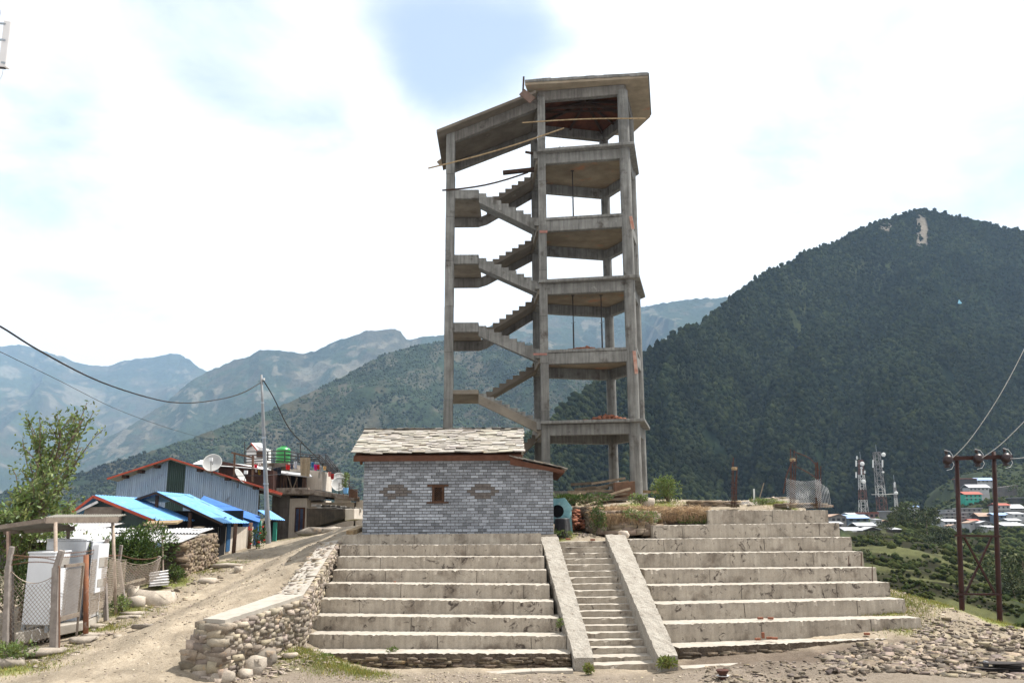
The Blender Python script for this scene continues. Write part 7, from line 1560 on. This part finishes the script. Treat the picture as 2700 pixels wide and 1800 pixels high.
c = P(2530,795,1010); o = MB().add([c+V(-2.5,0,-2.5),c+V(2.5,-1,-2.5),c+V(2,3,-2.5),c+V(0,1,3)],[(0,1,3),(1,2,3),(2,0,3),(0,2,1)]).build('prayer_hut', M('sky_blue_cloth',(.25,.5,.62),fine=0,bump=0), loc=tuple(c)); tag(o, 'tiny sky blue tent shaped shrine high on the forested mountain', 'shrine')
# ================================================================ middle distance trees
def midtree(px, py, Y, H, W_, label, tone=1.0, n=900):
    H *= .45; W_ *= .62; b_ = P(px,py,Y); b_.z = min(b_.z, gz(b_.x,b_.y))-.3; T = thing('tree', b_, label, 'tree', 'trees of the middle distance'); m = MB(); m.tube([b_-V(0,0,3),b_+V(rnd.uniform(-.5,.5),0,H*.5),b_+V(0,0,H*.85)], H*.035, 6, r2=H*.012); m.build('trunk', m_bark, T)
    k = 11; C_ = [(rnd.uniform(-.5,.5)*W_, rnd.uniform(-.5,.5)*W_, H*rnd.uniform(.4,.9), rnd.uniform(.22,.38)) for _ in range(k)]; pp = []
    for (x,y,z,s) in C_:
        u = rng.normal(0,1,(n//k,3)); u /= np.linalg.norm(u,axis=1)[:,None]; pp.append(u*rng.uniform(.5,1,(n//k,1))*np.array([W_,W_,H*.6])*s+np.array([b_.x+x,b_.y+y,b_.z+z]))
    leaves('crown', m_leafm, np.concatenate(pp), max(.25,H*.09), T, w=.7, lo=.6*tone, hi=1.4*tone)
m_leafm = M('far_leaves', (.030,.042,.016), (.05,.062,.022), .15, fine=0, attr=True, bump=0, rough=.9)
MT = [(2385,1352,300,16,13,'pale green tree crowning the near village ridge'),(2415,1365,280,15,14,'rounded tree right of the near village ridge crown',1.0),(2440,1375,270,14,12,'tree on the right shoulder of the village ridge'),(2460,1392,240,11,10,'darker tree lower on the right shoulder'),(2428,1405,230,7,8,'bush like tree above the terraces, centre'),(2400,1418,225,7,8,'dark bush tree at the top terrace edge'),(2338,1398,262,8,7,'round dark tree beside the near village huts'),(2300,1420,220,6,8,'small tree on the upper terraces at left'),(2258,1448,150,5,6,'tree touching the ends of the right tiers'),(2276,1480,120,3.5,4.5,'shrubby tree at the left of the terraces'),(2476,1400,250,10,9,'olive tree on the edge above the dark valley'),(2364,1372,290,10,8,'tree between the small mast and the ridge'),(2488,1420,230,9,9,'dark tree before the far village left end'),
 (2660,1478,150,12,13,'big bright green tree right of the pylon'),(2695,1470,140,12,12,'big green tree cut by the right picture edge'),(2675,1530,120,8,10,'dark tree low on the right slope'),(2508,1392,420,11,5,'slender dark tree by the left pylon leg'),(2526,1398,410,9,6,'second slender tree between the pylon legs'),(2590,1400,400,8,9,'bush between the pylon legs under the far village'),(2450,1350,330,10,9,'tree at the skyline gap left of the far village'),(2610,1345,540,12,10,'dark tree beside the turquoise house'),(2670,1268,600,18,16,'bare yellowish tree above the far village'),(2700,1300,560,14,12,'tree at the right edge above the far village'),(2530,1335,540,12,12,'dark tree left of the turquoise house')]
for q in MT: midtree(*q[:6], tone=(1.5 if 'green' in q[5] or 'yellow' in q[5] else 1.0), n=1500 if q[2] < 200 else 800)
_g = bpy.context.scene.objects['ground'].data; _vv = np.empty(len(_g.vertices)*3, dtype=np.float32); _g.vertices.foreach_get('co', _vv); _vv = _vv.reshape(-1,3)
_az = np.linspace(R(-46), R(46), 860); _rr = np.exp(np.linspace(math.log(4), math.log(1150), 760)); _Z = _vv[:,2].reshape(760,860)
def gsurf(x, y):
    a = np.arctan2(x,y); r = np.hypot(x,y); i = (a-_az[0])/(_az[1]-_az[0]); j = (np.log(r)-math.log(4))/(math.log(1150)-math.log(4))*759
    i0 = np.clip(i.astype(int),0,858); j0 = np.clip(j.astype(int),0,758); fi = i-i0; fj = j-j0
    return (_Z[j0,i0]*(1-fi)+_Z[j0,i0+1]*fi)*(1-fj)+(_Z[j0+1,i0]*(1-fi)+_Z[j0+1,i0+1]*fi)*fj
# scrub on the slopes of the middle distance
def scrub():
    n = 44000; az0, az1 = math.atan((2240-1350)/FPX)*.98, math.atan((2850-1350)/FPX)*1.03; az = rng.uniform(az0, az1, n); r = np.exp(rng.uniform(math.log(48), math.log(1100), n)); x = r*np.sin(az); y = r*np.cos(az)
    gp = bpy.context.scene.objects['ground']; 
    keep = fbm(x/18, y/18, 610) > .45; px, py = px_of(x, y, gz0(x,y)); tm = (px < 2580)&(r > 75)&(r < 300); keep &= (~tm)|(fbm(x/6, y/6, 620) > .66); keep &= ~((px > 2180)&(px < 2350)&(r > 245)&(r < 345)); x, y, r = x[keep], y[keep], r[keep]; n = len(x)
    s = (.35+.9*rng.random(n)**2)*np.clip(r/230, .33, 1.7)
    # rough growth along the edges of the terraced fields
    n4 = 26000; a4 = rng.uniform(az0, az1, n4); r4 = np.exp(rng.uniform(math.log(78), math.log(420), n4)); x4 = r4*np.sin(a4); y4 = r4*np.cos(a4); p4, _ = px_of(x4, y4, gz0(x4,y4))
    q4 = np.log(r4)*14.0+(fbm(x4*.035, y4*.035, 30)-.5)*2.4; f4 = q4-np.floor(q4); k4 = (f4 > .68)&(f4 < .96)&(rng.random(n4) < .25+.9*fbm(x4/5, y4/5, 640))&~((p4 > 2180)&(p4 < 2350)&(r4 > 245))
    x = np.r_[x, x4[k4]]; y = np.r_[y, y4[k4]]; s = np.r_[s, (.14+.36*rng.random(k4.sum())**2)*np.clip(r4[k4]/150, .6, 1.8)]; n = len(x)
    z = gsurf(x,y)
    iv, jf = ico(1); tm_ = []
    for k in range(5): rr = np.random.default_rng(40+k); tm_.append((iv*(1+rr.normal(0,.2,(len(iv),1))), jf))
    t = (A_([.028,.038,.015])*rng.uniform(.5,1.7,(n,1))+rng.random((n,1))*A_([.03,.025,.008]))
    o = scatter('scrub', tm_, np.stack([x,y,z+s*.3],-1), np.stack([s*1.1,s*1.1,s*.9],-1), rng.uniform(0,6,n), m_crown, tint=t, kind='stuff'); tag(o, 'patchy scrub over the terraced hillside below the villages', 'scrub')
scrub()
# ================================================================ loose stones, gravel and grass of the foreground
AT = [ang_t(s_) for s_ in range(200,209)]
def strew(name, regions, mat, label, cat, lo=.7, hi=1.5, flat=.5):
    pos,scl = [],[]
    for (poly, n, smin, smax) in regions:
        for _ in range(n):
            (a,b_,c_,d_) = poly; u, v = rnd.random(), rnd.random(); p0 = tuple(a[i]+(b_[i]-a[i])*u for i in range(3)); p1 = tuple(d_[i]+(c_[i]-d_[i])*u for i in range(3)); q = tuple(p0[i]+(p1[i]-p0[i])*v for i in range(3)); c = P(*q); pos.append((c.x,c.y)); scl.append(smin+(smax-smin)*rnd.random()**4.5)
    pos = np.array(pos); z = gsurf(pos[:,0],pos[:,1]); s = np.array(scl)*.78; n = len(s); sc = np.stack([s*rng.uniform(.8,1.6,n), s*rng.uniform(.6,1.1,n), s*rng.uniform(flat*.5,flat*1.2,n)],-1)
    t = rng.uniform(lo,hi,(n,1))*np.stack([np.ones(n),rng.uniform(.92,1,n),rng.uniform(.8,1.02,n)],-1)
    o = scatter(name, AT, np.stack([pos[:,0],pos[:,1],z+sc[:,2]*.2],-1), sc, rng.uniform(0,6.28,n), mat, tilt=rng.normal(0,.55,n), tint=t, kind='stuff'); tag(o, label, cat)
strew('rubble', [([(2150,1705,21.0),(2700,1700,23),(2760,1800,18.2),(2200,1800,18.5)],5200,.016,.17),([(2250,1700,21.6),(2640,1715,21.8),(2700,1760,20.0),(2280,1750,20.3)],1800,.025,.17),([(2440,1640,23.5),(2700,1700,23.6),(2700,1720,22.5),(2400,1680,22.2)],450,.03,.13),([(1850,1760,19.4),(2250,1750,19.8),(2300,1800,18),(1850,1800,18)],700,.015,.09)], m_rubble, 'heap of broken grey stone rubble at the lower right', 'rubble', lo=.4, hi=1.8, flat=.5)
strew('gravel', [([(600,1790,18.3),(1850,1775,19.3),(1950,1830,17.6),(600,1830,17.6)],2600,.008,.04),([(850,1745,19.5),(1500,1775,19.6),(1500,1800,18.4),(850,1790,18.4)],900,.01,.05)], m_gravel, 'small loose stones on the trodden ground before the terraces', 'gravel')
strew('road_stones', [([(250,1680,20.5),(560,1640,20.5),(480,1830,17.2),(-50,1830,17.2)],900,.006,.035),([(420,1560,25.2),(740,1520,24.5),(560,1660,20.3),(250,1650,21.5)],900,.01,.045),([(680,1430,36),(900,1400,30),(740,1530,24),(450,1540,27)],700,.012,.07),([(240,1640,21.8),(640,1460,31),(680,1470,30),(330,1680,20.5)],700,.015,.10),([(60,1720,19.3),(260,1650,21.6),(300,1670,21),(100,1770,18.3)],300,.02,.10)], m_gravel, 'loose stones scattered over the rising dirt road', 'stones')
strew('slope_stones', [([(600,1720,19.6),(850,1690,20.3),(900,1740,19.6),(600,1830,17.8)],900,.015,.09)], m_stone, 'small pale stones on the slope between wall and lowest tier', 'stones')
strew('mound_stones', [([(1880,1335,31.5),(2190,1340,30.5),(2190,1330,31),(1880,1325,32.5)],260,.03,.12),([(1450,1405,27.6),(1570,1408,27.3),(1570,1415,26.8),(1450,1420,26.8)],200,.02,.09)], m_stone, 'loose stones on the mound around the rebar posts', 'stones')
strew('bank_stones', [([(2260,1520,26),(2350,1545,25.4),(2640,1690,23.6),(2300,1680,22.4)],900,.01,.07)], m_stone, 'scattered stones on the grassy bank right of the tiers', 'stones')
def grass():
    pos = []
    B = [(60,1790,18.6,.8,900),(160,1700,19.9,.5,500),(290,1640,22,.6,700),(360,1600,23.6,.7,900),(460,1520,27,.8,900),(545,1500,28.6,.6,500),(600,1480,31,.8,500),(690,1444,36,1,500),(800,1412,44,1.5,600),(725,1572,22.0,.3,500),(870,1738,19.4,.7,2200),(800,1715,19.7,.5,1100),(960,1772,19.1,.5,1200),(2330,1580,24,.9,2600),(2290,1500,26,.7,1500),(2400,1600,24.3,.7,1600),(2360,1640,23.2,.7,1300),(2470,1620,24.6,.5,700),(1480,1410,27.1,.4,500),(2050,1332,30,.7,800),(1760,1328,31,.9,900),(2640,1690,24,.5,400),(1650,1330,30,1.0,900)]
    for (px,py,Y,w,n) in B:
        c = P(px,py,Y); pos.append(np.stack([rng.normal(c.x,w*.55,n),rng.normal(c.y,w*.55,n)],-1))
    p = np.concatenate(pos); n = len(p); z = gsurf(p[:,0],p[:,1]); b_ = np.stack([p[:,0],p[:,1],z-.01],-1); h = rng.uniform(.03,.11,(n,1)); a = rng.uniform(0,6.28,n); x = np.stack([np.cos(a),np.sin(a),0*a],-1)*.007; ln = np.stack([rng.normal(0,.4,n),rng.normal(0,.4,n),np.ones(n)],-1)*h
    v = np.stack([b_-x,b_+x,b_+ln*.6+x*.6,b_+ln],1); f = (np.array([(0,1,2,3)])[None]+(np.arange(n)*4)[:,None,None]).reshape(-1,4); t = rng.uniform(.6,1.5,(n,1))*np.stack([rng.uniform(.8,1.5,n),np.ones(n),rng.uniform(.7,1,n)],-1)
    o = mesh_np('grass', v.reshape(-1,3), f, m_grassb, tint=np.repeat(t,4,0)); tag(o, 'thin short grass along the road edges and banks', 'grass', kind='stuff')
grass()
# ---------------------------------------------------------------- the air
def haze():
    b = MB().box((-9500, -60, -620), (9500, 10500, 2500))
    m = bpy.data.materials.new('haze_air'); m.use_nodes = True; n = m.node_tree.nodes; n.remove(n['Principled BSDF'])
    v = n.new('ShaderNodeVolumePrincipled'); v.inputs['Color'].default_value = (.50, .72, 1, 1); v.inputs['Density'].default_value = 0.000058; v.inputs['Anisotropy'].default_value = 0.1
    m.node_tree.links.new(v.outputs[0], n['Material Output'].inputs['Volume'])
    o = b.build('haze', m); tag(o, kind='stuff')
haze()
